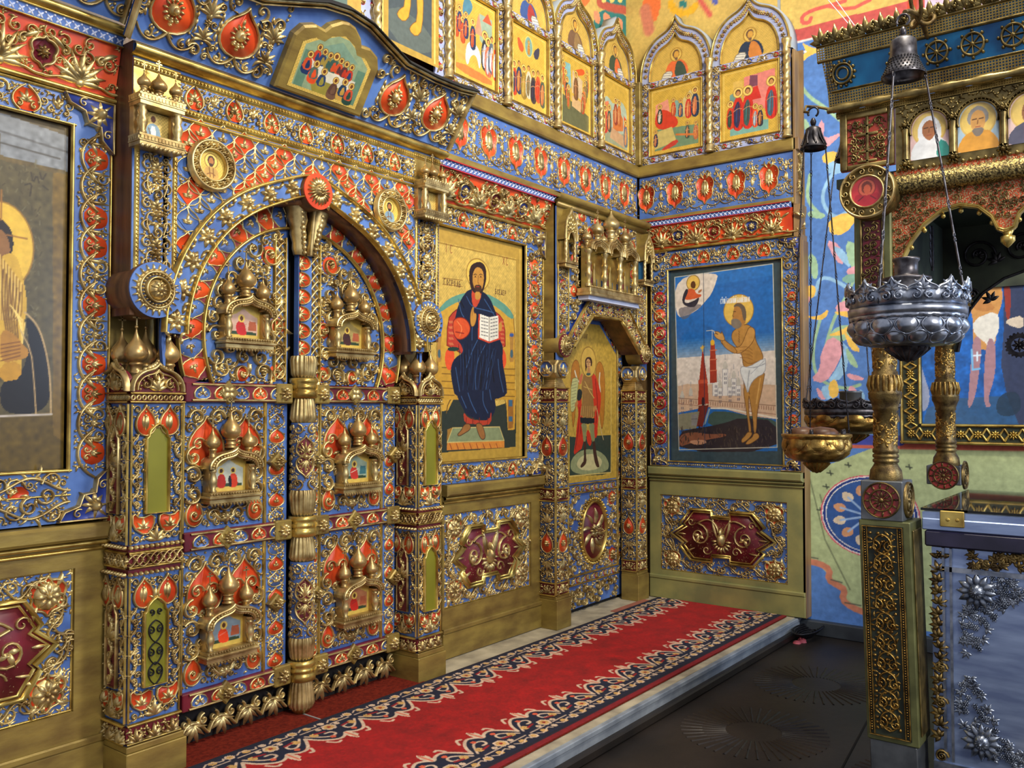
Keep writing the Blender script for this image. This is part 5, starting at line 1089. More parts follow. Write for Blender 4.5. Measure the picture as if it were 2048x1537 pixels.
# ================================================================ the royal doors
DY, DC, DZ, DO, DI = 3.49, 2.82, 1.841, .682, .556
def scroll_big(g, c, r, a0, turns, w=.008, h=.024):
    ridge(g, spiral(c, r, a0, turns, .16, 20), w, h, w*.55); palm(g, c, a0 + 1.2, r*.6, 3, 2.4, .28, h*1.2)
def field_ornament(x0, x1, z0, z1, seed):
    'rectangular door field: scrolls above, two orange ogees, side scrolls, lily below'
    o = Orn(); g = o['gold']; c = (x0+x1)/2; w = x1-x0; h = z1-z0
    for s in (-1, 1):
        scroll_big(g, (c+s*w*.12, z1-.055), .042, pi if s > 0 else 0, -s*1.3); scroll_big(g, (c+s*w*.36, z1-.055), .042, 0 if s > 0 else pi, s*1.3)
        P = ogee(c+s*w*.245, z1-.165, w*.44, .235); P[:, 1] = 2*(z1-.165) - P[:, 1]*0 - (2*(z1-.165) - P[:, 1]); patch(o['orange'], P, .004); ridge(g, loopz(P), .005, .014)
        for q in (-1, 1): scroll_big(g, (c+s*w*.245+q*w*.10, z1-.175), .036, pi if q > 0 else 0, -q*1.3, .006, .02)
        palm(g, (c+s*w*.245, z1-.30), pi/2, .05, 3, 1.6, .2, .018)
        for q, zz in enumerate((.42, .57, .72)):
            scroll_big(g, (c+s*(w*.40), z1-h*zz), .046, pi/2 + q, s*(1 if q % 2 else -1)*1.3)
            leaf(g, (c+s*w*.3, z1-h*(zz+.04)), pi/2 + s*.9, .06, .012, .02, bend=s)
        P = ogee(c+s*w*.38, z0+.075, w*.2, .13); patch(o['orange'], P, .004); ridge(g, loopz(P), .005, .013); scroll_big(g, (c+s*w*.38, z0+.06), .032, 0, s*1.3, .006, .02)
        scroll_big(g, (c+s*w*.16, z0+.05), .036, pi if s > 0 else 0, -s*1.3, .007, .02); leaf(g, (c, z0+.02), pi/2 - s*1.3, .09, .012, .02, bend=s)
    palm(g, (c, z0+.05), -pi/2, .045, 7, 3.4, .2, .03); dome(g, (c, z0+.045), .016, .034, .026)
    return o.fill(x0, x1, z0, z1)
def bar_ornament(x0, x1, zc, h):
    o = Orn(); g = o['gold']; n = max(2, round((x1-x0)/.10)); w = (x1-x0)/n
    for k in range(n):
        key = ('blue', 'orange')[k % 2]; P = rounded([(0, h*.46), (w*.4, h*.1), (w*.36, -h*.42), (-w*.36, -h*.42), (-w*.4, h*.1)], 1) + (x0+w*(k+.5), zc); patch(o[key], P, .003); ridge(g, loopz(P), .0035, .008, sec=3)
        for s in (-1, 1): ridge(g, spiral((x0+w*(k+.5)+s*.017, zc-.008), .013, pi/2, s*1.1, n=9), .003, .010, sec=3)
        palm(g, (x0+w*(k+.5), zc-.01), pi/2, .035, 3, 1.4, .22, .014)
    for z in (zc-h/2, zc+h/2): rail(g, x0, x1, z-.005, z+.005, .008)
    return o
ROS = G(); rosette(ROS, (0, 0), .036, 8, .022, .4); dome(ROS, (0, 0), .012, .026)
def door_leaf(side, label):
    r = thing('royal_door', label, 'door', (0, DY, 0)); L = side < 0
    x0, x1 = (2.174, 2.745) if L else (2.885, 3.49); s0, s1 = (2.174, 2.615) if L else (2.945, 3.385)   # field
    fs = Orn()
    g = G(); box(g, x0, x1, 0, .03, .17, 1.62)
    g.build('panel', 'blue', r, smooth=False)
    # upper half-round
    n = 33; a = np.linspace(pi/2, pi+.42, n) if L else np.linspace(pi/2, -.42, n); inner = np.array([(DC + DI*cos(t), DZ + DI*sin(t)) for t in a]); lim = (x1+.0) if L else (x0-.0)
    g = G(); xl = 2.745 if L else 2.885; A = inner[(inner[:, 0] < xl) if L else (inner[:, 0] > xl)]; Bz = np.c_[np.full(len(A), xl), np.clip(A[:, 1], 1.6, 3)]; A[:, 1] = np.maximum(A[:, 1], 1.6)
    band_between(g, A, Bz, 0.0, .03); g.build('arched_panel', 'blue', r, smooth=False)
    outer = np.array([(DC + DO*cos(t), DZ + DO*sin(t)) for t in a]); inn = np.array([(DC + DI*cos(t), DZ + DI*sin(t)) for t in a]); keep = outer[:, 1] > 1.60
    g = G(); band_between(g, inn[keep], outer[keep], -.014, .02); g.build('ring_band', 'maroon', r, smooth=False)
    o = Orn(); g = o['gold']; gb = o['gold_bright']
    u = U_scale(.125, .10, 'orange'); ub = U_scale(.125, .10, 'blue')
    for k in range(14):
        t = pi/2 + (1 if L else -1)*(.10 + k*.145); R = (DO+DI)/2
        if DZ + R*sin(t) < 1.62: continue
        o.put(u if k % 2 == 0 else ub, x=DC+R*cos(t), z=DZ+R*sin(t), y=-.014, rot=t + (1 if L else -1)*.1 - pi/2 + (pi/2 if L else -pi/2), sx=1.0)
    for R, ww in ((DI, .009), (DO, .007)):
        P = np.array([(DC + R*cos(t), DZ + R*sin(t)) for t in a]); P = P[P[:, 1] > 1.61]; rr = G(); ridge(rr, P, ww, .02); gb.put(rr, y=-.012)
    # scroll field of the upper part: spirals with orange discs
    sx = -1 if L else 1; rnd = random.Random(5)
    spots = [(.16, .40, .055, 1), (.27, .27, .05, 0), (.40, .28, .052, 1), (.44, .14, .052, 0), (.47, -.02, .060, 1), (.42, -.155, .05, 0), (.31, -.175, .045, 1), (.20, -.17, .052, 0), (.115, -.165, .045, 1), (.13, .20, .05, 0), (.115, .06, .05, 1), (.12, -.06, .042, 0), (.20, .32, .03, 0), (.35, .40, .032, 0), (.47, .22, .03, 0), (.26, .45, .028, 0), (.13, .50, .03, 0), (.36, .10, .03, 0)]
    for k, (x, z, q, oc) in enumerate(spots):
        X, Z = DC + sx*(x+.03), DZ + z
        if math.hypot(X-DC, Z-DZ) + q > DI*1.0: continue
        if oc: t = np.linspace(0, 2*pi, 17)[:-1]; patch(o['orange'], np.c_[X+q*.85*np.cos(t), Z+q*.85*np.sin(t)], .005)
        scroll_big(g, (X, Z), q, (k*1.7) % 6.28, (1 if k % 2 else -1)*1.35, .0065, .024)
        leaf(g, (X+q*.9, Z), pi/2 + k, q*1.3, .012, .02, bend=1); leaf(g, (X-q*.7, Z-q*.7), pi + k, q*1.2, .011, .02, bend=-1)
    o.fill(DC-DI, DC+DI, 1.62, 2.4, lambda X, Z: (np.hypot(X-DC, Z-DZ) < DI-.015) & ((X-DC)*sx > .175 if L else (X-DC) > .125), (.052, .04, .03, .022, .015, .010), h=.022)
    o.fill(DC-DO, DC+DO, 1.62, 2.6, lambda X, Z: (np.hypot(X-DC, Z-DZ) < DO-.01) & (np.hypot(X-DC, Z-DZ) > DI+.014) & ((X-DC)*sx > .08), (.03, .02, .014, .009), h=.018)
    # plaited strip beside the meeting edge and scallop column
    xs = 2.69 if L else 2.905
    for z in np.arange(1.64, DZ + math.sqrt(DI**2-(xs-DC)**2)-.03, .042):
        for s in (-1, 1): ridge(g, [(xs + s*.026, z), (xs, z+.03), (xs - s*.018, z+.046)], .0075, .016, .006)
    for X in (xs-.032, xs+.032): rail(gb, X-.005, X+.005, 1.63, DZ+.50, .02)
    # fields
    for z0, z1 in ((.965, 1.515), (.265, .86)): o2 = field_ornament(s0+.01, s1-.01, z0, z1, 1); o.put(o2)
    for X in (s0+.003, s1-.003): rail(gb, X-.009, X+.009, .25, 1.53, .014)
    # side strips of scale ornament
    for c0, c1 in (((2.63, 2.735),) if L else ((2.893, 2.943), (3.405, 3.485))):
        us = {k: U_scale((c1-c0)*.80, .075, k) for k in ('orange', 'blue')}
        for q, z in enumerate(np.arange(.29, 1.52, .077)):
            if abs(z-.912) < .06: continue
            o.put(us[('orange', 'blue')[q % 2]], x=(c0+c1)/2, z=z, y=-.0003*(q % 3))
        o.fill(c0, c1, .26, 1.525, None, (.014, .009))
    # cresting below
    for k in range(4):
        X = x0 + (x1-x0)*(k+.5)/4; palm(g, (X, .10), -pi/2 + .2, .085, 7, 2.8, .15, .024); 
        for s in (-1, 1): ridge(g, spiral((X+s*.045, .115), .028, pi/2, s*1.2), .007, .02, .004)
        ridge(g, bez((X-.07, .05), (X-.05, .12), (X, .14), (X+.07, .05)), .007, .018)
    o.build(r, {'gold': 'carving', 'gold_bright': 'moulding'})
    # bars with rosettes
    for zc, h in ((1.573, .088), (.912, .083), (.213, .078)):
        g = G(); box(g, x0, x1, -.028, 0, zc-h/2, zc+h/2, .004); b = g.build('bar', 'maroon', r, smooth=False)
        bo = bar_ornament(x0+.03, x1-.03, zc, h*.8)
        for k, q in bo.items(): h2 = G(); h2.put(q, y=-.029); h2.build('bar_' + ('carving' if k == 'gold' else k + '_inlay'), k, b)
        for X in ((x1-.045,) if L else (x0+.05, x1-.045)):
            g = G(); box(g, X-.048, X+.048, -.045, -.02, zc-.048, zc+.048, .006); pl = g.build('bolt_plate', 'gold_board', r, smooth=False); g = G(); g.put(ROS, x=X, z=zc, y=-.045); g.build('rosette', 'gold', pl)
        X = (2.39 if L else 3.165); g = G(); extrude(g, [(X-.055, zc), (X, zc-.055), (X+.055, zc), (X, zc+.055)], -.02, -.04, .006); pl = g.build('bolt_plate', 'gold_board', r, smooth=False); g = G()
        (g.put(ROS, x=X, z=zc, y=-.04, sx=.8) if zc < 1.5 else [leaf(g, (X, zc), k*pi/2+.78, .04, .016, .012, y=.04) for k in range(4)]); g.build('rosette', 'gold', pl)
    for X in ((2.675,) if L else (2.92, 3.47)):
        for zc in (1.243, .565): g = G(); extrude(g, [(X-.05, zc), (X, zc-.045), (X+.05, zc), (X, zc+.045)], 0, -.035, .006); pl = g.build('bolt_plate', 'gold_board', r, smooth=False); g = G(); g.put(ROS, x=X, z=zc, y=-.035, sx=.8); g.build('rosette', 'gold', pl)
    return r
door_leaf(-1, 'left leaf of the royal doors, arched and carved with blue and orange scrolls')
door_leaf(1, 'right leaf of the royal doors, arched and carved with blue and orange scrolls')
g = G(); box(g, 2.08, 3.60, 3.53, 3.56, 0.01, 2.62); struct(g, 'dark_gap_sheet_royal', 'black_gap')  # black sheet behind the leaves, its colour stands in for shade in the gaps

def door_post():
    r = thing('door_post', 'fluted gilt post covering the joint of the royal doors', 'post', (2.815, 3.455, 0)); R = .062
    def fluted(z0, z1, r0, r1, n=18):
        g = G(); m = n*4; A = np.arange(m)*2*pi/m; f = .82 + .18*np.abs(np.cos(A*n/2)); Z = np.linspace(0, 1, 7); rr = np.interp(Z, [0, .12, .8, 1], [r0*.8, r0, r1, r1*.9]); V = np.stack([rr[:, None]*f*np.cos(A), rr[:, None]*f*np.sin(A), np.repeat((z0+(z1-z0)*Z)[:, None], m, 1)], -1); I = np.arange(7*m).reshape(7, m); J = np.roll(I, -1, 1); g.add(V, np.stack([I[:-1], J[:-1], J[1:], I[1:]], -1).reshape(-1, 4)); return g
    def collar(z, m='gold_bright', k=1.0):
        g = G(); lathe(g, [(R*.9, -.05), (R*1.12, -.045), (R*1.12, -.012), (R*1.0, -.008), (R*1.14, .0), (R*1.14, .012), (R*.98, .02), (R*1.15, .03), (R*1.1, .05), (R*.9, .052)], 0, 0, z, 24); t = np.linspace(0, 2*pi, 33)[:-1]
        for q in t[::2]: g.add([(R*1.13*cos(q), R*1.13*sin(q), z-.008), (R*1.2*cos(q+.1), R*1.2*sin(q+.1), z+.006), (R*1.13*cos(q+.2), R*1.13*sin(q+.2), z+.02)], None, [(0, 1, 2)])
        g.build('collar', m, r)
    for zc in (1.60, .92, .215): collar(zc)
    for z0, z1, a, b in ((1.65, 1.76, R, R*1.12), (1.43, 1.55, R*1.1, R*.95), (.97, 1.10, R*.95, R*1.1), (.75, .87, R*1.1, R*.95), (.265, .38, R*.95, R*1.1), (.03, .165, R*1.1, R*.95)): fluted(z0, z1, a, b).build('fluted_sleeve', 'gold', r)
    g = G(); lathe(g, [(.0, .0), (R*.6, .004), (R*.9, .03)], 0, 0, .005, 20); g.build('foot', 'gold_bright', r)
    for z0, z1 in ((1.10, 1.43), (.38, .75)):
        g = G(); lathe(g, [(R*.94, z0), (R*.94, z1)], 0, 0, 0, 24); sh = g.build('shaft', 'blue', r)
        zc = (z0+z1)/2; H = z1-z0; bend = lambda V: np.c_[(R*.94 - V[:, 1])*np.sin(V[:, 0]/(R*.94)-.45), -(R*.94 - V[:, 1])*np.cos(V[:, 0]/(R*.94)-.45), V[:, 2]]
        o = Orn()
        for s in (-1, 1):
            P = ogee(0, s*H*.15, .085, H*.33)
            if s < 0: P[:, 1] = -2*H*.15 - P[:, 1]
            P = np.concatenate([np.linspace(P[k], P[(k+1) % len(P)], 3)[:-1] for k in range(len(P))])
            for t in (-1, 1):
                ridge(o['gold'], spiral((t*.035, s*H*.40), .028, pi/2*s, t*s*1.2, n=14), .005, .012); palm(o['gold'], (t*.035, s*H*.40), pi/2, .018, 3, 2, .25, .014); ridge(o['gold'], spiral((t*.022, s*H*.06), .018, 0, t*1.1, n=12), .004, .012)
            ridge(o['gold'], loopz(P), .005, .012); palm(o['gold'], (0, s*H*.05), s*pi/2, H*.2, 5, 1.3, .13, .016)
            pp = G(); X = np.linspace(-1, 1, 7); 
            for q in range(6): pass
            zs = np.linspace(-H*.155, H*.155, 13); hw = np.interp(zs/H, [-.16, -.12, 0, .08, .16], [0, .026, .036, .018, 0]); V = np.array([[(x*hw[i], -.002, zc + s*H*.15 + s*zs[i]) for x in X] for i in range(13)]).reshape(-1, 3); I = np.arange(91).reshape(13, 7); o['maroon'].add(V - (0, 0, zc), np.stack([I[:-1, :-1], I[:-1, 1:], I[1:, 1:], I[1:, :-1]], -1).reshape(-1, 4))
        dome(o['gold'], (0, 0), .014, .024); o.fill(-.10, .10, -H/2+.005, H/2-.005, None, (.02, .014, .009), h=.01, skip=.2)
        for k, q in o.items(): h = G(); h.put(q, z=zc, fn=bend); h.build('shaft_' + ('carving' if k == 'gold' else 'inlay'), k, sh)
    # scallop column above and the split capital
    g = G(); box(g, -.036, .046, -.004, .03, 1.70, 2.34); g.build('upper_shaft', 'blue', r, smooth=False); o = Orn()
    for k, z in enumerate(np.arange(1.80, 2.30, .085)):
        t = np.linspace(-pi/2, pi/2, 9); patch(o['orange'], np.c_[-.032 + .062*np.cos(t), z + .036*np.sin(t)], .003); palm(o['gold'], (-.030, z), 0, .052, 5, 2.6, .16, .012); ridge(o['gold'], np.c_[-.032 + .064*np.cos(t), z + .038*np.sin(t)], .004, .012)
    for k, q in o.items(): h = G(); h.put(q, y=-.005); h.build('scallop_' + ('carving' if k == 'gold' else 'inlay'), k, r)
    for s in (-1, 1):
        g = G(); lathe(g, [(.030, 0), (.036, .03), (.032, .06), (.042, .1), (.038, .13), (.052, .17), (.048, .2), (.058, .23), (.058, .25)], 0, 0, 0, 14); h = G(); V, Q, T = g.arr(); V = V.copy(); V[:, 0] += s*(.03 + V[:, 2]*.18); V[:, 1] -= V[:, 2]*.12; V[:, 2] += 2.26; h.add(V, Q)
        for k in range(9): q = k*.024; dome(h, (s*(.03+q*.18), 2.27+q), .010+.001*k, .012, y=.03+q*.12+.012)
        h.build('capital', 'gold', r)
    g = G(); tube(g, [(0, -.05, 2.26), (0, -.08, 2.50)], .011, 8); g.build('rope', 'gold', r)
door_post()

def shrine(x, z, w, k, label, cols):
    'wall shrine with a keel roof and three onion domes; w wide'
    r = thing('icon_shrine', label, 'carved shrine', (x, DY-.012, z), group='icon shrines on the royal doors'); d = .075; H = w*1.0
    g = G(); box(g, 0, w, -d, 0, -.0, .022, .003); box(g, -.006, w+.006, -d-.01, 0, .022, .034, .003); box(g, .004, w-.004, -d+.004, 0, .034, .05)
    for q in range(16): leaf(g, (w*(q+.5)/16, .004), -pi/2, .016, .008, .008, n=4, y=d)
    bd = G(); beads(bd, (0, .043), (w, .043), .006, .008); g.put(bd, y=-d+.003); g.build('sill', 'gold', r, smooth=False)
    t = w*.13; sep('side_wall', 'bronze', r, *[(X, X+t, -d+.028, 0, .05, .05+H*.45) for X in (w*.04, w*.96-t)])
    for X in (w*.04+t/2, w*.96-t/2):
        g = G(); lathe(g, [(t*.42, 0), (t*.5, .008), (t*.3, .014), (t*.52, .04), (t*.56, .05), (t*.5, .062), (t*.3, .085), (t*.46, .092), (t*.46, .1), (t*.3, .104), (t*.5, H*.45-.012), (t*.55, H*.45)], X, -d+.022, .05, 12)
        g.build('column', 'gold', r)
    z0 = .05+H*.40; K = keel(-.006, w+.006, z0, z0+H*.34, 8); Kc = K.copy(); K2 = (K - (w/2, z0))*(.80, .74) + (w/2, z0)
    g = G(); band_between(g, K2, K, -d-.006, 0); ridge(h := G(), K, .007, .010); ridge(h, K2, .006, .010); g.put(h, y=-d-.006)
    for q in range(1, len(K)-1): m = (K[q]+K2[q])/2; dome(g, m, .007, .012, y=d+.006, seg=6); dome(g, K2[q]-(0, .006), .006, .006, y=d+.004, seg=5)
    g.build('roof', 'gold', r, smooth=False)
    iw, ih = w*.70, H*.62; p = Paint(iw, ih, 330, (204, 176, 84)); p.poly([(iw*.1, .02), (iw*.1, ih*.62), (iw*.3, ih*.72), (iw*.5, ih*.86), (iw*.7, ih*.72), (iw*.9, ih*.62), (iw*.9, .02)], cols[0], 0); a, b = cols[1], cols[2]
    p.poly([(iw*.12, .02), (iw*.88, .02), (iw*.88, ih*.2), (iw*.12, ih*.22)], (50, 70, 50), 0)
    if k != 1:
        p.poly([(iw*.62, .04), (iw*.88, .04), (iw*.86, ih*.5), (iw*.66, ih*.52)], (170, 90, 60) if k != 4 else (60, 110, 120), 0); p.poly([(iw*.3, ih*.1), (iw*.26, ih*.4), (iw*.36, ih*.52), (iw*.5, ih*.5), (iw*.56, ih*.3), (iw*.6, ih*.1)], a, 2); p.poly([(iw*.24, ih*.3), (iw*.4, ih*.34), (iw*.66, ih*.46), (iw*.5, ih*.4)], b, 1)
        p.ell((iw*.43, ih*.58), iw*.1, iw*.1, (230, 196, 90)); p.ell((iw*.43, ih*.58), iw*.05, iw*.06, (90, 54, 30))
    else:
        for X, c in ((.28, (170, 40, 30)), (.62, (206, 60, 30))): p.poly([(iw*(X-.12), ih*.08), (iw*(X-.1), ih*.42), (iw*X, ih*.5), (iw*(X+.12), ih*.42), (iw*(X+.14), ih*.08)], c, 2); p.ell((iw*X, ih*.56), iw*.08, iw*.08, (230, 196, 90)); p.ell((iw*X, ih*.56), iw*.05, iw*.055, (70, 40, 30))
        p.poly([(iw*.5, ih*.1), (iw*.48, ih*.4), (iw*.56, ih*.42), (iw*.6, ih*.1)], (30, 30, 40), 1)
    o = p.build('painting', 'painted_panel', r, y=-.02); o.location = (w*.15, 0, .05)
    for X, R, HH, zz in ((w*.14, w*.13, w*.36, z0+H*.10), (w*.5, w*.17, w*.48, z0+H*.34), (w*.86, w*.13, w*.36, z0+H*.10)): onion(r, X, zz, R, HH, -d*.45, drumh=w*.24 if X != w*.5 else w*.16, seg=22, xh=w*.2)
    return r
W1 = .265; sx = 3.478/3.5
for x, z, k, lab, c in ((2.335, 1.775, 0, 'three-domed shrine with a figure in red, on the arched top of the left door leaf', ((206, 170, 150), (190, 40, 40), (150, 60, 40))), (2.262, 1.075, 1, 'three-domed shrine with two figures in red, midway on the left door leaf', ((190, 196, 180), (190, 40, 30), (30, 30, 40))), (2.255, .372, 2, 'three-domed shrine with a kneeling figure in orange, low on the left door leaf', ((130, 150, 160), (230, 70, 30), (220, 130, 110))),
  (2.985, 1.765, 3, 'three-domed shrine with a dark standing figure, on the arched top of the right door leaf', ((170, 150, 90), (70, 40, 40), (40, 40, 50))), (3.04, 1.062, 4, 'three-domed shrine with a red figure before blue, midway on the right door leaf', ((150, 170, 150), (190, 50, 40), (230, 220, 200))), (3.045, .372, 5, 'three-domed shrine with a red winged figure, low on the right door leaf', ((180, 120, 80), (190, 40, 30), (130, 40, 40)))):
    shrine(x, z, W1, k, lab, c)

# ================================================================ gable panel with the Last Supper, leaning out over the portal
TILT = .58
def gable(loc, L, prof, label, n, icon=None, start=.0):
    r = thing('gable_panel', label, 'carved panel', loc, (TILT, 0, 0)); g = G()
    P = np.array(prof); X = P[:, 0]; A = np.c_[X, np.zeros(len(X))]; band_between(g, A, P, 0, .03); g.build('backing', 'blue', r, smooth=False)
    o = Orn(); H = .335; w = .315; u = U_kokosh(w, H)
    for k in range(n):
        x = start + k*w
        if icon and icon[0]-.09 < x < icon[1]+.02: continue
        o.put(u, x=x, z=H*.52)
    top = lambda X_: np.interp(X_, P[:, 0], P[:, 1])
    o.fill(0, L, .01, .42, lambda X_, Z: (Z < top(X_)-.02) & (~((X_ > icon[0]-.02) & (X_ < icon[1]+.02) & (Z < .42)) if icon else True), (.036, .022, .012), h=.016, skip=.45)
    ridge(o['gold'], P, .014, .04); ridge(o['gold'], P - (0, .022), .006, .03); ridge(o['gold'], P[[0, 0]]*[[1, 0], [1, 1]] + .001, .010, .03); ridge(o['gold'], P[[-1, -1]]*[[1, 0], [1, 1]] + .001, .010, .03)
    o.build(r)
    g = G(); E = P[P[:, 0] > -9]; ridge(g, E + (0, .012), .008, .05); h = G(); h.put(g, y=.0); h.build('rim', 'black_gap', r)
    return r
prof = [(0, .33), (.28, .34), (.50, .35), (.66, .40), (.80, .445), (.94, .46), (1.08, .445), (1.22, .40), (1.38, .35), (1.6, .34), (1.80, .345), (1.92, .36)]
gable((1.80, 3.312, 2.985), 1.92, prof, 'big blue gable panel with orange drops leaning over the royal doors', 6, (.69, 1.21), .15)
prof = [(0, .44), (.2, .40), (.40, .35), (.84, .34)]
gable((.985, 3.40, 3.075), .84, prof, 'blue gable panel at the top left corner, mostly out of view', 3, None, .12)
g = G(); ridge(g, [(0.9, 0), (1.86, 0)], .024, .05); h = G(); h.put(g, x=0, z=3.05, y=3.44); tag(h.build('roll_moulding', 'gold_bright', None), 'bright gilt roll moulding above the cornice at the left edge', 'moulding')
def last_supper():
    w, H = .50, .385; r = thing('icon_painting', 'lobed icon of the Last Supper set in the blue gable panel', 'icon', (1.80+.70, 3.312-.022, 2.985+.005), (TILT, 0, 0)); c = w/2
    top = [(0, .24), (.03, .29), (.09, .315), (.14, .31), (.16, .34), (.21, .375), (.25, .383), (.29, .375), (.34, .34), (.36, .31), (.41, .315), (.47, .29), (.5, .24)]
    out = np.array([(-.015, 0)] + [(x*1.04-.01, z+.012) for x, z in top] + [(.515, 0)]); g = G(); extrude(g, out, .02, -.028, .01); g.build('frame', 'gold_board', r, smooth=False)
    inn = (out - (c, .18))*(.83, .80) + (c, .185); t = np.array(inn); p = Paint(.46, .34, 380, (206, 176, 88)); p.brocade(.08, .016)
    TE = (96, 132, 110); p.poly([(.04, .03), (.04, .22), (.10, .26), (.2, .31), (.26, .31), (.36, .26), (.42, .22), (.42, .03)], (140, 160, 126), 0); p.poly([(.05, .03), (.05, .2), (.1, .2), (.1, .03)], TE, 0); p.poly([(.37, .03), (.37, .2), (.42, .2), (.42, .03)], TE, 0)
    p.poly([(.1, .22), (.23, .29), (.36, .22)], (120, 150, 130), 0); p.poly([(.09, .17), (.38, .14), (.38, .08), (.11, .10)], (214, 210, 190), 0); p.poly([(.11, .10), (.38, .08), (.34, .03), (.16, .03)], (150, 140, 60), 0)
    cs = [(190, 60, 36), (40, 60, 100), (150, 130, 60), (60, 90, 80), (206, 80, 40), (90, 50, 50)]
    def per(x, z, s, c1, c2): p.poly([(x-.022*s, z-.05*s), (x-.02*s, z-.01*s), (x, z+.006), (x+.02*s, z-.01*s), (x+.024*s, z-.05*s)], c1, 1); p.poly([(x-.01*s, z-.05*s), (x, z), (x+.02*s, z-.04*s)], c2, 1); p.ell((x, z+.014), .0145*s, .0145*s, (226, 192, 96), ring=(130, 90, 40)); p.ell((x, z+.014), .008*s, .009*s, (110, 64, 36))
    for k, (x, z) in enumerate(((.12, .215), (.155, .205), (.19, .20), (.225, .205), (.26, .195), (.295, .19), (.33, .185))): per(x, z, 1.05 if k != 3 else 1.3, cs[k % 6], cs[(k+1) % 6])
    for k, (x, z, c1, c2) in enumerate(((.085, .17, (200, 80, 40), (30, 50, 90)), (.135, .14, (80, 100, 90), (220, 80, 36)), (.19, .12, (40, 60, 100), (150, 140, 60)), (.27, .10, (90, 60, 50), (110, 80, 60)), (.325, .11, (30, 60, 90), (190, 150, 70)), (.37, .10, (200, 80, 50), (40, 70, 60)))):
        p.poly([(x-.03, z-.08), (x-.028, z-.02), (x, z), (x+.026, z-.02), (x+.036, z-.08)], c2, 2); per(x, z, 1.15, c1, c2)
    p.build('painting', 'painted_panel', r, y=-.001, mask=lambda X, Z: (Z < np.interp(X, [0, .05, .08, .13, .16, .23, .30, .33, .38, .41, .46], [.2, .235, .252, .25, .285, .31, .285, .25, .252, .235, .2])+.01) & (X > .02) & (X < .44) & (Z > .015), fn=lambda V: V + (.02, -.0285, .012))
last_supper()

# ================================================================ side door bay
SX0, SX1, SY = 4.935, 6.215, 3.385
def side_portal():
    r = thing('side_portal', 'narrow gilt portal with a polygonal hood round the archangel door', 'portal', (0, SY, 0)); C = (SX0+SX1)/2
    g = G(); box(g, SX0, SX0+.02, .006, .12, .96, 2.93, .002); g.build('side_board', 'gold_board', r, smooth=False)
    HI = [(5.10, 1.93), (5.35, 2.175), (5.75, 2.175), (6.04, 1.93)]; HO = [(5.02, 1.98), (5.31, 2.29), (5.83, 2.29), (6.14, 1.98)]
    g = G(); A = [(SX0, 1.9)] + HO + [(SX1, 1.9)]; Bt = [(x, 2.93) for x, z in A]; band_between(g, np.array(A)[1:-1], np.array(Bt)[1:-1], 0, .02); box(g, SX0, 5.02, .0, .02, 1.8, 2.93); box(g, 6.14, SX1, 0, .02, 1.8, 2.93); g.build('backing', 'blue', r, smooth=False)
    g = G(); band_between(g, HI, HO, -.03, .03); g.build('hood', 'blue_deep', r, smooth=False)
    g = G(); H2 = [(x, z) for x, z in HI]; band_between(g, np.array(HI) + (0, -.004), np.array(HI) + (0, .012), -.025, .14); g.build('hood_soffit', 'wood_dark', r, smooth=False)
    o = Orn(); gb = o['gold_bright']
    hh = Orn()
    for P, wd in ((HO, .010), (HI, .014)): ridge(hh['gold_bright'], np.concatenate([np.linspace(P[k], P[k+1], 6) for k in range(3)]), wd, .02)
    mid = (np.array(HI)+np.array(HO))/2; L = Orn()
    for k in range(3):
        a, b = mid[k], mid[k+1]; d = np.hypot(*(b-a)); s = Orn(); strip_roundels(s, d, .09, max(3, int(d/.07)), (None, 'orange')); hh.put(s, x=a[0], z=a[1], rot=math.atan2(b[1]-a[1], b[0]-a[0]))
    hx = [(5.02, 6.14, 1.93, 2.3)]; Hi, Ho = np.array(HI), np.array(HO)
    hh.fill(5.0, 6.15, 1.92, 2.3, lambda X, Z: (Z < np.interp(X, Ho[:, 0], Ho[:, 1])-.01) & (Z > np.interp(X, Hi[:, 0], Hi[:, 1])+.01), (.02, .014, .009))
    for k, q in hh.items(): h = G(); h.put(q, y=-.031); h.build('hood_' + ('carving' if k == 'gold' else k), k, r)
    sep('niche_board', 'gold_board', r, (SX0+.004, 5.095, -.003, .0, 2.47, 2.90), (6.05, SX1-.004, -.003, 0, 2.47, 2.90))
    # strips and dense field
    for x0, x1 in ((SX0+.01, 5.085), (6.05, SX1-.005)):
        for x in (x0+.006, x1-.006): rail(gb, x-.006, x+.006, 1.95, 2.5, .012)
        s = Orn(); strip_roundels(s, .52, .10, 6, ('red', None)); o.put(s, x=(x0+x1)/2, z=1.98, rot=pi/2)
    o.fill(SX0+.02, 5.075, 1.97, 2.52, None, (.02, .014, .009)); o.fill(6.06, SX1-.01, 1.97, 2.52, None, (.02, .014, .009))
    for i, x in enumerate(np.arange(5.15, 6.02, .105)):
        for j, z in enumerate(np.arange(1.99, 2.88, .11)):
            if z > np.interp(x, Ho[:, 0], Ho[:, 1], left=1.99)+.05: o.put(U_scale(.10, .10, 'orange'), x=x, z=z+.02) if (i+j) % 2 else None
    o.fill(5.095, 6.045, 1.98, 2.90, lambda X, Z: Z > np.interp(X, Ho[:, 0], Ho[:, 1])+.01, (.036, .026, .018, .012, .008), h=.022)
    rail(gb, 5.09, 6.05, 2.72, 2.745, .012); o.build(r)
    g = G(); ridge(g, [(SX0-.03, 2.965), (SX1+.03, 2.965)], .032, .06); box(g, SX0, SX1, -.02, .02, 2.90, 2.935); g.build('roll_moulding', 'gold_board', r)
side_portal()
boss(5.00, 1.935, .082, 'small carved boss at the left foot of the side door hood', .14, 'maroon', y=3.35, small=True)
boss(6.135, 1.935, .082, 'small carved boss at the right foot of the side door hood', .14, 'maroon', y=3.35, small=True)

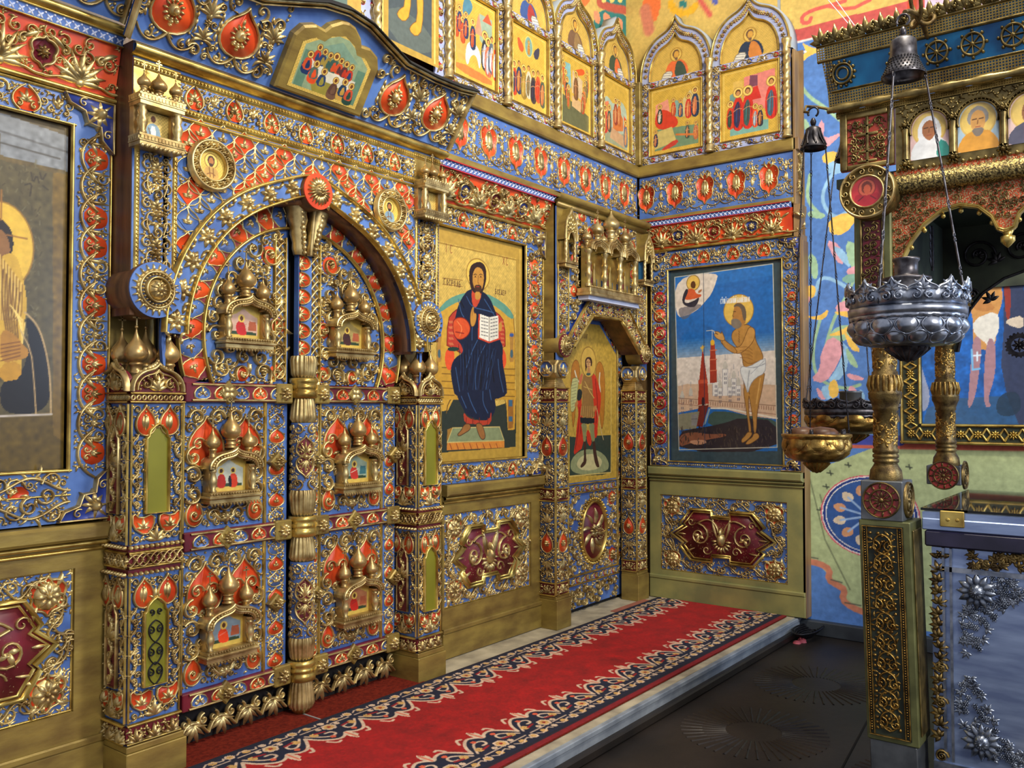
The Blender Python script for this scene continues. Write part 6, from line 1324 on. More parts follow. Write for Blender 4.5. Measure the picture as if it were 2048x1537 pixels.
def niche(x, label, back):
    r = thing('arched_niche', label, 'niche', (x, SY-.004, 2.50)); w = .145; d = .075
    g = G(); box(g, -.004, w+.004, -d, 0, 0, .02, .002); box(g, .004, w-.004, -d+.01, 0, -.022, 0, .002)
    for k in range(12): dome(g, (w*(k+.5)/12, -.024), .006, .008, y=d-.012, seg=5)
    g.build('sill', 'gold', r, smooth=False)
    for X in (.018, w-.018):
        g = G(); m = 40; Z = np.linspace(0, .15, 16); A = np.arange(12)*2*pi/12; V = np.stack([X + (.012+.0025*np.cos(A[None]*2 + Z[:, None]*170))*np.cos(A), -d+.016 + (.012+.0025*np.cos(A[None]*2 + Z[:, None]*170))*np.sin(A), np.repeat(.02+Z[:, None], 12, 1)], -1); I = np.arange(192).reshape(16, 12); J = np.roll(I, -1, 1); g.add(V, np.stack([I[:-1], J[:-1], J[1:], I[1:]], -1).reshape(-1, 4)); g.build('column', 'gold', r)
    n = 15; a = np.linspace(pi, 0, n); inn = np.c_[w/2 + (w/2-.03)*np.cos(a), .16 + (w/2-.012)*np.sin(a)]; K = keel(0, w, .165, .39, 8)[np.linspace(0, 33, n).astype(int) if len(keel(0, w, .165, .39, 8)) > 33 else np.linspace(0, len(keel(0, w, .165, .39, 8))-1, n).astype(int)]
    g = G(); band_between(g, inn, K, -d+.01, 0); g.build('canopy', 'gold_board', r, smooth=False); g = G(); ridge(g, K, .006, .012); ridge(g, inn, .005, .012)
    for R in (.05, .075, .10):
        for t in np.linspace(.5, pi-.5, 7): leaf(g, (w/2 + R*.62*cos(t), .17 + R*1.4*sin(t)), t, .022, .007, .008, n=4)
    h = G(); h.put(g, y=-d+.01); h.build('canopy_carving', 'gold', r)
    g = G(); box(g, .02, w-.02, -.008, 0, .02, .24); g.build('back', back, r, smooth=False)
    for X in (w*.5, w*.66): g = G(); tube(g, [(X, -.02, .02), (X, -.02, .17)], .006, 6); lathe(g, [(0.001, 0), (.01, .01), (.006, .03), (.001, .035)], X, -.02, .165, 8); g.build('figure', 'gold_board', r)
niche(4.945, 'small arched niche with twisted columns, left of the seven-domed shrine', 'gold_bright'); niche(6.06, 'small arched niche with blue back, right of the seven-domed shrine', 'foil_blue')

def seven_domes():
    x0, w, y = 5.20, .70, SY-.012; d = .10; r = thing('icon_shrine', 'gilt triple-arched shrine crowned with seven onion domes above the side door', 'carved shrine', (x0, y, 2.30))
    g = G(); box(g, -.03, w+.03, -d-.02, 0, .0, .022, .003); box(g, -.02, w+.02, -d-.01, 0, .022, .055, .003); bd = G(); beads(bd, (-.02, .062), (w+.02, .062), .009, .012); g.put(bd, y=-d); g.build('sill', 'gold', r, smooth=False)
    g = G(); box(g, -.01, w+.01, -d+.01, 0, -.03, 0, .002); g.build('sill_underside', 'lace_white', r, smooth=False)
    g = G(); box(g, 0, w, -.02, 0, .055, .36); g.build('back', 'gold_bright', r, smooth=False)
    g = G(); box(g, 0, .014, -d+.03, 0, .055, .34); g.build('side_wall', 'gold_board', r, smooth=False)
    for k in range(4):
        X = .02 + (w-.04)*k/3; g = G(); lathe(g, [(.026, 0), (.026, .02), (.017, .03), (.017, .06), (.025, .075), (.026, .10), (.017, .115), (.017, .15), (.026, .165), (.024, .18), (.017, .19), (.017, .235), (.028, .25), (.028, .265)], X, -d+.03, .065, 12); g.build('column', 'gold', r)
    for k in range(3):
        a = .02 + (w-.04)*k/3; b = a + (w-.04)/3; zt = .46 if k == 1 else .42; K = keel(a-.008, b+.008, .33, zt, 8); m = (a+b)/2; K2 = (K - (m, .33))*(.56, .58) + (m, .33)
        g = G(); band_between(g, K2, K, -d, 0); h = G(); ridge(h, K, .008, .012); ridge(h, K2, .007, .012); ridge(h, (K+K2)/2, .006, .01)
        for q in range(0, len(K2), 2): leaf(h, K2[q], -pi/2, .016, .006, .008, n=4)
        g.put(h, y=-d); g.build('arch', 'gold', r, smooth=False)
        for t, c in enumerate(((150, 60, 50), (70, 50, 50))):
            g = G(); X = m + (t-.5)*.05; lathe(g, [(.001, 0), (.024, .0), (.02, .06), (.016, .13), (.006, .15), (.011, .165), (.009, .185), (.001, .19)], X, -.035, .065, 10, sy=.5); g.build('figure', ('maroon', 'gold_board')[t], r)
        g = G(); box(g, a+.03, b-.03, -.022, -.018, .065, .14); g.build('ground', 'foil_blue', r, smooth=False)
    for X, z, R, H, yy in ((.03, .34, .036, .085, -.05), (.16, .385, .045, .12, -.06), (.255, .36, .032, .075, -.05), (.35, .42, .062, .15, -.06), (.455, .36, .032, .075, -.05), (.55, .385, .045, .12, -.06), (.665, .34, .036, .085, -.05)): onion(r, X, z, R, H, yy, drumh=R*1.6, m='gold', xh=R*1.2)
seven_domes()

def small_pillar(x0, label):
    w, d = .155, .135; r = thing('side_pillar', label, 'pillar', (x0, 3.372, 0)); side = lambda V: np.c_[V[:, 1], w - V[:, 0] - .02, V[:, 2]]
    g = G(); box(g, -.006, w+.012, -.016, d, 0, .20, .003); box(g, -.002, w+.006, -.008, d, .20, .225, .003); g.build('base', 'gold_board', r, smooth=False)
    g = G(); box(g, .004, w-.004, .004, d, .225, 1.56); g.build('shaft', 'blue', r, smooth=False); g = G()
    for z0, z1 in ((.225, .31), (.87, .95), (1.545, 1.64)): box(g, .001, w-.001, .001, d, z0, z1)
    g.build('band', 'maroon', r, smooth=False)
    def face(w):
        o = Orn(); g = o['gold']; c = w/2
        for z0, z1 in ((.32, .86), (.96, 1.535)):
            m = (z0+z1)/2; P = ogee(c, m, w*.72, .15); patch(o['orange'], P, .004); ridge(g, loopz(P), .004, .012); rosette(g, (c, m-.01), .024, 6, .022, .5)
            for s in (-1, 1):
                palm(g, (c, m+s*.13), s*pi/2, .09, 5, 1.6, .14, .018); ridge(g, spiral((c+.03, m+s*.22), .022, pi/2*s, -s*1.2, n=12), .005, .014); ridge(g, spiral((c-.03, m+s*.22), .022, pi/2*s, s*1.2, n=12), .005, .014)
                palm(g, (c, m+s*.19), s*pi/2, .06, 3, 1.4, .2, .018)
            o.fill(.008, w-.008, z0, z1, None, (.022, .015, .010, .007))
        for z0, z1 in ((.235, .30), (.88, .94), (1.56, 1.63)):
            palm(g, (c, z0+.01), pi/2, .055, 5, 2.6, .18, .018); o.fill(.005, w-.005, z0, z1, None, (.02, .014, .009, .007))
        for z in (.228, .312, .868, .952, 1.545, 1.642): rail(o['gold_bright'], 0, w, z-.006, z+.006, .012)
        for x in (.004, w-.004): rail(o['gold_bright'], x-.004, x+.004, .23, 1.64, .007)
        return o
    nm = {'gold': 'carving', 'gold_bright': 'edging', 'orange': 'inlay'}; face(w).build(r, nm)
    for k, q in face(d).items(): h = G(); h.put(q, fn=lambda V: np.c_[V[:, 1], d - V[:, 0], V[:, 2]]); h.build('side_' + nm[k], k, r)
    g = G()
    for k in range(5): box(g, .01+k*.006, w-.01-k*.006, .01+k*.004, d, 1.642+k*.014, 1.656+k*.014, .003)
    g.build('neck', 'gold', r, smooth=False)
    g = G(); a = .03; O = [(a, 1.71), (w-a, 1.71), (w+.004, 1.745), (w+.004, 1.80), (w-a, 1.835), (a, 1.835), (-.004, 1.80), (-.004, 1.745)]; extrude(g, O, d, -.004, .008); g.build('octagon_cap', 'gold', r, smooth=False)
    for kind in (0, 1):
        g = G(); ww = w if kind == 0 else d; t = np.linspace(0, 2*pi, 9)[:-1]+pi/8; extrude(g, np.c_[ww/2 + .058*np.cos(t), 1.773 + .055*np.sin(t)], .0, -.010); o = G(); palm(o, (ww/2, 1.74), pi/2, .065, 5, 2.2, .2, .014)
        for s in (-1, 1): ridge(o, spiral((ww/2+s*.022, 1.75), .018, pi/2, s*1.2, n=10), .004, .012)
        ridge(o, loopz(np.c_[ww/2 + .058*np.cos(t), 1.773 + .055*np.sin(t)]), .005, .012); f = None if kind == 0 else (lambda V: np.c_[V[:, 1], d - V[:, 0], V[:, 2]]); h = G(); h.put(g, fn=f); h.build('cap_face', 'blue', r, smooth=False); h = G(); h.put(o, y=-.010, fn=f); h.build('cap_carving', 'gold', r)
small_pillar(4.905, 'small carved pillar left of the archangel side door'); small_pillar(6.02, 'small carved pillar right of the archangel side door')

def side_door():
    y = 3.545; r = thing('side_door', 'side door with a gold icon of an archangel in red cloak and carved lower panel', 'door', (0, y, 0)); x0, x1 = 5.10, 6.10
    g = G(); box(g, x0, x1, 0, .02, .03, 2.2); g.build('panel', 'blue', r, smooth=False)
    o = Orn(); gb = o['gold_bright']
    s = Orn(); strip_roundels(s, 1.75, .07, 22, ('orange', None)); o.put(s, x=6.05, z=.30, rot=pi/2)
    q = (6.05-5.80)/0.33
    s = Orn(); strip_roundels(s, .38, .07, 5, ('orange', None)); o.put(s, x=5.99, z=1.99, rot=pi-.78)
    s = Orn(); strip_roundels(s, .9, .055, 14, ('orange', None)); o.put(s, x=5.15, z=.905); o.put(s, x=5.15, z=.235)
    for a in ((5.15, 6.02, .87, .882), (5.15, 6.02, .935, .947), (5.15, 6.02, .265, .28), (5.15, 6.02, .20, .212), (6.0, 6.014, .28, 2.0)): rail(gb, *a, .018)
    cx, cz = 5.66, .575; t = np.linspace(0, 2*pi, 41); 
    for k in range(44): a = k*2*pi/44; dome(o['gold_bright'], (cx+.20*cos(a), cz+.245*sin(a)), .013, .024)
    ridge(gb, np.c_[cx+.175*np.cos(t), cz+.22*np.sin(t)], .012, .022); patch(o['maroon'], np.c_[cx+.165*np.cos(t[:-1]), cz+.21*np.sin(t[:-1])])
    rosette(o['gold'], (cx, cz), .05, 8, .03)
    for a in (.4, 1.2, 2.0, 2.8, 3.5, 4.3, 5.1, 5.9): leaf(o['gold'], (cx+.05*cos(a), cz+.06*sin(a)), a, .12, .018, .026, bend=.9)
    for X in (5.22, 5.93):
        for Z in (.36, .80): patch(o['orange'], quatre(X, Z, .12, .13)); rosette(o['gold'], (X, Z), .04, 8, .026, .45)
    o.fill(5.13, 6.0, .28, .87); o.fill(5.13, 6.0, .03, .20, None, (.036, .026, .018, .012), h=.022); o.build(r)
    # icon
    X0, Z0 = 5.13, .955; p = Paint(.87, 1.20, 300, (196, 160, 66)); p.brocade(.05, .02); p.noise(.05, 4, 6); D = trace_map(X0, Z0, 4.804, 1080, 680, Y=y-.004); p.map = D
    p.poly([(285, 930), (345, 935), (555, 920), (680, 915), (680, 1270), (600, 1300), (285, 1310)], (50, 66, 56), 0); p.poly([(290, 1180), (330, 1110), (400, 1060), (520, 1050), (620, 1100), (670, 1200), (640, 1270), (420, 1300), (300, 1270)], (150, 156, 110), 2); p.poly([(340, 1200), (400, 1110), (520, 1090), (610, 1160), (560, 1250), (400, 1260)], (206, 196, 140), 2)
    p.line([(285, 1312), (682, 1275), (684, 280)], (230, 200, 110), .004, 0)
    W_ = (186, 120, 40)
    p.poly([(385, 330), (375, 220), (345, 185), (310, 230), (298, 330), (296, 450), (305, 700), (318, 880), (340, 700), (350, 500)], W_, 2, edge=((110, 60, 20), .002)); p.poly([(530, 330), (545, 240), (575, 200), (610, 260), (625, 400), (622, 600), (612, 800), (590, 880), (575, 700), (560, 500)], W_, 2, edge=((110, 60, 20), .002)); p.line([(335, 300), (350, 360), (370, 400)], (226, 220, 190), .007, 1); p.line([(575, 320), (568, 400), (580, 500)], (226, 220, 190), .007, 1)
    RED_ = (206, 54, 30)
    p.poly([(480, 300), (530, 330), (560, 420), (590, 540), (575, 700), (555, 800), (550, 950), (500, 930), (520, 700), (500, 420)], RED_, 1); p.poly([(400, 500), (350, 600), (372, 700), (350, 850), (345, 960), (318, 1115), (370, 1070), (410, 1040), (430, 850), (400, 700)], RED_, 1); p.poly([(415, 310), (400, 420), (372, 440), (380, 350)], (206, 110, 70), 1)
    for L in ([(530, 380), (555, 600), (540, 800)], [(380, 650), (370, 850), (340, 1050)], [(395, 700), (392, 900)]): p.line(L, (120, 24, 20), .004, 1)
    p.poly([(425, 310), (395, 440), (410, 560), (395, 660), (385, 740), (530, 760), (520, 650), (510, 560), (505, 420), (490, 310)], (150, 110, 56), 1)
    for k in range(7): p.line([(400+18*k, 640), (392+20*k, 740)], (206, 164, 90), .003, 0)
    p.line([(430, 400), (480, 500), (520, 560)], (206, 170, 90), .004, 0); p.line([(420, 450), (500, 480)], (206, 170, 90), .003, 0)
    p.poly([(385, 745), (525, 755), (522, 800), (460, 810), (388, 800)], (24, 36, 40), 0); p.poly([(392, 800), (450, 808), (446, 880), (440, 980), (416, 985), (408, 880)], (140, 140, 90), 1); p.poly([(470, 805), (525, 802), (520, 880), (530, 970), (500, 985), (480, 880)], (140, 140, 90), 1); p.poly([(446, 870), (474, 868), (500, 980), (480, 1030), (450, 980)], RED_, 1)
    p.poly([(418, 980), (444, 975), (440, 1100), (450, 1180), (415, 1225), (388, 1230), (392, 1200), (425, 1160)], (70, 44, 34), 1); p.poly([(500, 980), (530, 970), (540, 1080), (560, 1170), (575, 1225), (545, 1230), (520, 1160)], (70, 44, 34), 1)
    p.poly([(360, 470), (408, 480), (398, 580), (350, 590)], (24, 40, 40), 1); p.poly([(300, 380), (345, 360), (372, 380), (355, 560), (345, 640), (318, 700), (290, 680)], (196, 196, 130), 1, edge=((110, 100, 50), .002))
    for k in range(9): p.line([(302, 410+30*k), (355-2*k, 395+30*k)], (120, 120, 80), .0015, 0)
    p.poly([(345, 590), (372, 600), (350, 650), (330, 640)], (190, 130, 70), 1); p.poly([(516, 640), (545, 630), (540, 670), (520, 700), (506, 670)], (190, 130, 70), 1); p.line([(545, 660), (585, 870), (610, 960)], (206, 180, 120), .004, 1)
    p.ell((467, 215), .105, .115, (214, 174, 76), ring=(140, 100, 40)); p.poly([(440, 330), (430, 200), (450, 165), (485, 165), (503, 200), (498, 262), (480, 240), (448, 262)], (60, 34, 24), 2); p.poly([(446, 195), (460, 180), (484, 195), (490, 240), (476, 290), (456, 270), (444, 230)], (206, 156, 96), 2); p.line([(462, 210), (464, 240)], (110, 70, 40), .002, 0); p.line([(450, 215), (460, 213)], (50, 30, 24), .0022, 0); p.line([(472, 215), (484, 216)], (50, 30, 24), .0022, 0); p.line([(460, 258), (474, 258)], (160, 60, 50), .002, 0)
    p.poly([(458, 270), (482, 270), (486, 322), (452, 322)], (190, 138, 80), 0); p.poly([(450, 318), (490, 318), (480, 345), (440, 340)], (60, 90, 80), 1); p.map = lambda q_: q_; p.text(['ABXDNG'], .34, 1.075, .03, (90, 60, 30), .0018)
    o = p.build('painting', 'painted_panel', r, y=-.004, mask=lambda X, Z: (Z + np.maximum(0, X-.62)*.85 < 1.19)); o.location = (X0, 0, Z0)
side_door()
g = G(); box(g, 4.93, 6.24, 3.57, 3.6, 0, 3.0); struct(g, 'dark_gap_sheet_side', 'black_gap')  # black sheet painted as the darkness behind the side door, not a door

# ================================================================ return wall: icon of the saint before the city wall
RR = (0, 0, -pi/2)
def basil():
    r = thing('carved_surround', 'blue and orange carved surround of the icon on the return wall', 'frame', (XR, 3.42, 0), RR); W = 1.285
    # local x = 3.42 - Y ; opening x .215..1.13, z 1.08..2.61
    backing(r, .06, .215, 1.045, 2.75); backing(r, 1.135, W-.012, 1.045, 2.75); backing(r, .215, 1.135, 1.045, 1.085); backing(r, .215, 1.135, 2.60, 2.75)
    o = Orn(); s = Orn(); strip_roundels(s, 1.25, .14, 9, ('red', 'orange', 'red')); o.put(s, x=.135, z=1.2, rot=pi/2); s = Orn(); strip_roundels(s, 1.25, .12, 14, ('orange', None)); o.put(s, x=1.205, z=1.2, rot=pi/2)
    s = Orn(); strip_units(s, U_arabesque(.24, .12), .96, 4); o.put(s, x=.22, z=2.68)
    o.fill(.07, .2, 1.2, 2.5); o.fill(1.15, 1.26, 1.2, 2.5); o.fill(.2, 1.14, 2.62, 2.745); o.fill(.2, 1.14, 1.05, 1.08, None, (.012, .008))
    o.fill(.07, 1.26, 2.5, 2.745, lambda X, Z: (X < .2) | (X > 1.15)); o.fill(.07, 1.26, 1.05, 1.2, lambda X, Z: (X < .2) | (X > 1.15))
    for x, z, a, b in ((.062, 2.745, 1, 1), (W-.015, 2.745, -1, 1), (.062, 1.05, 1, -1), (W-.015, 1.05, -1, -1)): frame_corner(o, x, z, a, b, .12)
    for a in ((.2, 1.15, 2.595, 2.61), (.2, 1.15, 1.08, 1.092), (.203, .217, 1.09, 2.6), (1.128, 1.142, 1.09, 2.6), (.06, .07, 1.05, 2.75)): rail(o['gold_bright'], *a, .014)
    o.build(r); g = G(); box(g, W-.012, W+.0, -.03, .1, 1.0, 2.76); g.build('edge_board', 'wood_end', r, smooth=False)
    X0, Z0 = 3.42-.215, 1.09; r = thing('icon_painting', 'icon of a half-naked bearded saint praying before the city wall under a blue sky', 'icon', (XR+.02, X0, Z0), RR)
    w, h = .915, 1.51; p = Paint(w, h, 300, (50, 70, 80)); Cm = trace_map(X0, Z0, 3.2, 1280, 420, Xp=XR+.02); p.map = Cm
    BLU, WHT, SK = (28, 100, 176), (216, 206, 196), (176, 128, 64)
    p.poly([(222, 432), (850, 345), (880, 1545), (250, 1545)], BLU, 0)
    p.poly([(222, 432), (850, 345), (852, 420), (224, 520)], (40, 114, 190), 0, .6)
    for k in range(14): t = k/13; p.poly([(232, 820+16*k), (862, 770+16*k), (864, 800+16*k), (234, 850+16*k)], tuple(np.array(BLU)*(1-t) + np.array(WHT)*t), 0)
    p.poly([(236, 950), (866, 900), (872, 1180), (240, 1130)], WHT, 0); p.poly([(222, 432), (505, 395), (485, 470), (455, 545), (405, 600), (370, 640), (300, 680), (228, 690)], (216, 204, 190), 2); p.poly([(240, 630), (300, 620), (385, 600), (400, 620), (340, 650), (300, 700), (260, 700)], (96, 92, 100), 2, .7)
    p.noise(.04, 5, 4)
    # Christ in the cloud
    p.ell((340, 468), .055, .06, (224, 184, 90), ring=(140, 110, 60)); p.poly([(325, 500), (325, 465), (345, 452), (358, 475), (352, 505)], (90, 50, 30), 1); p.poly([(318, 500), (350, 510), (362, 540), (395, 540), (390, 558), (350, 570), (300, 578), (280, 570), (290, 530)], (206, 90, 50), 2); p.poly([(300, 500), (312, 520), (280, 585), (300, 600), (350, 580), (382, 555), (370, 600), (340, 630), (280, 612), (268, 580), (280, 530)], (40, 40, 56), 2); p.poly([(370, 520), (398, 505), (392, 525), (375, 535)], (170, 110, 70), 1)
    # city: domes, towers, wall
    GR = (150, 150, 160)
    p.poly([(240, 1130), (300, 1115), (872, 1120), (874, 1340), (700, 1320), (560, 1280), (440, 1260), (240, 1300)], (206, 176, 150), 0); 
    for X, zt, wd in ((545, 960, 34), (485, 1040, 40), (600, 1020, 30), (630, 1065, 30), (325, 1130, 26), (270, 1150, 24), (512, 1080, 28), (575, 1075, 28)):
        p.poly([(X-wd/2, 1190), (X-wd/2, zt+60), (X+wd/2, zt+60), (X+wd/2, 1190)], (224, 220, 214), 0); p.line([(X-wd/2, 1190), (X-wd/2, zt+60), (X+wd/2, zt+60), (X+wd/2, 1190)], GR, .002, 0); p.poly([(X-wd*.42, zt+60), (X-wd*.5, zt+35), (X, zt), (X+wd*.5, zt+35), (X+wd*.42, zt+60)], (190, 186, 176), 1); p.line([(X, zt), (X, zt-30)], GR, .002, 0)
        for q in range(3): p.line([(X-4, zt+85+q*28), (X-4, zt+98+q*28)], (90, 90, 110), .003, 0); p.line([(X+6, zt+85+q*28), (X+6, zt+98+q*28)], (90, 90, 110), .003, 0)
    for k in range(40): x = 250+k*15.5; p.line([(x, 1215+k*1.2), (x, 1235+k*1.2)], (150, 110, 90), .003, 0)
    p.line([(245, 1205), (874, 1255)], (140, 110, 90), .003, 0); p.line([(245, 1240), (874, 1310)], (160, 120, 100), .003, 0)
    TW = (160, 56, 40)
    p.poly([(398, 905), (404, 905), (432, 1100), (440, 1240), (370, 1250), (378, 1100)], TW, 0); p.line([(400, 905), (400, 870)], (200, 160, 60), .005, 0); p.poly([(385, 880), (415, 870), (412, 885), (390, 893)], (206, 170, 80), 0)
    p.poly([(372, 1090), (432, 1085), (434, 1110), (374, 1115)], (190, 80, 56), 0); p.poly([(395, 1200), (412, 1200), (412, 1260), (395, 1260)], (50, 30, 40), 1)
    p.poly([(452, 860), (478, 858), (488, 970), (492, 1105), (448, 1110), (446, 980)], TW, 0); p.ell((464, 850), .018, .022, (220, 170, 50)); 
    for z in (900, 960, 1030): p.line([(448, z), (490, z-3)], (206, 110, 80), .004, 0)
    p.poly([(375, 1255), (440, 1250), (400, 1390), (355, 1385)], (110, 40, 34), 0); p.poly([(440, 1270), (450, 1275), (420, 1370), (405, 1380)], (140, 160, 170), 0)
    p.poly([(242, 1310), (380, 1290), (360, 1400), (250, 1410)], (130, 130, 110), 0); p.poly([(445, 1290), (560, 1290), (700, 1320), (880, 1345), (878, 1420), (650, 1400), (430, 1390)], (60, 84, 80), 1); p.line([(455, 1270), (560, 1272), (700, 1300), (876, 1335)], (226, 216, 200), .006, 1)
    p.poly([(330, 1310), (368, 1308), (365, 1380), (328, 1382)], (130, 130, 130), 0); p.line([(330, 1340), (366, 1338)], (80, 80, 90), .002, 0)
    # ground
    p.poly([(250, 1420), (350, 1400), (450, 1385), (560, 1360), (640, 1330), (880, 1350), (882, 1550), (250, 1550)], (40, 34, 44), 1); p.poly([(250, 1440), (340, 1420), (450, 1440), (540, 1430), (560, 1450), (440, 1470), (300, 1500), (255, 1520)], (130, 80, 60), 2); p.poly([(300, 1480), (400, 1470), (440, 1490), (360, 1510)], (190, 140, 110), 2)
    r2 = random.Random(9)
    for k in range(120): x = r2.uniform(260, 860); z = r2.uniform(1400, 1530); p.line([(x, z), (x+r2.uniform(-8, 8), z-r2.uniform(8, 26))], (70, 60, 56) if k % 3 else (24, 20, 30), .003, 0)
    # saint
    ED = ((96, 60, 30), .002); p.ell((630, 645), .118, .122, (216, 178, 84), ring=(160, 120, 50))
    p.poly([(655, 1060), (745, 1040), (800, 1035), (790, 1100), (775, 1180), (760, 1240), (748, 1320), (745, 1420), (730, 1440), (722, 1330), (705, 1230), (695, 1180), (695, 1300), (715, 1420), (700, 1450), (690, 1350), (670, 1220), (662, 1160), (668, 1130)], SK, 1, edge=ED)
    p.poly([(690, 1420), (720, 1425), (712, 1450), (680, 1480), (652, 1495), (648, 1470), (670, 1450)], SK, 2, edge=ED); p.poly([(728, 1430), (755, 1430), (766, 1455), (745, 1475), (700, 1502), (672, 1502), (690, 1475), (720, 1455)], SK, 2, edge=ED)
    p.poly([(600, 770), (660, 735), (700, 735), (735, 780), (740, 840), (775, 900), (792, 950), (760, 990), (690, 1025), (660, 1000), (655, 940), (640, 905), (590, 840), (585, 800)], SK, 2, edge=ED)
    p.poly([(735, 760), (700, 745), (680, 790), (650, 870), (610, 885), (560, 850), (530, 820), (510, 845), (560, 890), (620, 925), (660, 910), (715, 860), (738, 810)], (190, 140, 74), 2, edge=ED); p.poly([(605, 880), (560, 850), (540, 830), (520, 845), (545, 885), (600, 920), (625, 915)], (180, 130, 66), 1, edge=ED)
    p.poly([(530, 840), (490, 825), (472, 800), (478, 790), (505, 800), (470, 780), (500, 778), (522, 795), (520, 775), (532, 795), (545, 830)], (196, 146, 80), 1, edge=ED); p.line([(425, 775), (470, 770), (478, 790)], (226, 214, 190), .0022, 1); p.line([(462, 770), (462, 830)], (226, 214, 190), .0015, 0)
    for k in range(4): p.line([(640, 880+22*k), (690, 875+24*k), (720, 900+20*k)], (140, 94, 46), .002, 1)
    for k in range(5): p.line([(632, 775+16*k), (636, 785+16*k)], (120, 80, 40), .003, 0)
    p.line([(660, 960), (700, 990), (750, 970)], (130, 86, 40), .002, 1); p.line([(690, 1090), (700, 1180)], (120, 80, 40), .003, 1); p.line([(770, 1080), (745, 1240)], (206, 160, 90), .005, 1)
    p.poly([(600, 640), (605, 600), (640, 590), (668, 620), (672, 670), (680, 715), (660, 745), (620, 760), (600, 740), (590, 700)], (170, 118, 62), 2); p.poly([(595, 625), (610, 600), (650, 598), (678, 630), (682, 690), (668, 720), (655, 680), (650, 640), (630, 615)], (96, 84, 74), 2); p.poly([(584, 700), (610, 695), (640, 705), (655, 740), (625, 765), (595, 755), (582, 730)], (120, 110, 100), 2)
    p.line([(598, 650), (612, 652)], (60, 40, 30), .0025, 0); p.line([(600, 655), (592, 680), (600, 684)], (90, 56, 30), .002, 0)
    p.poly([(640, 1020), (655, 1000), (690, 1010), (800, 945), (806, 975), (800, 1045), (740, 1075), (705, 1120), (690, 1180), (676, 1130), (648, 1060)], (214, 218, 218), 1, edge=((140, 140, 150), .002)); p.line([(690, 1010), (740, 1010), (800, 985)], (150, 156, 166), .003, 1); p.line([(700, 1030), (690, 1100), (690, 1160)], (150, 156, 166), .003, 1); p.line([(800, 960), (760, 1000), (710, 1050)], (160, 166, 176), .002, 1)
    p.map = lambda q: q; p.text(['CTHi BACiLiM BLAWENHIM'], .43, 1.215, .034, (226, 226, 226), .0022, .24); p.text(['~ ~    ~~   ~'], .44, 1.217, .034, (226, 226, 226), .0018, .4)
    p.map = Cm; p.line([(222, 432), (850, 345), (878, 1520), (250, 1536), (222, 432)], (200, 196, 180), .003, 0); p.line([(406, 405), (415, 1530)], (30, 50, 80), .002, 0)
    p.build('painting', 'painted_glossy', r)
basil()

# ================================================================ frieze on both walls, gilt bands
def frieze(loc, rot, L, n, label, band_label):
    r = thing('frieze', label, 'frieze', loc, rot); backing(r, 0, L, 3.035, 3.375); o = Orn(); u = U_frieze(L/n, .30); s = Orn(); strip_units(s, u, L, n, 0); o.put(s, x=0, z=3.205)
    o.fill(.01, L-.01, 3.05, 3.36, None, (.022, .014, .009), h=.011, skip=.5); o.build(r)
    b = thing('gilt_moulding', band_label, 'moulding', loc, rot); g = G(); box(g, 0, L, -.03, .02, 3.378, 3.47, .008); g.build('upper_band', 'gold_board', b, smooth=False)
    g = G(); box(g, 0, L, -.035, .02, 2.99, 3.032, .006); g.build('lower_band', 'gold_board', b, smooth=False)
frieze((3.66, 3.475, 0), (0, 0, 0), 2.57, 9, 'long blue frieze of orange cartouches on the main wall', 'gilt bands above and below the frieze of the main wall')
frieze((6.245, 3.46, 0), RR, 1.275, 5, 'blue frieze of orange cartouches on the return wall', 'gilt bands above and below the frieze of the return wall')
g = G(); box(g, 6.23, 6.36, 2.172, 2.19, 2.98, 4.12, .004); extrude(g, [(6.23, 2.98), (6.36, 2.98), (6.36, 2.94), (6.25, 2.72), (6.23, 2.72)], 2.19, 2.14); box(g, 6.23, 6.36, 2.15, 2.19, 3.38, 3.47, .004); box(g, 6.25, 6.36, 2.13, 2.15, 0, 2.72, .003)
tag(g.build('edge_post', 'wood_end', None, smooth=False), 'brown boards closing the free end of the return wall', 'board')
g = G(); vine(g, .30, .04, .006, .016, 5, r=.035); h = G(); h.put(g, fn=lambda V: np.c_[6.295 + V[:, 2], 2.170 + V[:, 1], 3.06 + V[:, 0]]); tag(h.build('corner_carving', 'gold', None), 'upright strip of gilt carving on the end of the frieze', 'carving')

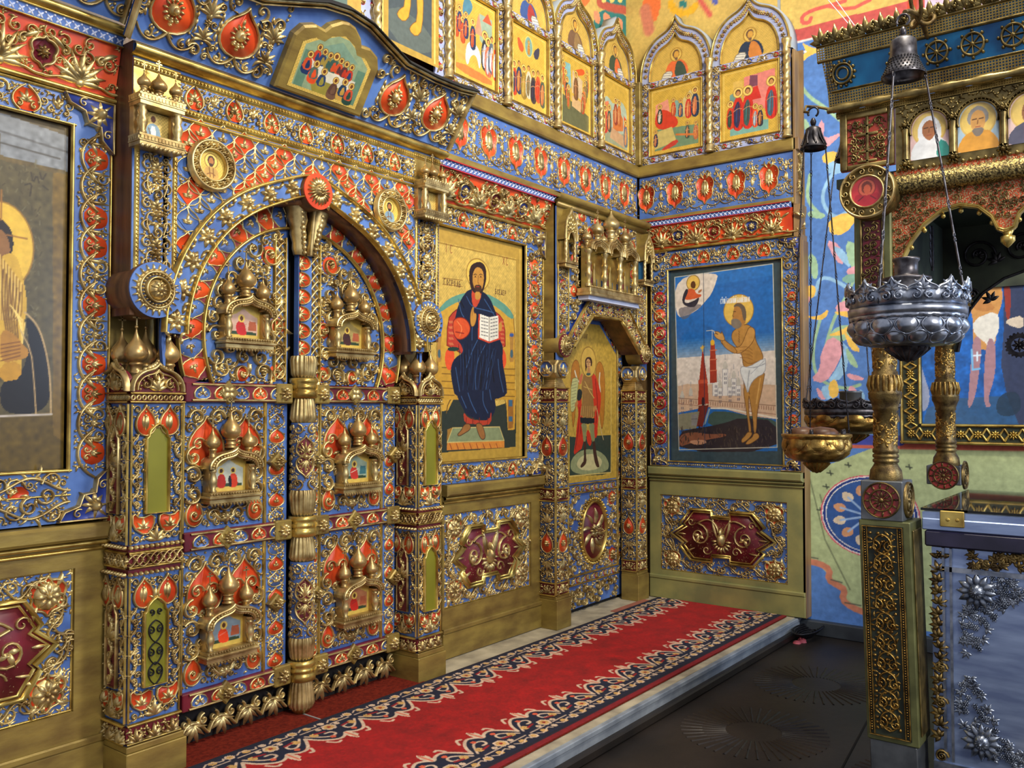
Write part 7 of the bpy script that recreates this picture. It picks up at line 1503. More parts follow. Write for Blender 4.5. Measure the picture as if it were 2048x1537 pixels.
# ================================================================ upper tier: festival icons between twisted columns, prophets in keel gables
def bay(w, z0, zt, zg, big=False):
    'carved frame of one bay, local x 0..w'
    o = Orn(); m = .062
    def strip(L, ww, nn): s = Orn(); strip_roundels(s, L, ww, nn, ('red', 'lace_white', 'blue_deep', 'lace_white')); return s
    H = zt-z0; o.put(strip(H-.1, .055, max(4, int(H/.09))), x=m*.62, z=z0+.05, rot=pi/2); o.put(strip(H-.1, .055, max(4, int(H/.09))), x=w-m*.62, z=z0+.05, rot=pi/2)
    for z in (z0+.028, zt-.028): o.put(strip(w-.10, .05, 5), x=.05, z=z)
    for x in (.035, w-.035):
        for z in (z0+.028, zt-.028): rosette(o['gold'], (x, z), .028, 7, .02, .45)
    for a in ((m+.01, m+.02, z0+.06, zt-.06), (w-m-.02, w-m-.01, z0+.06, zt-.06), (m+.01, w-m-.01, z0+.056, z0+.066), (m+.01, w-m-.01, zt-.066, zt-.056)): rail(o['gold_bright'], *a, .02)
    K = keel(.0, w, zt, zg, 10); K2 = (K - (w/2, zt))*(.74, .74) + (w/2, zt+.0); Km = (K+K2)/2
    if zg:
        ridge(o['gold_bright'], K, .007, .02); ridge(o['gold_bright'], K2, .006, .018); o.fill(.004, w-.004, z0, zt, lambda X, Z: (X < m+.008) | (X > w-m-.008) | (Z < z0+.055) | (Z > zt-.055), (.013, .008), h=.012, skip=.5)
        for q in range(1, len(Km)-1): (rosette(o['gold'], Km[q], .018, 5, .018, .5), patch(o['red'], np.c_[Km[q][0]+.016*np.cos(np.arange(6)), Km[q][1]+.016*np.sin(np.arange(6))]) if q % 2 else 0)
    return o, K, K2
TIER = []
def tier(loc, rot, n, w, labels, pl, gz=4.57):
    for k in range(n):
        if labels[k] is None: continue
        def at(x): return (loc[0] + x, loc[1], 0) if rot == (0, 0, 0) else (loc[0], loc[1] - x, 0)
        r = thing('gabled_icon_frame', 'keel-gabled carved frame ' + labels[k][0], 'frame', at(k*w), rot)
        o, K, K2 = bay(w, 3.475, 4.14, gz); g = G(); box(g, 0, .074, 0, .02, 3.475, 4.14); box(g, w-.074, w, 0, .02, 3.475, 4.14); box(g, .074, w-.074, 0, .02, 3.475, 3.535); box(g, .074, w-.074, 0, .02, 4.08, 4.14); band_between(g, K2, K, .0006, .02); g.build('backing', 'lace_blue', r, smooth=False)
        g = G(); band_between(g, K, K*1.0 + np.where(np.arange(len(K))[:, None] >= 0, (K-(w/2, 4.2))*.06, 0), .0, .12); g.build('gable_rim', 'plaster', r); o.build(r)
        t = thing('icon_painting', labels[k][1], 'icon', at(k*w + .066), rot); iw, ih = w-.132, .56; p = Paint(iw, ih, 300, (206, 170, 70)); p.brocade(.05, .02); pl[k](p, iw, ih); p.line([(.03, .02), (.03, ih-.03), (iw-.03, ih-.03), (iw-.03, .02)], (230, 200, 110), .003, 0); q = p.build('painting', 'painted_panel', t, y=.008); q.location = (0, 0, 3.527)
        t = thing('icon_painting', labels[k][2], 'icon', at(k*w), rot); p = Paint(w, .40, 220, (206, 172, 84)); p.brocade(.05, .02); prophet(p, w/2, k + (n == 2)*5); q = p.build('painting', 'painted_panel', t, y=.010, mask=lambda X, Z: (Z < np.interp(X, K2[:, 0], K2[:, 1]-4.13, left=-1, right=-1)+.012)); q.location = (0, 0, 4.13)
def fig(p, x, z, h, c1, c2, halo=True, hair=(90, 56, 34)):
    p.poly([(x-h*.13, z), (x-h*.16, z+h*.4), (x-h*.1, z+h*.72), (x, z+h*.8), (x+h*.1, z+h*.72), (x+h*.15, z+h*.4), (x+h*.13, z)], c1, 2); p.poly([(x-h*.1, z+h*.1), (x-h*.12, z+h*.5), (x+h*.02, z+h*.74), (x+h*.06, z+h*.4), (x+h*.02, z+h*.05)], c2, 2)
    d1, d2 = tuple(v*.55 for v in c1), tuple(min(255, v*1.35+20) for v in c2)
    for q in (-.09, .0, .09): p.line([(x+h*q, z+h*.04), (x+h*q*1.2, z+h*.3), (x+h*q*.5, z+h*.62)], d1, .0011, 1)
    p.line([(x-h*.05, z+h*.2), (x-h*.02, z+h*.6)], d2, .0014, 1); p.line([(x-h*.12, z+h*.45), (x, z+h*.52), (x+h*.11, z+h*.48)], (206, 150, 100), .002, 1)
    if halo: p.ell((x, z+h*.88), h*.12, h*.12, (232, 200, 104), ring=(150, 110, 50))
    p.ell((x, z+h*.88), h*.065, h*.075, hair); p.ell((x, z+h*.865), h*.045, h*.055, (196, 140, 84))
def prophet(p, c, k):
    cs = [((200, 90, 60), (60, 90, 150)), ((60, 90, 150), (170, 60, 60)), ((120, 90, 70), (150, 120, 80)), ((60, 80, 60), (226, 110, 60)), ((50, 60, 80), (60, 60, 40)), ((226, 110, 60), (60, 80, 70)), ((40, 56, 80), (206, 130, 60))][k % 7]
    p.poly([(c-.10, .0), (c-.09, .10), (c-.04, .15), (c+.04, .15), (c+.10, .09), (c+.11, .0)], cs[0], 2); p.poly([(c-.02, .0), (c, .14), (c+.05, .13), (c+.09, .05), (c+.09, 0)], cs[1], 2)
    p.ell((c, .19), .05, .052, (222, 186, 92), ring=(160, 120, 50)); p.ell((c, .195), .03, .036, (110, 80, 56)); p.ell((c+.004, .19), .022, .028, (206, 156, 70)); p.poly([(c-.02, .165), (c+.02, .165), (c+.005, .135)], (120, 90, 70), 1)
    s = -1 if k > 4 else 1; p.poly([(c+s*.02, .06), (c+s*.10, .075), (c+s*.14, .0), (c+s*.06, -.01)], (230, 226, 210), 1, edge=((120, 110, 90), .0015))
    for q in range(3): p.line([(c+s*(.04+.01*q), .05-.018*q), (c+s*(.10+.01*q), .06-.018*q)], (110, 110, 120), .0015, 0)
def P_crowd(p, w, h):
    for k in range(7): x = .06+k*(w-.12)/6; fig(p, x, .06+.02*(k % 2), .24, [(206, 70, 40), (40, 60, 90), (150, 120, 50), (200, 196, 170), (70, 60, 60), (220, 90, 50), (60, 80, 70)][k], [(40, 60, 90), (206, 120, 60), (190, 150, 70), (120, 100, 60), (40, 40, 60), (206, 60, 40), (226, 120, 70)][k], k % 2 == 0)
    p.ell((w*.5, h*.78), .045, .07, (120, 160, 150), ring=(230, 200, 120)); fig(p, w*.5, h*.68, .1, (206, 150, 60), (200, 120, 50))
    for s in (-1, 1): p.poly([(w*.5+s*.05, h*.75), (w*.5+s*.13, h*.86), (w*.5+s*.12, h*.7), (w*.5+s*.07, h*.66)], (220, 90, 50) if s < 0 else (60, 60, 80), 1)
def P_entry(p, w, h):
    p.poly([(.04, .1), (.04, h*.9), (w*.3, h*.8), (w*.5, h*.5), (w*.4, .15)], (206, 160, 80), 1); p.poly([(w*.62, h*.55), (w*.62, h*.85), (w*.9, h*.85), (w*.9, h*.4)], (150, 170, 150), 0); p.poly([(w*.5, h*.6), (w*.6, h*.85), (w*.68, h*.6)], (226, 140, 110), 0); p.poly([(w*.68, h*.78), (w*.8, h*.9), (w*.9, h*.78)], (206, 90, 60), 0); p.poly([(.1, h*.75), (w*.3, h*.98), (w*.5, h*.9), (w*.35, h*.72)], (80, 130, 150), 2)
    for k in range(4): fig(p, w*.12+k*.03, h*(.45-.02*k)+.05*(k % 2), .17, (40, 60, 100) if k % 2 else (206, 80, 40), (206, 90, 50))
    for k in range(4): fig(p, w*.74+k*.035, h*.22-(k % 2)*.03, .26, [(40, 50, 60), (220, 110, 80), (70, 90, 110), (206, 70, 40)][k], (190, 190, 200), k < 2)
    p.poly([(w*.3, .14), (w*.34, .26), (w*.55, .27), (w*.66, .2), (w*.62, .1), (w*.55, .2), (w*.42, .18), (w*.36, .1)], (200, 206, 206), 2); fig(p, w*.47, .22, .2, (40, 56, 90), (206, 84, 44)); p.poly([(.05, .05), (w*.9, .04), (w*.9, .09), (.05, .11)], (206, 120, 60), 1)
def P_teach(p, w, h):
    p.poly([(.04, .04), (w-.04, .04), (w-.04, .16), (.04, .24)], (96, 100, 70), 0); p.poly([(.04, h*.5), (.05, h*.85), (w*.35, h*.86), (w*.38, h*.55)], (130, 180, 180), 0); p.poly([(w*.4, h*.5), (w*.42, h*.8), (w*.72, h*.72), (w*.7, h*.45)], (206, 180, 140), 0); p.poly([(w*.45, h*.8), (w*.75, h*.9), (w*.8, h*.82), (w*.5, h*.74)], (226, 90, 40), 1); p.poly([(w*.4, .18), (w*.4, .26), (w*.66, .24), (w*.66, .16)], (206, 170, 120), 0)
    fig(p, w*.52, h*.42, .22, (120, 84, 50), (150, 100, 60))
    for k in range(5): fig(p, w*.12+.02*k, h*(.62-.09*k), .18, [(60, 90, 80), (206, 90, 50), (170, 140, 60), (40, 70, 70), (150, 130, 60)][k], (200, 90, 50)); fig(p, w*.86-.015*k, h*(.6-.08*k), .17, [(206, 120, 60), (70, 90, 90), (150, 120, 60), (226, 120, 60), (190, 80, 50)][k], (150, 130, 80), k < 3)
def P_temple(p, w, h):
    p.poly([(.04, .04), (w-.04, .04), (w-.04, .2), (.04, .16)], (150, 160, 130), 0); p.poly([(.05, .15), (.05, h*.65), (w*.2, h*.72), (w*.45, h*.62), (w*.5, h*.76), (w*.85, h*.7), (w*.9, h*.5), (w*.9, .15)], (170, 190, 170), 1); p.poly([(w*.1, .12), (w*.1, h*.6), (w*.3, h*.66), (w*.32, .12)], (226, 130, 90), 1); p.poly([(w*.4, h*.25), (w*.4, h*.55), (w*.58, h*.6), (w*.75, h*.5), (w*.75, .18)], (206, 120, 60), 0); p.poly([(w*.78, .14), (w*.78, h*.55), (w*.9, h*.5), (w*.9, .12)], (220, 80, 50), 0)
    p.poly([(w*.3, .08), (w*.8, .05), (w*.78, .14), (w*.35, .17)], (196, 160, 120), 0)
    for x, z, c in ((.15, .1, (206, 60, 50)), (.28, .12, (60, 90, 80)), (.5, .2, (150, 60, 50)), (.62, .2, (200, 110, 50)), (.85, .06, (70, 110, 140))): fig(p, w*x, z, .22, c, (220, 140, 90))
def P_birth(p, w, h):
    p.poly([(.05, h*.5), (.06, h*.75), (w*.35, h*.8), (w*.4, h*.5)], (226, 150, 130), 0); p.poly([(w*.4, h*.55), (w*.45, h*.78), (w*.6, h*.72), (w*.62, h*.5)], (130, 170, 160), 0); p.poly([(w*.62, h*.5), (w*.62, h*.75), (w*.75, h*.86), (w*.92, h*.74), (w*.92, h*.5)], (206, 190, 130), 0); p.poly([(.05, .05), (w-.05, .05), (w-.05, .2), (.05, .22)], (110, 140, 110), 0)
    p.poly([(w*.1, .22), (w*.12, .36), (w*.3, .38), (w*.55, .27), (w*.5, .2)], (206, 60, 40), 2); fig(p, w*.2, .26, .16, (40, 60, 50), (230, 220, 210)); p.poly([(w*.1, .06), (w*.12, .2), (w*.42, .22), (w*.5, .1)], (196, 180, 110), 0)
    for x, z, s, c in ((.45, .3, .15, (206, 80, 50)), (.58, .28, .15, (60, 90, 120)), (.72, .26, .2, (206, 60, 50)), (.84, .26, .24, (40, 60, 90)), (.12, .08, .14, (30, 50, 90)), (.85, .08, .15, (200, 120, 80)), (.7, .1, .14, (70, 90, 80))): fig(p, w*x, z, s, c, (226, 130, 80))
    p.poly([(w*.2, .05), (w*.5, .12), (w*.55, .08), (w*.3, .04)], (190, 60, 50), 1); p.line([(w*.5, .15), (w*.85, .12)], (206, 120, 60), .008)
def P_present(p, w, h):
    p.poly([(.08, .05), (w-.1, .05), (w-.1, .12), (.08, .16)], (120, 170, 160), 0); p.poly([(w*.4, h*.5), (w*.4, h*.85), (w*.9, h*.88), (w*.9, h*.3)], (220, 130, 120), 0); p.poly([(.08, h*.3), (.08, h*.65), (w*.35, h*.7), (w*.35, h*.3)], (110, 150, 140), 0); p.poly([(w*.22, h*.7), (w*.22, h*.82), (w*.38, h*.82), (w*.38, h*.7)], (216, 180, 90), 0); p.poly([(w*.46, h*.52), (w*.5, h*.68), (w*.62, h*.7), (w*.68, h*.52)], (200, 50, 40), 0); p.poly([(w*.48, h*.7), (w*.5, h*.86), (w*.62, h*.84), (w*.62, h*.7)], (120, 70, 90), 0)
    for x, z, s, c1, c2 in ((.17, .1, .22, (206, 70, 40), (40, 70, 60)), (.3, .08, .33, (200, 50, 36), (40, 50, 90)), (.46, .08, .33, (206, 50, 40), (50, 90, 90)), (.84, .12, .32, (206, 50, 40), (60, 100, 120)), (.58, .08, .18, (230, 90, 50), (150, 180, 200)), (.66, .08, .16, (50, 50, 70), (190, 120, 60))): fig(p, w*x, z, s, c1, c2)
mat('lace_blue', (166, 176, 214), (140, 150, 200), rough=0.5)
tier((3.87, 3.465, 0), (0, 0, 0), 4, .578, [('around the rider icon', 'icon of a rider entering a city among crowds, upper tier', 'prophet icon above the rider icon'), ('around the crowd icon with a mandorla', 'icon of a crowd of standing figures under a figure in a mandorla', 'prophet icon in red above the crowd icon'), ('around the seated teacher icon', 'icon of a seated teacher between groups of listeners', 'icon of a prophet in blue with a scroll, above the seated teacher'), ('around the temple icon, nearest the inner corner of the main wall', 'icon of figures before a pale arched temple, next to the corner', 'faded prophet icon next to the corner')], [P_entry, P_crowd, P_teach, P_temple])
tier((6.24, 3.435, 0), RR, 2, .612, [('around the birth icon on the return wall', 'icon of a birth scene with a reclining figure in red, return wall', 'icon of a prophet in orange with a scroll, return wall'), ('around the meeting icon at the free end of the return wall', 'icon of a couple in red and blue being met at a temple, return wall', 'icon of a dark-cloaked prophet with a scroll at the free end of the return wall')], [P_birth, P_present], gz=4.62)
# tall icon left of them, and its strip
r = thing('icon_painting', 'tall dark-ground icon showing only the bare feet of a standing saint', 'icon', (3.31, 3.42, 3.50)); p = Paint(.46, .60, 300, (176, 144, 62)); p.poly([(.05, .04), (.40, .04), (.40, .6), (.05, .6)], (70, 80, 84), 0); p.poly([(.05, .04), (.40, .04), (.40, .2), (.05, .26)], (100, 110, 100), 1, .6); p.poly([(.12, .6), (.16, .42), (.30, .36), (.38, .44), (.36, .6)], (150, 130, 80), 1)
for x, z in ((.15, .17), (.25, .12)): p.poly([(x+.02, z+.28), (x+.03, z+.1), (x-.02, z+.06), (x-.04, z+.02), (x+.02, z), (x+.07, z+.06), (x+.08, z+.28)], (216, 156, 50), 1, edge=((120, 80, 30), .002))
p.line([(.0, .02), (.0, .6)], (230, 200, 110), .01, 0); p.line([(.425, .02), (.425, .6)], (230, 200, 110), .006, 0); p.build('painting', 'painted_panel', r)
r = thing('icon_painting', 'dark icon at the top edge left of the one with bare feet', 'icon', (2.60, 3.42, 3.50)); p = Paint(.56, .60, 160, (90, 110, 104)); p.poly([(.46, 0), (.56, 0), (.56, .6), (.46, .6)], (186, 150, 70), 0); p.build('painting', 'painted_panel', r)
r = thing('carved_surround', 'white and blue carved strips beside the icon with bare feet', 'frame', (3.16, 3.45, 3.47)); backing(r, 0, .15, 0, .7, 'lace_blue'); backing(r, .61, .70, 0, .7, 'lace_blue'); o = Orn()
for x in (.03, .115, .655): s = Orn(); strip_roundels(s, .66, .06, 8, ('red', None)); o.put(s, x=x, z=.02, rot=pi/2)
o.build(r)
def twisted(h=.60):
    r = thing('twisted_column', 'x', 'column', (0, 0, 0), group='twisted columns between the icons of the upper tier'); g = G(); n = 70; Z = np.linspace(0, h, n); A = np.arange(14)*2*pi/14; f = 1 + .16*np.cos(2*A[None] - Z[:, None]*95); V = np.stack([.024*f*np.cos(A), .024*f*np.sin(A), np.repeat(Z[:, None]+.06, 14, 1)], -1); I = np.arange(n*14).reshape(n, 14); J = np.roll(I, -1, 1); g.add(V, np.stack([I[:-1], J[:-1], J[1:], I[1:]], -1).reshape(-1, 4)); g.build('shaft', 'gold', r)
    g = G(); lathe(g, [(.001, 0), (.034, 0), (.034, .012), (.026, .02), (.03, .05), (.022, .062)], 0, 0, 0, 14); g.build('foot', 'gold', r); g = G(); lathe(g, [(.026, 0), (.022, .02), (.032, .05), (.036, .06), (.036, .075), (.001, .08)], 0, 0, h+.05, 14); g.build('capital', 'gold', r); return r
c0 = twisted(); c0.location = (3.87, 3.43, 3.472); c0['label'] = 'twisted gilt column right of the icon with bare feet'
for loc, lab in (((3.275, 3.42, 3.472), 'twisted gilt column left of the icon with bare feet'), ((4.448, 3.43, 3.472), 'twisted gilt column between the rider icon and the crowd icon'), ((5.026, 3.43, 3.472), 'twisted gilt column between the crowd icon and the seated teacher icon'), ((5.604, 3.43, 3.472), 'twisted gilt column between the seated teacher icon and the temple icon'), ((6.20, 2.823, 3.472), 'twisted gilt column between the two icons of the return wall'), ((6.20, 2.22, 3.472), 'twisted gilt column at the free end of the return wall')): dup(c0, loc, lab)
g = G(); box(g, 6.185, 6.235, 3.42, 3.47, 3.47, 4.15, .004); tag(g.build('corner_post', 'gold_board', None, smooth=False), 'plain gilt post in the inner corner of the upper tier', 'post')

# ================================================================ carved canopy over the reliquary (front faces the viewer, runs to the right)
CX, CY = 3.85, 1.22
mat('glitter', (220, 92, 56), (206, 176, 130), metal=0.7, rough=0.28, scale=150, lo=.49, hi=.53, bump=1.0, bscale=220); mat('chased_gold', (176, 156, 96), (70, 60, 40), metal=0.75, rough=0.32, scale=120, lo=.42, hi=.58, bump=1.0, bscale=160); mat('gold_dark', (156, 136, 84), (92, 78, 46), metal=0.75, rough=0.34, scale=18)
mat('pierced', (176, 150, 84), (130, 104, 54), metal=0.7, rough=0.36, scale=20); mat('orange_red', (206, 84, 60), (176, 60, 44), rough=.4); mat('enamel_red', (170, 60, 50), (140, 40, 40), rough=.35)
def lattice(g, x0, x1, z0, z1, s=.011):
    nx, nz = max(1, round((x1-x0)/s)), max(1, round((z1-z0)/s))
    for i in range(nx+1): X = x0+(x1-x0)*i/nx; box(g, X-.0022, X+.0022, -.004, 0, z0, z1)
    for j in range(nz+1): Z = z0+(z1-z0)*j/nz; box(g, x0, x1, -.0045, 0, Z-.0022, Z+.0022)
def saint_panel(p, c, h, kind):
    bg = [(226, 190, 186), (170, 196, 214), (226, 196, 190)][kind]; p.I[:] = bg
    p.ell((c, h*.60), .062, .068, (232, 200, 110), ring=(214, 180, 100))
    if kind == 0: p.poly([(0, -.01), (.005, .05), (c-.03, .09), (c+.03, .09), (2*c, .05), (2*c, -.01)], (236, 238, 240), 1); p.poly([(c-.042, .07), (c-.045, .14), (c, .185), (c+.045, .14), (c+.045, .07), (c+.02, .05), (c-.02, .05)], (240, 242, 244), 2); p.poly([(c-.028, .10), (c-.026, .14), (c, .16), (c+.026, .14), (c+.028, .10), (c, .065)], (170, 110, 70), 2); p.poly([(2*c-.04, .075), (2*c, .05), (2*c, -.01), (2*c-.05, -.01)], (60, 150, 140), 1)
    elif kind == 1: p.poly([(-.01, -.01), (.01, .05), (c-.03, .08), (c+.03, .08), (2*c-.01, .05), (2*c+.01, -.01)], (220, 158, 64), 1); p.poly([(c-.035, .10), (c-.04, .15), (c, .185), (c+.04, .15), (c+.035, .10)], (150, 146, 140), 2); p.poly([(c-.026, .09), (c-.026, .145), (c, .165), (c+.026, .145), (c+.026, .09), (c, .07)], (214, 160, 90), 2); p.poly([(c-.026, .09), (c+.026, .09), (c+.01, .055), (c-.01, .055)], (130, 120, 110), 1)
    else: p.poly([(-.01, -.01), (.01, .06), (c, .09), (2*c, .05), (2*c, -.01)], (90, 90, 110), 1); p.poly([(c-.02, -.01), (c-.02, .07), (c+.02, .07), (c+.02, -.01)], (200, 60, 50), 0); p.poly([(c-.026, .09), (c-.026, .145), (c, .165), (c+.026, .145), (c+.026, .09), (c, .07)], (160, 110, 70), 2)
    for x in (-.012, .012): p.line([(c+x-.007, .125), (c+x+.007, .126)], (70, 44, 30), .002, 0)
    p.line([(c, .12), (c-.002, .105)], (120, 76, 44), .0015, 0); p.line([(c-.008, .094), (c+.008, .094)], (150, 70, 60), .0015, 0)
def canopy():
    r = thing('carved_canopy', 'ornate metal canopy with saints in arches over the reliquary at the right edge', 'canopy', (CX, CY, 0), RR); W = 1.05; D = 1.25
    # flared cornice
    t = G(); box(t, 0.0, W, -.004, .02, 2.805, 3.065); tilt = lambda V: V + np.c_[0*V[:, 0], -(V[:, 2]-2.80)*.25, 0*V[:, 0]]
    h = G(); h.put(t, x=.03, fn=tilt); h.build('cornice_board', 'foil_blue', r, smooth=False)
    g = G(); lattice(g, .0, W, 3.01, 3.06); lattice(g, .035, W, 2.81, 2.865); 
    for j in range(12): z = 2.87+j*.012; [box(g, .01+.03*(3.06-z)/.25+q*.011, .018+.03*(3.06-z)/.25+q*.011, -.004, 0, z, z+.009) for q in range(4)]
    h = G(); h.put(g, y=-.006, fn=tilt); h.build('pierced_band', 'pierced', r, smooth=False)
    o = Orn(); g = o['gold_dark']
    for a in ((0, W, 3.06, 3.07), (0, W, 2.998, 3.008), (.05, W, 2.868, 2.876)): rail(g, *a, .012)
    for k in range(17):
        x = .02+k*.062; palm(g, (x, 3.075), pi/2, .068, 5, 2.2, .24, .018); rosette(g, (x+.031, 3.085), .018, 5, .02, .5); rosette(g, (x+.012, 3.08), .012, 5, .016, .5)
    for k in range(5):
        X = (.10, .33, .47, .60, .74)[k]; Z = 2.938; R = .040
        tt = np.linspace(0, 2*pi, 25); ridge(g, np.c_[X+R*np.cos(tt), Z+R*np.sin(tt)], .005, .012)
        if k == 0: ridge(g, np.c_[X+R*.6*np.cos(tt), Z+R*.6*np.sin(tt)], .004, .012)
        for q in range(8 if k else 14):
            a = q*2*pi/(8 if k else 14)
            if k: ridge(g, [(X, Z), (X+R*cos(a), Z+R*sin(a))], .003, .010); 
            dome(g, (X+R*1.25*cos(a), Z+R*1.25*sin(a)), .007, .012, seg=6)
        dome(g, (X, Z), .010, .016) if k else None
    h = G(); h.put(g, y=-.008, fn=tilt); h.build('cornice_carving', 'gold_dark', r)
    g = G(); P = [(.03+k*(W-.03)/60, -.03, 2.795) for k in range(61)]; rad = [.014 if (k % 8) in (0, 1) else (.019 if k % 8 in (3, 4, 5) else .016) for k in range(61)]; tube(g, P, rad, 10); dome(g, (0, 0), .001, .001); g.build('roll', 'gold_dark', r)
    g = G(); lattice(g, .06, W, 2.765, 2.785, .009); box(g, .06, W, .0, .01, 2.76, 2.79); g.build('lower_band', 'pierced', r, smooth=False)
    # cross panel
    g = G(); box(g, .075, .295, 0, .02, 2.525, 2.77); g.build('cross_board', 'orange_red', r, smooth=False); g = G(); G_ = g
    for a in ((.075, .105, 2.525, 2.77), (.27, .295, 2.525, 2.77), (.105, .27, 2.525, 2.545), (.105, .27, 2.745, 2.77)): box(g, a[0], a[1], -.012, 0, a[2], a[3], .003)
    X = .187
    for s in ((X-.006, X+.006, 2.545, 2.745), (X-.045, X+.045, 2.664, 2.676), (X-.024, X+.024, 2.70, 2.71), (X-.03, X+.03, 2.59, 2.60), (X-.04, X+.04, 2.55, 2.56)): box(g, s[0], s[1], -.010, 0, s[2], s[3], .002)
    for s in (-1, 1):
        ridge(g, spiral((X+s*.045, 2.72), .022, 0, s*1.3), .0035, .01)
        for z in (2.57, 2.61, 2.645): ridge(g, spiral((X+s*.058, z), .018, pi/2, s*1.3, n=13), .0035, .01); leaf(g, (X+s*.03, z), pi/2-s*.8, .03, .006, .01)
        ridge(g, [(X+s*.05, 2.56), (X+s*.012, 2.64)], .003, .009); ridge(g, spiral((X+s*.025, 2.645), .012, 0, s*1.2, n=10), .003, .009)
    oo = Orn(); oo['gold_dark'] = g; oo.fill(.107, .268, 2.547, 2.743, None, (.014, .009), key='gold_dark', h=.009); g.build('cross_carving', 'gold_dark', r)
    # arcade of saints
    g = G(); box(g, .30, W, 0, .02, 2.49, 2.765); g.build('arcade_board', 'gold_dark', r, smooth=False); o = Orn(); g = o['gold_dark']
    for k in range(4):
        x = .345 + k*.178; c = x+.085
        if k < 3: p = Paint(.146, .20, 420, (200, 200, 200)); saint_panel(p, .073, .20, k); m = p.build('saint_panel', 'painted_glossy', r, y=-.003, mask=lambda X, Z: (Z < .125) | (np.hypot(X-.073, Z-.125) < .073)); m.location = (x+.012, 0, 2.525)
        a = np.linspace(pi+.3, -.3, 21); 
        for R, q in ((.084, .006), (.072, .004)): ridge(g, np.c_[c+R*np.cos(a), 2.650+R*np.sin(a)], q, .016)
        for t in a[1:-1]: dome(g, (c+.078*cos(t), 2.65+.078*sin(t)), .0045, .018, seg=5)
        for z in (2.51, 2.672): rosette(g, (x-.004, z), .026, 8, .03, .4)
        cc = G(); lathe(cc, [(.015, 2.53), (.013, 2.56), (.013, 2.63), (.016, 2.655)], 0, 0, 0, 10); g.put(cc, x=x-.004, y=-.012)
    o.fill(.305, W, 2.70, 2.765, lambda X_, Z: Z > 2.655 + np.sqrt(np.maximum(0, .092**2 - ((X_-.345-.085+.089) % .178-.089)**2)), (.014, .009), key='gold_dark')
    for k in range(28): dome(g, (.31+k*.027, 2.493), .009, .012)
    o.build(r, {'gold_dark': 'arcade_carving'})
    g = G(); box(g, .29, W, .003, .02, 2.44, 2.49); g.build('glitter_band', 'glitter', r, smooth=False)
    g = G(); n = 90; X = np.linspace(.30, W, n); A = np.arange(14)*2*pi/14; rr = .040 + .004*np.sin(X[:, None]*420 + A[None]*3); V = np.stack([np.repeat(X[:, None], 14, 1), -.02+rr*np.cos(A), 2.425+rr*np.sin(A)], -1); I = np.arange(n*14).reshape(n, 14); J = np.roll(I, -1, 1); g.add(V, np.stack([I[:-1], J[:-1], J[1:], I[1:]], -1).reshape(-1, 4)); g.build('foliate_roll', 'chased_gold', r)
    # spandrel with trefoil arches
    def arch(x0): return np.array([(x0, 1.98), (x0+.004, 2.09), (x0+.05, 2.19), (x0+.10, 2.255), (x0+.17, 2.305), (x0+.235, 2.318), (x0+.30, 2.30), (x0+.345, 2.255), (x0+.365, 2.205), (x0+.385, 2.195)])
    A1 = arch(.307); A2 = np.array([(.735-.03, 2.195), (.73, 2.205), (.745, 2.255), (.79, 2.30), (.85, 2.318), (.95, 2.30), (1.03, 2.22), (1.06, 2.1)]); 
    g = G(); Pz = np.concatenate([A1, A2]); band_between(g, Pz, np.c_[Pz[:, 0], np.full(len(Pz), 2.44)], 0, .02); box(g, .285, .308, 0, .02, 1.98, 2.44); g.build('spandrel', 'glitter', r, smooth=False)
    o = Orn(); o.fill(.29, 1.04, 1.98, 2.40, lambda X_, Z: Z > np.interp(X_, Pz[:, 0], Pz[:, 1], left=1.98)+.014, (.02, .013, .008), key='gold_dark', h=.009, skip=.25); o.build(r, {'gold_dark': 'spandrel_carving'})
    g = G(); ridge(g, Pz, .009, .022); ridge(g, Pz - (0, .008), .004, .026); 
    for q in (A1[1], A1[2], A1[3], A1[4], A1[5], A1[6], A1[7], A2[2], A2[3], A2[4]): lathe(g, [(.001, -.03), (.009, -.024), (.009, -.014), (.004, -.01), (.004, 0)], q[0], 0, q[1]-.006, 8)
    lathe(g, [(.001, -.075), (.012, -.065), (.026, -.05), (.026, -.03), (.014, -.025), (.022, -.01), (.022, 0)], .705, 0, 2.20, 10); g.build('arch_edging', 'gold_bright', r)
    # roundel
    g = G(); a = np.linspace(0, 2*pi, 41)[:-1]; extrude(g, np.c_[.21+.112*np.cos(a), 2.40+.112*np.sin(a)], .02, -.10, .006); g.build('roundel_drum', 'gold_dark', r); q = G(); t = np.linspace(0, 2*pi, 41); c = (.21, 2.40)
    for R, ww in ((.106, .006), (.066, .005)): ridge(q, np.c_[c[0]+R*np.cos(t), c[1]+R*np.sin(t)], ww, .014)
    for k in range(14): an = k*2*pi/14; ridge(q, spiral((c[0]+.087*cos(an), c[1]+.087*sin(an)), .015, an, 1.2*(1 if k % 2 else -1), n=11), .003, .012)
    h = G(); h.put(q, y=-.10); h.build('roundel_ring', 'gold', r)
    p = Paint(.13, .13, 420, (190, 50, 56)); p.ell((.065, .08), .034, .036, (206, 96, 70), ring=(120, 30, 30)); p.ell((.065, .082), .022, .026, (120, 50, 36)); p.ell((.066, .074), .014, .02, (196, 90, 60)); p.poly([(.01, .02), (.02, .06), (.05, .05), (.08, .05), (.11, .06), (.12, .02), (.065, .0)], (170, 36, 48), 2); p.line([(.03, .03), (.05, .045)], (90, 20, 30), .002); p.line([(.1, .03), (.08, .045)], (90, 20, 30), .002)
    m = p.build('roundel_painting', 'painted_glossy', r, y=-.104, mask=lambda X, Z: (X-.065)**2+(Z-.065)**2 < .063**2); m.location = (c[0]-.065, 0, c[1]-.065)
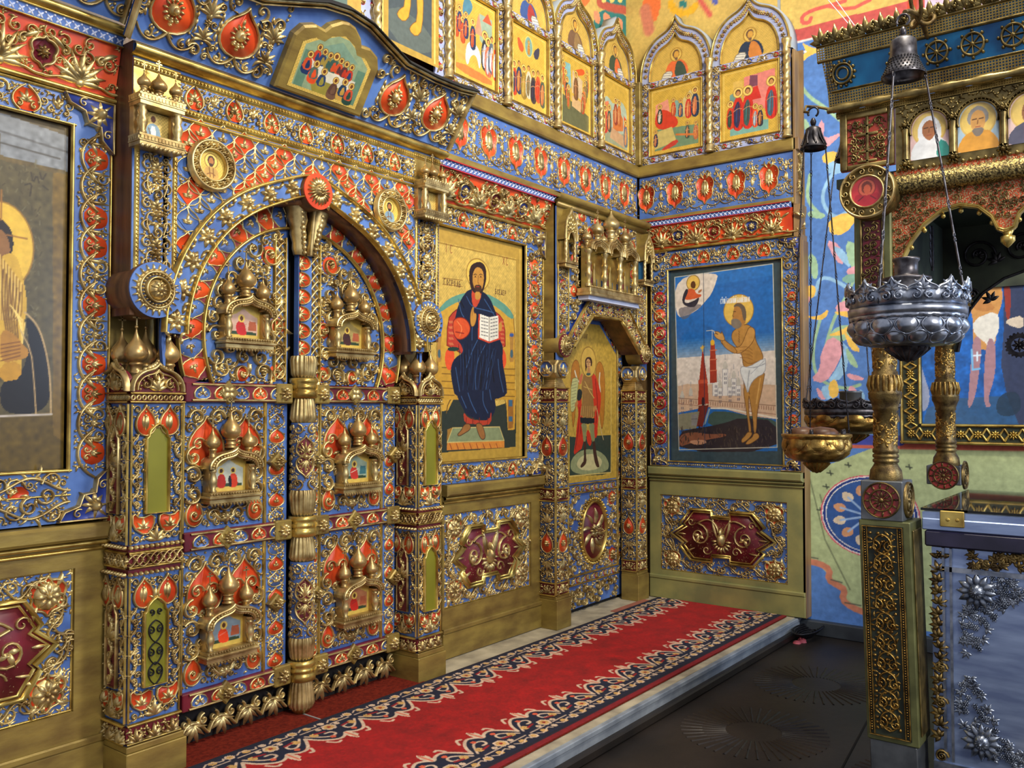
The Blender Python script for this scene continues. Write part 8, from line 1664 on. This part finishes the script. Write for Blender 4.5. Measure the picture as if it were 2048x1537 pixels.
    # upper post section
    g = G(); box(g, .135, .285, -.03, .12, 1.86, 2.36, .006); g.build('upper_post', 'canopy_green', r, smooth=False); g = G(); box(g, .172, .245, -.034, 0, 1.92, 2.29); g.build('post_field', 'maroon', r, smooth=False)
    o = Orn(); o.fill(.172, .245, 1.92, 2.29, None, (.02, .014, .009), key='gold', h=.012); h = G(); h.put(o['gold'], y=-.034)
    for a in ((.16, .17, 1.91, 2.30), (.247, .257, 1.91, 2.30), (.16, .257, 2.295, 2.305), (.16, .257, 1.905, 1.915)): q = G(); rail(q, *a, .008); h.put(q, y=-.031)
    h.build('post_carving', 'gold_dark', r)
    # columns front and back, turned and chased
    prof = [(.065, 0), (.066, .01), (.062, .04), (.050, .06), (.045, .07), (.052, .075), (.052, .085), (.045, .09), (.052, .095), (.052, .105), (.045, .11), (.052, .115), (.052, .128), (.046, .135), (.046, .29), (.052, .295), (.05, .305), (.058, .33), (.066, .345), (.066, .36), (.068, .365), (.062, .375), (.066, .41), (.058, .44), (.052, .445), (.052, .455), (.046, .46), (.046, .63), (.056, .64), (.05, .65), (.07, .68)]
    for nm, y, m in (('front_column', .045, 'brass_old'), ('back_column', 1.25, 'brass_old')):
        g = G(); n = 60; P = np.array(prof); lathe(g, prof, .234, y, 1.20, 28); g.build(nm, m, r)
        o = Orn()
        for z0, z1 in ((.14, .285), (.465, .625)):
            v = G(); vine(v, z1-z0, .05, .003, .006, 5, r=.018); v2 = Orn(); v2.fill(-.12, .12, z0, z1, None, (.016, .010, .007), key='brass', h=.005); o['brass'].put(v2['brass'])
        bend = lambda V, y=y: np.c_[.234 + (.046-V[:, 1])*np.sin(V[:, 0]/.046), y - (.046-V[:, 1])*np.cos(V[:, 0]/.046), V[:, 2]+1.20]; h = G(); h.put(o['brass'], fn=bend); h.build('column_chasing', 'brass', r)
        for k in range(18): a = k*2*pi/18; q = G(); tube(q, [(.234+.060*cos(a), y+.060*sin(a), 1.575), (.234+.068*cos(a), y+.068*sin(a), 1.60), (.234+.060*cos(a), y+.060*sin(a), 1.64)], .006, 5); h2 = h2 if k else G(); h2.put(q)
        h2.build('gadroon', 'brass', r); g = G(); box(g, .152, .318, y-.08, y+.085, 1.035 if y < 1 else 1.10, 1.20, .004); g.build('block', 'steel_grey', r, smooth=False)
        q = G(); c = (.235, 1.12 if y < 1 else 1.15); t = np.linspace(0, 2*pi, 33)
        for R, ww in ((.072, .004), (.044, .004)): ridge(q, np.c_[c[0]+R*np.cos(t), c[1]+R*np.sin(t)], ww, .010)
        dome(q, c, .012, .012)
        for k in range(12): a = k*pi/6; leaf(q, (c[0]+.012*cos(a), c[1]+.012*sin(a)), a, .028, .006, .008); leaf(q, (c[0]+.048*cos(a+.1), c[1]+.048*sin(a+.1)), a, .022, .007, .006)
        h = G(); h.put(q, y=y-.081); h.put(q, fn=lambda V, y=y: np.c_[.319 - V[:, 1], y+.002+(V[:, 0]-.235), V[:, 2]]); h.build('block_roundel', 'brass_old', r); q = G(); patch(q, np.c_[c[0]+.072*np.cos(t[:-1]), c[1]+.072*np.sin(t[:-1])]); h = G(); h.put(q, y=y-.0795); h.build('roundel_ground', 'enamel_red', r, smooth=False)
    # lower post, leaning very slightly
    lean = lambda V: V + np.c_[(1.03-V[:, 2])*.028, 0*V[:, 0], 0*V[:, 0]]
    g = G(); box(g, .143, .345, -.035, .16, .13, 1.035, .004); h = G(); h.put(g, fn=lean); h.build('lower_post', 'canopy_green', r, smooth=False); g = G(); box(g, .15, .335, -.03, .15, ZF, .13, .004); h = G(); h.put(g, fn=lean); h.build('post_foot', 'steel_grey', r, smooth=False)
    g = G(); box(g, .155, .318, -.04, -.034, .15, 1.015); h = G(); h.put(g, fn=lean); h.build('lower_field', 'dark_panel', r, smooth=False)
    o = Orn(); q = o['brass']
    for k in range(10):
        z = .21+k*.08
        for s in (-1, 1): ridge(q, spiral((.2365+s*.026, z), .024, pi/2, s*1.3, n=14), .004, .012); ridge(q, bez((.2365, z-.03), (.2365+s*.045, z-.02), (.2365+s*.045, z+.04), (.2365, z+.05)), .004, .01)
        dome(q, (.2365, z+.02), .007, .014)
    o.fill(.178, .295, .175, 1.0, None, (.012, .008), key='brass', h=.009)
    for x in (.167, .306): beads(q, (x, .17), (x, 1.0), .0045, .009, seg=5)
    for x in (.159, .176, .297, .314): rail(q, x-.003, x+.003, .16, 1.01, .009)
    for z in (.155, 1.01): rail(q, .157, .316, z-.003, z+.003, .009)
    h = G(); h.put(q, y=-.04, fn=lean); h.build('lower_carving', 'brass', r); g = G(); box(g, .346, .352, -.01, .12, .17, 1.0, .002); h = G(); h.put(g, fn=lean); h.build('side_field', 'gold_dark', r, smooth=False)
    # inside: soffit, end screen and back arcade with scrolled openwork
    g = G(); box(g, .05, W, .02, D, 2.46, 2.50); g.build('soffit', 'dark_panel', r, smooth=False)
    g = G(); box(g, .215, .235, .05, D-.02, 1.92, 2.46); g.build('end_screen', 'dark_panel', r, smooth=False)
    g = G(); Pb = np.array([(.30, 1.80), (.33, 1.95), (.36, 2.02), (.42, 2.10), (.52, 2.17), (.64, 2.21), (.78, 2.20), (.95, 2.10), (1.05, 1.98)]); band_between(g, Pb, np.c_[Pb[:, 0], np.full(9, 2.46)], D-.01, D+.01); box(g, .19, .301, D-.01, D+.01, 1.80, 2.46); g.build('back_arcade', 'dark_panel', r, smooth=False)
    o = Orn(); q = o['gold']; 
    for x, z, R in ((.40, 2.30, .085), (.60, 2.32, .085), (.82, 2.31, .085), (.37, 2.10, .03)): ridge(q, spiral((x, z), R, 0, 1.6, .2, 26), .007, .01); palm(q, (x, z), 1, R*.5, 5, 3, .2, .01); palm(q, (x+.09, z-.04), 2, .06, 5, 2.5, .2, .01)
    ridge(q, Pb, .008, .01); h = G(); h.put(q, y=D-.012); h.build('arcade_scrolls', 'iron', r)
    g = G(); ridge(g, [(0, .02), (0, .25)], .004, .01)
    for k in range(5): leaf(g, (0, .04+.04*k), .8, .06, .012, .008); leaf(g, (0, .04+.04*k), pi-.8, .06, .012, .008)
    h = G(); h.put(g, z=2.18, fn=lambda V: np.c_[.237-V[:, 1], .95+V[:, 0], V[:, 2]]); h.build('screen_sprig', 'iron', r)
    # curled lamp brackets on the cornice
    for x, s in ((.44, 1), (.86, .8)):
        g = G(); 
        for d in (-1, 1): P = [(x+d*.012+d*R_*sin(a)*.6, -.08-.22*(a/6)+.0, 3.02+.05*cos(a)+a*.012) for a, R_ in ((q*.4, .05*s) for q in range(16))]; tube(g, P, .008, 6)
        tube(g, [(x, -.06, 3.0), (x, -.2, 3.04), (x, -.36, 3.0), (x, -.43, 2.97)], .009, 6); g.build('lamp_bracket', 'brass_old', r)
    g = G(); tube(g, [(.04, -.03, 2.80), (.0, -.08, 2.805), (-.03, -.13, 2.80), (-.03, -.15, 2.77), (-.01, -.15, 2.765)], .006, 6); tube(g, [(.05, 0, 2.79), (.03, -.0, 2.85), (.055, .0, 2.88)], .005, 6); g.build('lamp_bracket', 'brass_old', r)
canopy()

mat('silver_relief', (156, 164, 178), (92, 100, 116), metal=.85, rough=.34, scale=30); mat('navy_ledge', (44, 40, 66), (28, 26, 46), rough=.3)
for (x, z, R, m, lab) in ((.63, 1.80, .055, 'iron', 'dark toothed metal disc beside the silver lamp, in front of the blue icon'), (.36, 2.04, .07, 'brass', 'toothed brass disc behind the cup of the silver lamp')):
    r = thing('toothed_disc', lab, 'disc', (4.72, CY-x, z), RR); a = np.arange(96)*2*pi/96; q = R*(1 + .12*(np.sin(a*20) > 0)); g = G(); band_between(g, np.c_[R*.62*np.cos(np.r_[a, 0]), R*.62*np.sin(np.r_[a, 0])], np.c_[np.r_[q, q[0]]*np.cos(np.r_[a, 0]), np.r_[q, q[0]]*np.sin(np.r_[a, 0])], -.004, .004); g.build('toothed_rim', m, r, smooth=False)
    g = G(); rosette(g, (0, 0), R*.62, 8, .008); g.build('rosette', m, r); g = G(); tube(g, [(0, .002, 0), (-.02, .20, .0), (-.02, .36, .03)], .006, 6); g.build('stem', m, r)

def reliquary():
    r = thing('reliquary', 'silver-clad reliquary chest with a glass top under the canopy', 'chest', (CX+.05, CY, 0), RR); W = 1.05; x0 = .40; D = 1.05
    g = G(); box(g, x0, W, .03, D, ZF+.04, .93); g.build('chest', 'silver_plate', r, smooth=False)
    g = G(); box(g, x0-.02, W, 0, D, .935, 1.0, .006); g.build('ledge', 'navy_ledge', r, smooth=False); g = G(); box(g, .37, W, .0, D, 1.002, 1.05, .004); box(g, .372, W, .004, .03, 1.05, 1.075); g.build('rail', 'silver_plate', r, smooth=False)
    g = G(); box(g, .44, .53, -.008, 0, 1.02, 1.085, .003); dome(g, (.47, 1.05), .008, .004, y=.008); dome(g, (.505, 1.05), .008, .004, y=.008); g.build('hinge', 'gold_bright', r, smooth=False)
    g = G(); box(g, .36, W, .03, D, 1.078, 1.088); g.build('glass_top', 'glass', r, smooth=False); g = G(); box(g, .37, W-.01, .04, D-.01, 1.052, 1.074); g.build('inner_cloth', 'steel_grey', r, smooth=False)
    g = G(); box(g, .468, .478, .018, .03, .07, .93); box(g, .44, .45, .018, .03, .07, .93); box(g, x0, W, .02, .03, .03, .06); box(g, x0, W, .018, .03, .835, .855); g.build('moulding', 'silver', r, smooth=False)
    o = Orn(); q = o['gold_bright']; r2 = random.Random(4)
    for k in range(46): x = .53+.5*r2.random(); palm(q, (x, .86+.06*r2.random()), r2.uniform(0, 6), .035, 5, 3, .22, .01)
    for z in np.arange(.16, .86, .045): palm(q, (.425, z), pi/2 + r2.uniform(-1, 1), .045, 5, 2.6, .24, .016)
    for z in (.44, .30, .085): ridge(q, spiral((.43, z), .026, 0, 2.2, .1, 24), .005, .012)
    rosette(q, (.43, .90), .02, 6, .016); leaf(q, (.43, .89), .3, .05, .012, .012); leaf(q, (.43, .89), pi-.3, .04, .012, .012)
    h = G(); h.put(q, y=.026); h.build('gilt_flowers', 'brass_old', r)
    q = G(); cx, cz, a, b = .98, .46, .43, .40
    for k in range(900):
        x, z = r2.uniform(.50, 1.04), r2.uniform(.09, .83); e = ((x-cx)/a)**2 + ((z-cz)/b)**2
        if e < .93 or (.42 < z < .50) : continue
        if e > 1.55: continue
        palm(q, (x, z), r2.uniform(0, 6.28), .032, 5, 3, .2, .009) if k % 2 else rosette(q, (x, z), .014, 6, .010)
    for x, z in ((.565, .765), (.575, .17)):
        for k in range(12): an = k*pi/6; leaf(q, (x+.02*cos(an), z+.02*sin(an)), an, .055, .018, .018, n=6)
        dome(q, (x, z), .034, .03, seg=14); rosette(q, (x, z), .032, 12, .034, .3)
    h = G(); h.put(q, y=.028); h.build('silver_flowers', 'silver_relief', r)
reliquary()
r = thing('yellow_card', 'small yellow card at the bottom right corner beside the reliquary', 'card', (3.70, .50, .03)); g = G(); box(g, -.012, .03, -.30, .05, 0, .045, .003); g.build('card', 'yellow_box', r, smooth=False)

# big icon hanging behind the canopy
r = thing('icon_painting', 'large blue icon in a pierced gilt frame on the wall behind the canopy', 'icon', (6.33, 1.50, 1.265), RR)
g = G(); W, H, m = 1.25, 1.15, .135; [box(g, *a) for a in ((0, m, -.02, .02, 0, H), (m, W, -.02, .02, 0, m), (m, W, -.02, .02, H-m, H))]; g.build('frame', 'dark_panel', r, smooth=False)
o = Orn(); q = o['gold_bright']
for a in ((0, .02, 0, H), (m-.02, m, m, H), (0, W, 0, .02), (m, W, m-.02, m)): rail(q, *a, .02)
for k in range(11): z = .07+k*.1; rosette(q, (m/2, z), .032, 8, .02); ridge(q, [(m/2-.04, z+.05), (m/2, z+.075), (m/2+.04, z+.05)], .008, .015); ridge(q, [(m/2-.04, z+.05), (m/2, z+.025), (m/2+.04, z+.05)], .008, .015); rosette(q, (z, m/2), .032, 8, .02); ridge(q, [(z+.05, m/2-.04), (z+.075, m/2), (z+.05, m/2+.04)], .008, .015); ridge(q, [(z+.05, m/2-.04), (z+.025, m/2), (z+.05, m/2+.04)], .008, .015)
h = G(); h.put(q, y=-.02); h.build('frame_carving', 'gold_bright', r)
p = Paint(1.13, 1.03, 220, (30, 96, 178)); p.noise(.10, 8, 2); p.noise(.06, 3, 5); p.map = trace_map(1.50-m+.005, 1.265+m-.005, 1, 0, 0, Xp=6.34)
p.poly([(1840, 720), (1850, 755), (1862, 790), (1855, 820), (1842, 825)], (150, 160, 190), 2); p.poly([(1860, 800), (2048, 790), (2060, 870), (1840, 870)], (60, 90, 120), 1, .7)
SK = (206, 150, 84)
p.poly([(1935, 600), (1950, 560), (1975, 545), (2000, 560), (2008, 600), (1992, 640), (1994, 700), (1945, 700), (1948, 640)], SK, 2); p.poly([(1935, 590), (1975, 600), (1995, 620), (1960, 625), (1938, 610)], (190, 130, 70), 1); p.poly([(1946, 640), (1996, 620), (2000, 660), (1988, 680), (1990, 735), (1978, 690), (1948, 670)], (226, 224, 214), 1)
p.poly([(1946, 672), (1965, 676), (1960, 740), (1950, 800), (1935, 825), (1940, 760)], (170, 130, 140), 2); p.poly([(1972, 676), (1992, 680), (1992, 750), (1975, 800), (1985, 815), (1966, 815)], (170, 130, 140), 2)
p.poly([(2004, 520), (2050, 510), (2060, 900), (2000, 760), (2010, 640)], (56, 66, 96), 1); p.poly([(2008, 560), (2020, 540), (2022, 640), (2012, 640)], (150, 60, 50), 1); p.poly([(2012, 640), (2048, 630), (2048, 660), (2014, 650)], (214, 200, 180), 1); p.poly([(1995, 790), (2040, 780), (2044, 830), (1992, 835)], (40, 60, 80), 2, .8); p.line([(1944, 700), (1946, 740), (1960, 738)], (120, 190, 240), .006, 0); p.line([(1955, 705), (1955, 722)], (220, 240, 255), .005, 0); p.line([(1948, 712), (1962, 711)], (220, 240, 255), .005, 0)
q = p.build('painting', 'painted_glossy', r, y=.0); q.location = (m-.005, 0, m-.005)

# ================================================================ hanging lamps
def chain(g, a, b, r=.0035, step=.105):
    a, b = np.array(a, float), np.array(b, float); L = np.linalg.norm(b-a); n = max(2, int(L/step)); d = (b-a)/L; s = np.cross(d, [0.3, 1, 0]); s /= np.linalg.norm(s)
    for k in range(n):
        p0 = a + (b-a)*(k+.14)/n; p1 = a + (b-a)*(k+.86)/n; tube(g, [p0, p1], r, 6)
        for c in (a + (b-a)*(k+.07)/n, a + (b-a)*(k+.93)/n): t = np.linspace(0, 2*pi, 9)[:-1]; w = L/n*.09; tube(g, [c + d*w*cos(q) + s*w*.62*sin(q) for q in t], r*.7, 5, closed=True)
def lamp(loc, R, zr, zb, bellz, bellr, kind, m, label, nchain=3, ang=.6, cup=True):
    r = thing('hanging_lamp', label, 'lamp', (loc[0], loc[1], 0)); mm = {'silver': 'silver', 'brass': 'brass', 'dark': 'brass'}[kind]
    H = zr-zb; P = np.array([(.98, 0), (.94, -.08), (.98, -.22), (1.0, -.36), (.95, -.5), (.8, -.62), (.66, -.68)]); n, mseg = 25, 96; Z = np.linspace(0, 1, n); rr = np.interp(Z, np.linspace(0, 1, len(P)), P[:, 0])*R; zz = zr + np.interp(Z, np.linspace(0, 1, len(P)), P[:, 1])*H; A = np.arange(mseg)*2*pi/mseg
    lob = 14 if kind == 'silver' else 9; sw = 5*Z[:, None] if kind != 'silver' else 0; mod = 1 + .055*(np.abs(np.cos(A[None]*lob/2 + sw + (np.pi/2)*((Z[:, None] > .30).astype(float) + (Z[:, None] > .62)*(-1.0))))-.5)*np.clip(np.sin(pi*np.clip(Z[:, None]*(3 if kind == 'silver' else 1) % 1.0001, 0, 1)), .15, 1)
    V = np.stack([rr[:, None]*mod*np.cos(A), rr[:, None]*mod*np.sin(A), np.repeat(zz[:, None], mseg, 1)], -1); I = np.arange(n*mseg).reshape(n, mseg); J = np.roll(I, -1, 1); g = G(); g.add(V, np.stack([I[:-1], J[:-1], J[1:], I[1:]], -1).reshape(-1, 4)); lathe(g, [(R*.96, zr), (R*.86, zr-.004), (.001, zr-.02)], 0, 0, 0, 40); g.build('bowl', mm, r)
    o = G(); surf = lambda V: (lambda rq, zq: np.c_[(rq - V[:, 1])*np.cos(V[:, 0]), (rq - V[:, 1])*np.sin(V[:, 0]), zq + V[:, 1]*.5*np.clip(V[:, 2], 0, 1)])(np.interp(V[:, 2], Z, rr), np.interp(V[:, 2], Z, zz))
    da = 2*pi/lob
    for j in range(3 if kind == 'silver' else 1):
        for k in range(lob):
            a0 = (k + .5*(j % 2))*da; zc, hh = ((.20, .36), (.50, .42), (.80, .36))[j] if kind == 'silver' else (.34, .5)
            P = np.array([(0, hh*.55), (.30, hh*.28), (.42, 0), (.30, -hh*.28), (0, -hh*.55), (-.30, -hh*.28), (-.42, 0), (-.30, hh*.28)]); P = rounded(P, 2); P = np.c_[a0 + P[:, 0]*da*1.15, np.clip(zc - P[:, 1], 0, 1)]
            Q = loopz(P)
            V = [(x, 0, z) for x, z in Q]
            V = surf(np.array(V)); tube(o, V[:-1], .0035 if kind == 'silver' else .0025, 5)
            n5 = 7; uu, vv = np.meshgrid(np.linspace(-1, 1, n5), np.linspace(-1, 1, n5)); b = np.clip(1-uu**2-vv**2, 0, 1)**.5; W_ = np.stack([a0+uu*da*.36, -b*R*.06-.0005, np.clip(zc+vv*hh*.40, 0, 1)], -1).reshape(-1, 3); I5 = np.arange(49).reshape(7, 7); o.add(surf(W_), np.stack([I5[:-1, :-1], I5[:-1, 1:], I5[1:, 1:], I5[1:, :-1]], -1).reshape(-1, 4))
    o.build('lobes', mm, r)
    g = G(); z0 = zr - H*.68; lathe(g, [(R*.66, z0), (R*.40, z0-H*.03), (R*.38, z0-H*.06), (R*.36, z0-H*.10), (R*.24, z0-H*.18), (R*.2, z0-H*.22), (R*.12, z0-H*.27), (R*.06, z0-H*.30), (.001, zb-H*.0)], 0, 0, 0, 24)
    for k in range(16): a = k*pi/8; tube(g, [(R*.40*cos(a), R*.40*sin(a), z0-H*.05), (R*.28*cos(a), R*.28*sin(a), z0-H*.16), (R*.1*cos(a), R*.1*sin(a), z0-H*.28)], .004, 4)
    g.build('finial', 'old_silver' if kind == 'silver' else 'brass', r)
    Hc = .095 if kind == 'silver' else .05
    if kind != 'brass':
        o = Orn(); L = 2*pi*R; nn = 13; w_ = L/nn; bend = lambda V: np.c_[(R*1.02 - V[:, 1] + (V[:, 2]-zr)*.08)*np.cos(V[:, 0]/R), (R*1.02 - V[:, 1] + (V[:, 2]-zr)*.08)*np.sin(V[:, 0]/R), V[:, 2]]; q = o['gold']
        for k in range(nn):
            x = w_*(k+.5)
            for s in (-1, 1): ridge(q, spiral((x+s*w_*.22, zr+Hc*.32), w_*.2, pi/2, s*1.3, n=13), .0035, .008); ridge(q, bez((x+s*w_*.5, zr+Hc*.55), (x+s*w_*.4, zr+Hc*.75), (x+s*w_*.15, zr+Hc*.6), (x, zr+Hc*.98)), .004, .008)
            palm(q, (x, zr+Hc*.55), pi/2, Hc*.5, 5, 2.6, .2, .008)
        h = G(); h.put(q, fn=bend); t = np.linspace(0, L, 97)
        b2 = G(); band_between(b2, np.c_[t, np.full(97, zr-.028)], np.c_[t, np.full(97, zr)], -.003, .004); band_between(b2, np.c_[t, zr-.028+0*t], np.c_[t, zr-.036-.010*np.abs(np.sin(t*pi/(L/28)))], -.002, .002); h.put(b2, fn=bend); s2 = G(); u = np.linspace(0, L, nn*8+1); band_between(s2, np.c_[u, np.full(len(u), zr-.002)], np.c_[u, zr+Hc*(.58+.34*np.abs(np.cos(u*pi/w_+pi/2))**2)], .003, .005); h.put(s2, fn=bend); h.build('crown', 'silver' if kind == 'silver' else 'old_silver', r)
    else:
        g = G(); lathe(g, [(R*.97, zr-.02), (R*1.05, zr-.008), (R*1.05, zr), (R*.97, zr+.004), (R*.9, zr)], 0, 0, 0, 40); g.build('rim', 'brass', r); g = G()
        for a, q in ((0, .7), (2.2, .55), (4, .5)): lathe(g, [(R*.42, 0), (R*.42, .012), (R*.3, .026), (.001, .032)], R*.42*cos(a), R*.42*sin(a), zr, 16, sx=1.15)
        g.build('wax_cups', 'wood_dark', r); g = G()
        for a in (0.3, 1.2, 2.4, 3.3, 4.5, 5.4): lathe(g, [(.008, 0), (.008, .022), (.001, .022)], R*.88*cos(a), R*.88*sin(a), zr, 8)
        g.build('candle_sockets', 'iron', r)
    if cup: 
        g = G(); q = .042 if kind == 'silver' else .05; z1 = zr+Hc*.5 if kind == 'silver' else zr; lathe(g, [(q*.9, -.03), (q*2.0, .02), (q*2.0, .028), (q*1.2, .034), (q*.95, .04), (q*.95, .085), (q*1.1, .092), (q*1.1, .10), (q*.8, .10), (q*.8, .05), (.001, .05)] if kind == 'silver' else [(q, -.03), (q*1.0, .075), (q*1.12, .08), (q*.9, .085), (q*.9, .0), (.001, 0)], 0, 0, z1+(.04 if kind == 'silver' else 0), 24); g.build('cup', 'old_silver' if kind == 'silver' else 'steel_grey', r)
    # perforated smoke bell
    hb = bellr*1.75 if kind == 'silver' else bellr*1.55; g = G(); lathe(g, [(.008, hb*1.12), (bellr*.35, hb*1.06), (bellr*.5, hb), (bellr*.58, hb*.95), (bellr*.60, hb*.6), (bellr*.68, hb*.38), (bellr*.85, hb*.16), (bellr, 0), (bellr*.98, -.003), (bellr*.82, hb*.14), (bellr*.6, hb*.4), (bellr*.5, hb*.9)], 0, 0, bellz, 36)
    h = G()
    if kind == 'silver':
        for j in range(6):
            z = bellz+hb*(.04+.085*j); q = np.interp(hb*(.04+.085*j)/hb, [0, .16, .38, .6], [bellr, bellr*.85, bellr*.68, bellr*.60])
            for k in range(30): a = (k+.5*(j % 2))*2*pi/30; tube(h, [(q*.99*cos(a), q*.99*sin(a), z), ((q+.0025)*cos(a), (q+.0025)*sin(a), z)], .0034, 5)
    else:
        for k in range(9): a = k*2*pi/9; tube(h, [(bellr*.5*cos(a), bellr*.5*sin(a), bellz+hb*.9), (bellr*.72*cos(a), bellr*.72*sin(a), bellz+hb*.45), (bellr*.95*cos(a+.2), bellr*.95*sin(a+.2), bellz+hb*.12)], .004, 5)
    b = g.build('smoke_bell', m, r); h.build('bell_holes', 'black_gap' if kind == 'silver' else m, b)
    g = G(); lathe(g, [(.001, 0), (.01, .006), (.013, .02), (.008, .032), (.004, .036)], 0, 0, bellz+hb*1.1, 12); t = np.linspace(-.5, 4.2, 12); tube(g, [(0, .022*cos(q), bellz+hb*1.1+.06+.022*sin(q)) for q in t], .0045, 6); g.build('hook', m, r)
    for k in range(nchain):
        a = ang + k*2*pi/nchain; g = G(); chain(g, (bellr*.92*cos(a), bellr*.92*sin(a), bellz), (R*1.0*cos(a), R*1.0*sin(a), zr+.01), .0038 if kind == 'silver' else .003, .12 if kind == 'silver' else .09); g.build('chain', 'old_silver' if kind != 'brass' else 'iron', r)
    return r
lamp((3.40, .782), .195, 1.862, 1.668, 2.722, .078, 'silver', 'old_silver', 'large silver oil lamp with lobed bowl and pierced crown, hanging before the canopy', 3, ang=-1.3)
lamp((3.70, 1.213), .135, 1.392, 1.228, 2.607, .055, 'brass', 'iron', 'small brass oil lamp with lobed bowl, lowest of the lamps left of the canopy', 3, ang=2.6, cup=False)
lamp((4.30, 1.245), .205, 1.50, 1.33, 2.70, .062, 'dark', 'iron', 'brass lamp with dark pierced crown partly hidden by the canopy column', 3, ang=1.9)
for a, b, lab in (((1652, -5), (1738, 96), 'left one of two thin white cords running from the vault to the canopy top'), ((1668, -5), (1730, 80), 'right one of two thin white cords running from the vault to the canopy top')): p0, p1 = eyept(a, Xp=4.9), eyept(b, Xp=4.4); g = G(); tube(g, [p0, p0*.5+p1*.5, p1], .0022, 5); tag(g.build('cord', 'cord', None), lab, 'cord', 'white cords from the vault')
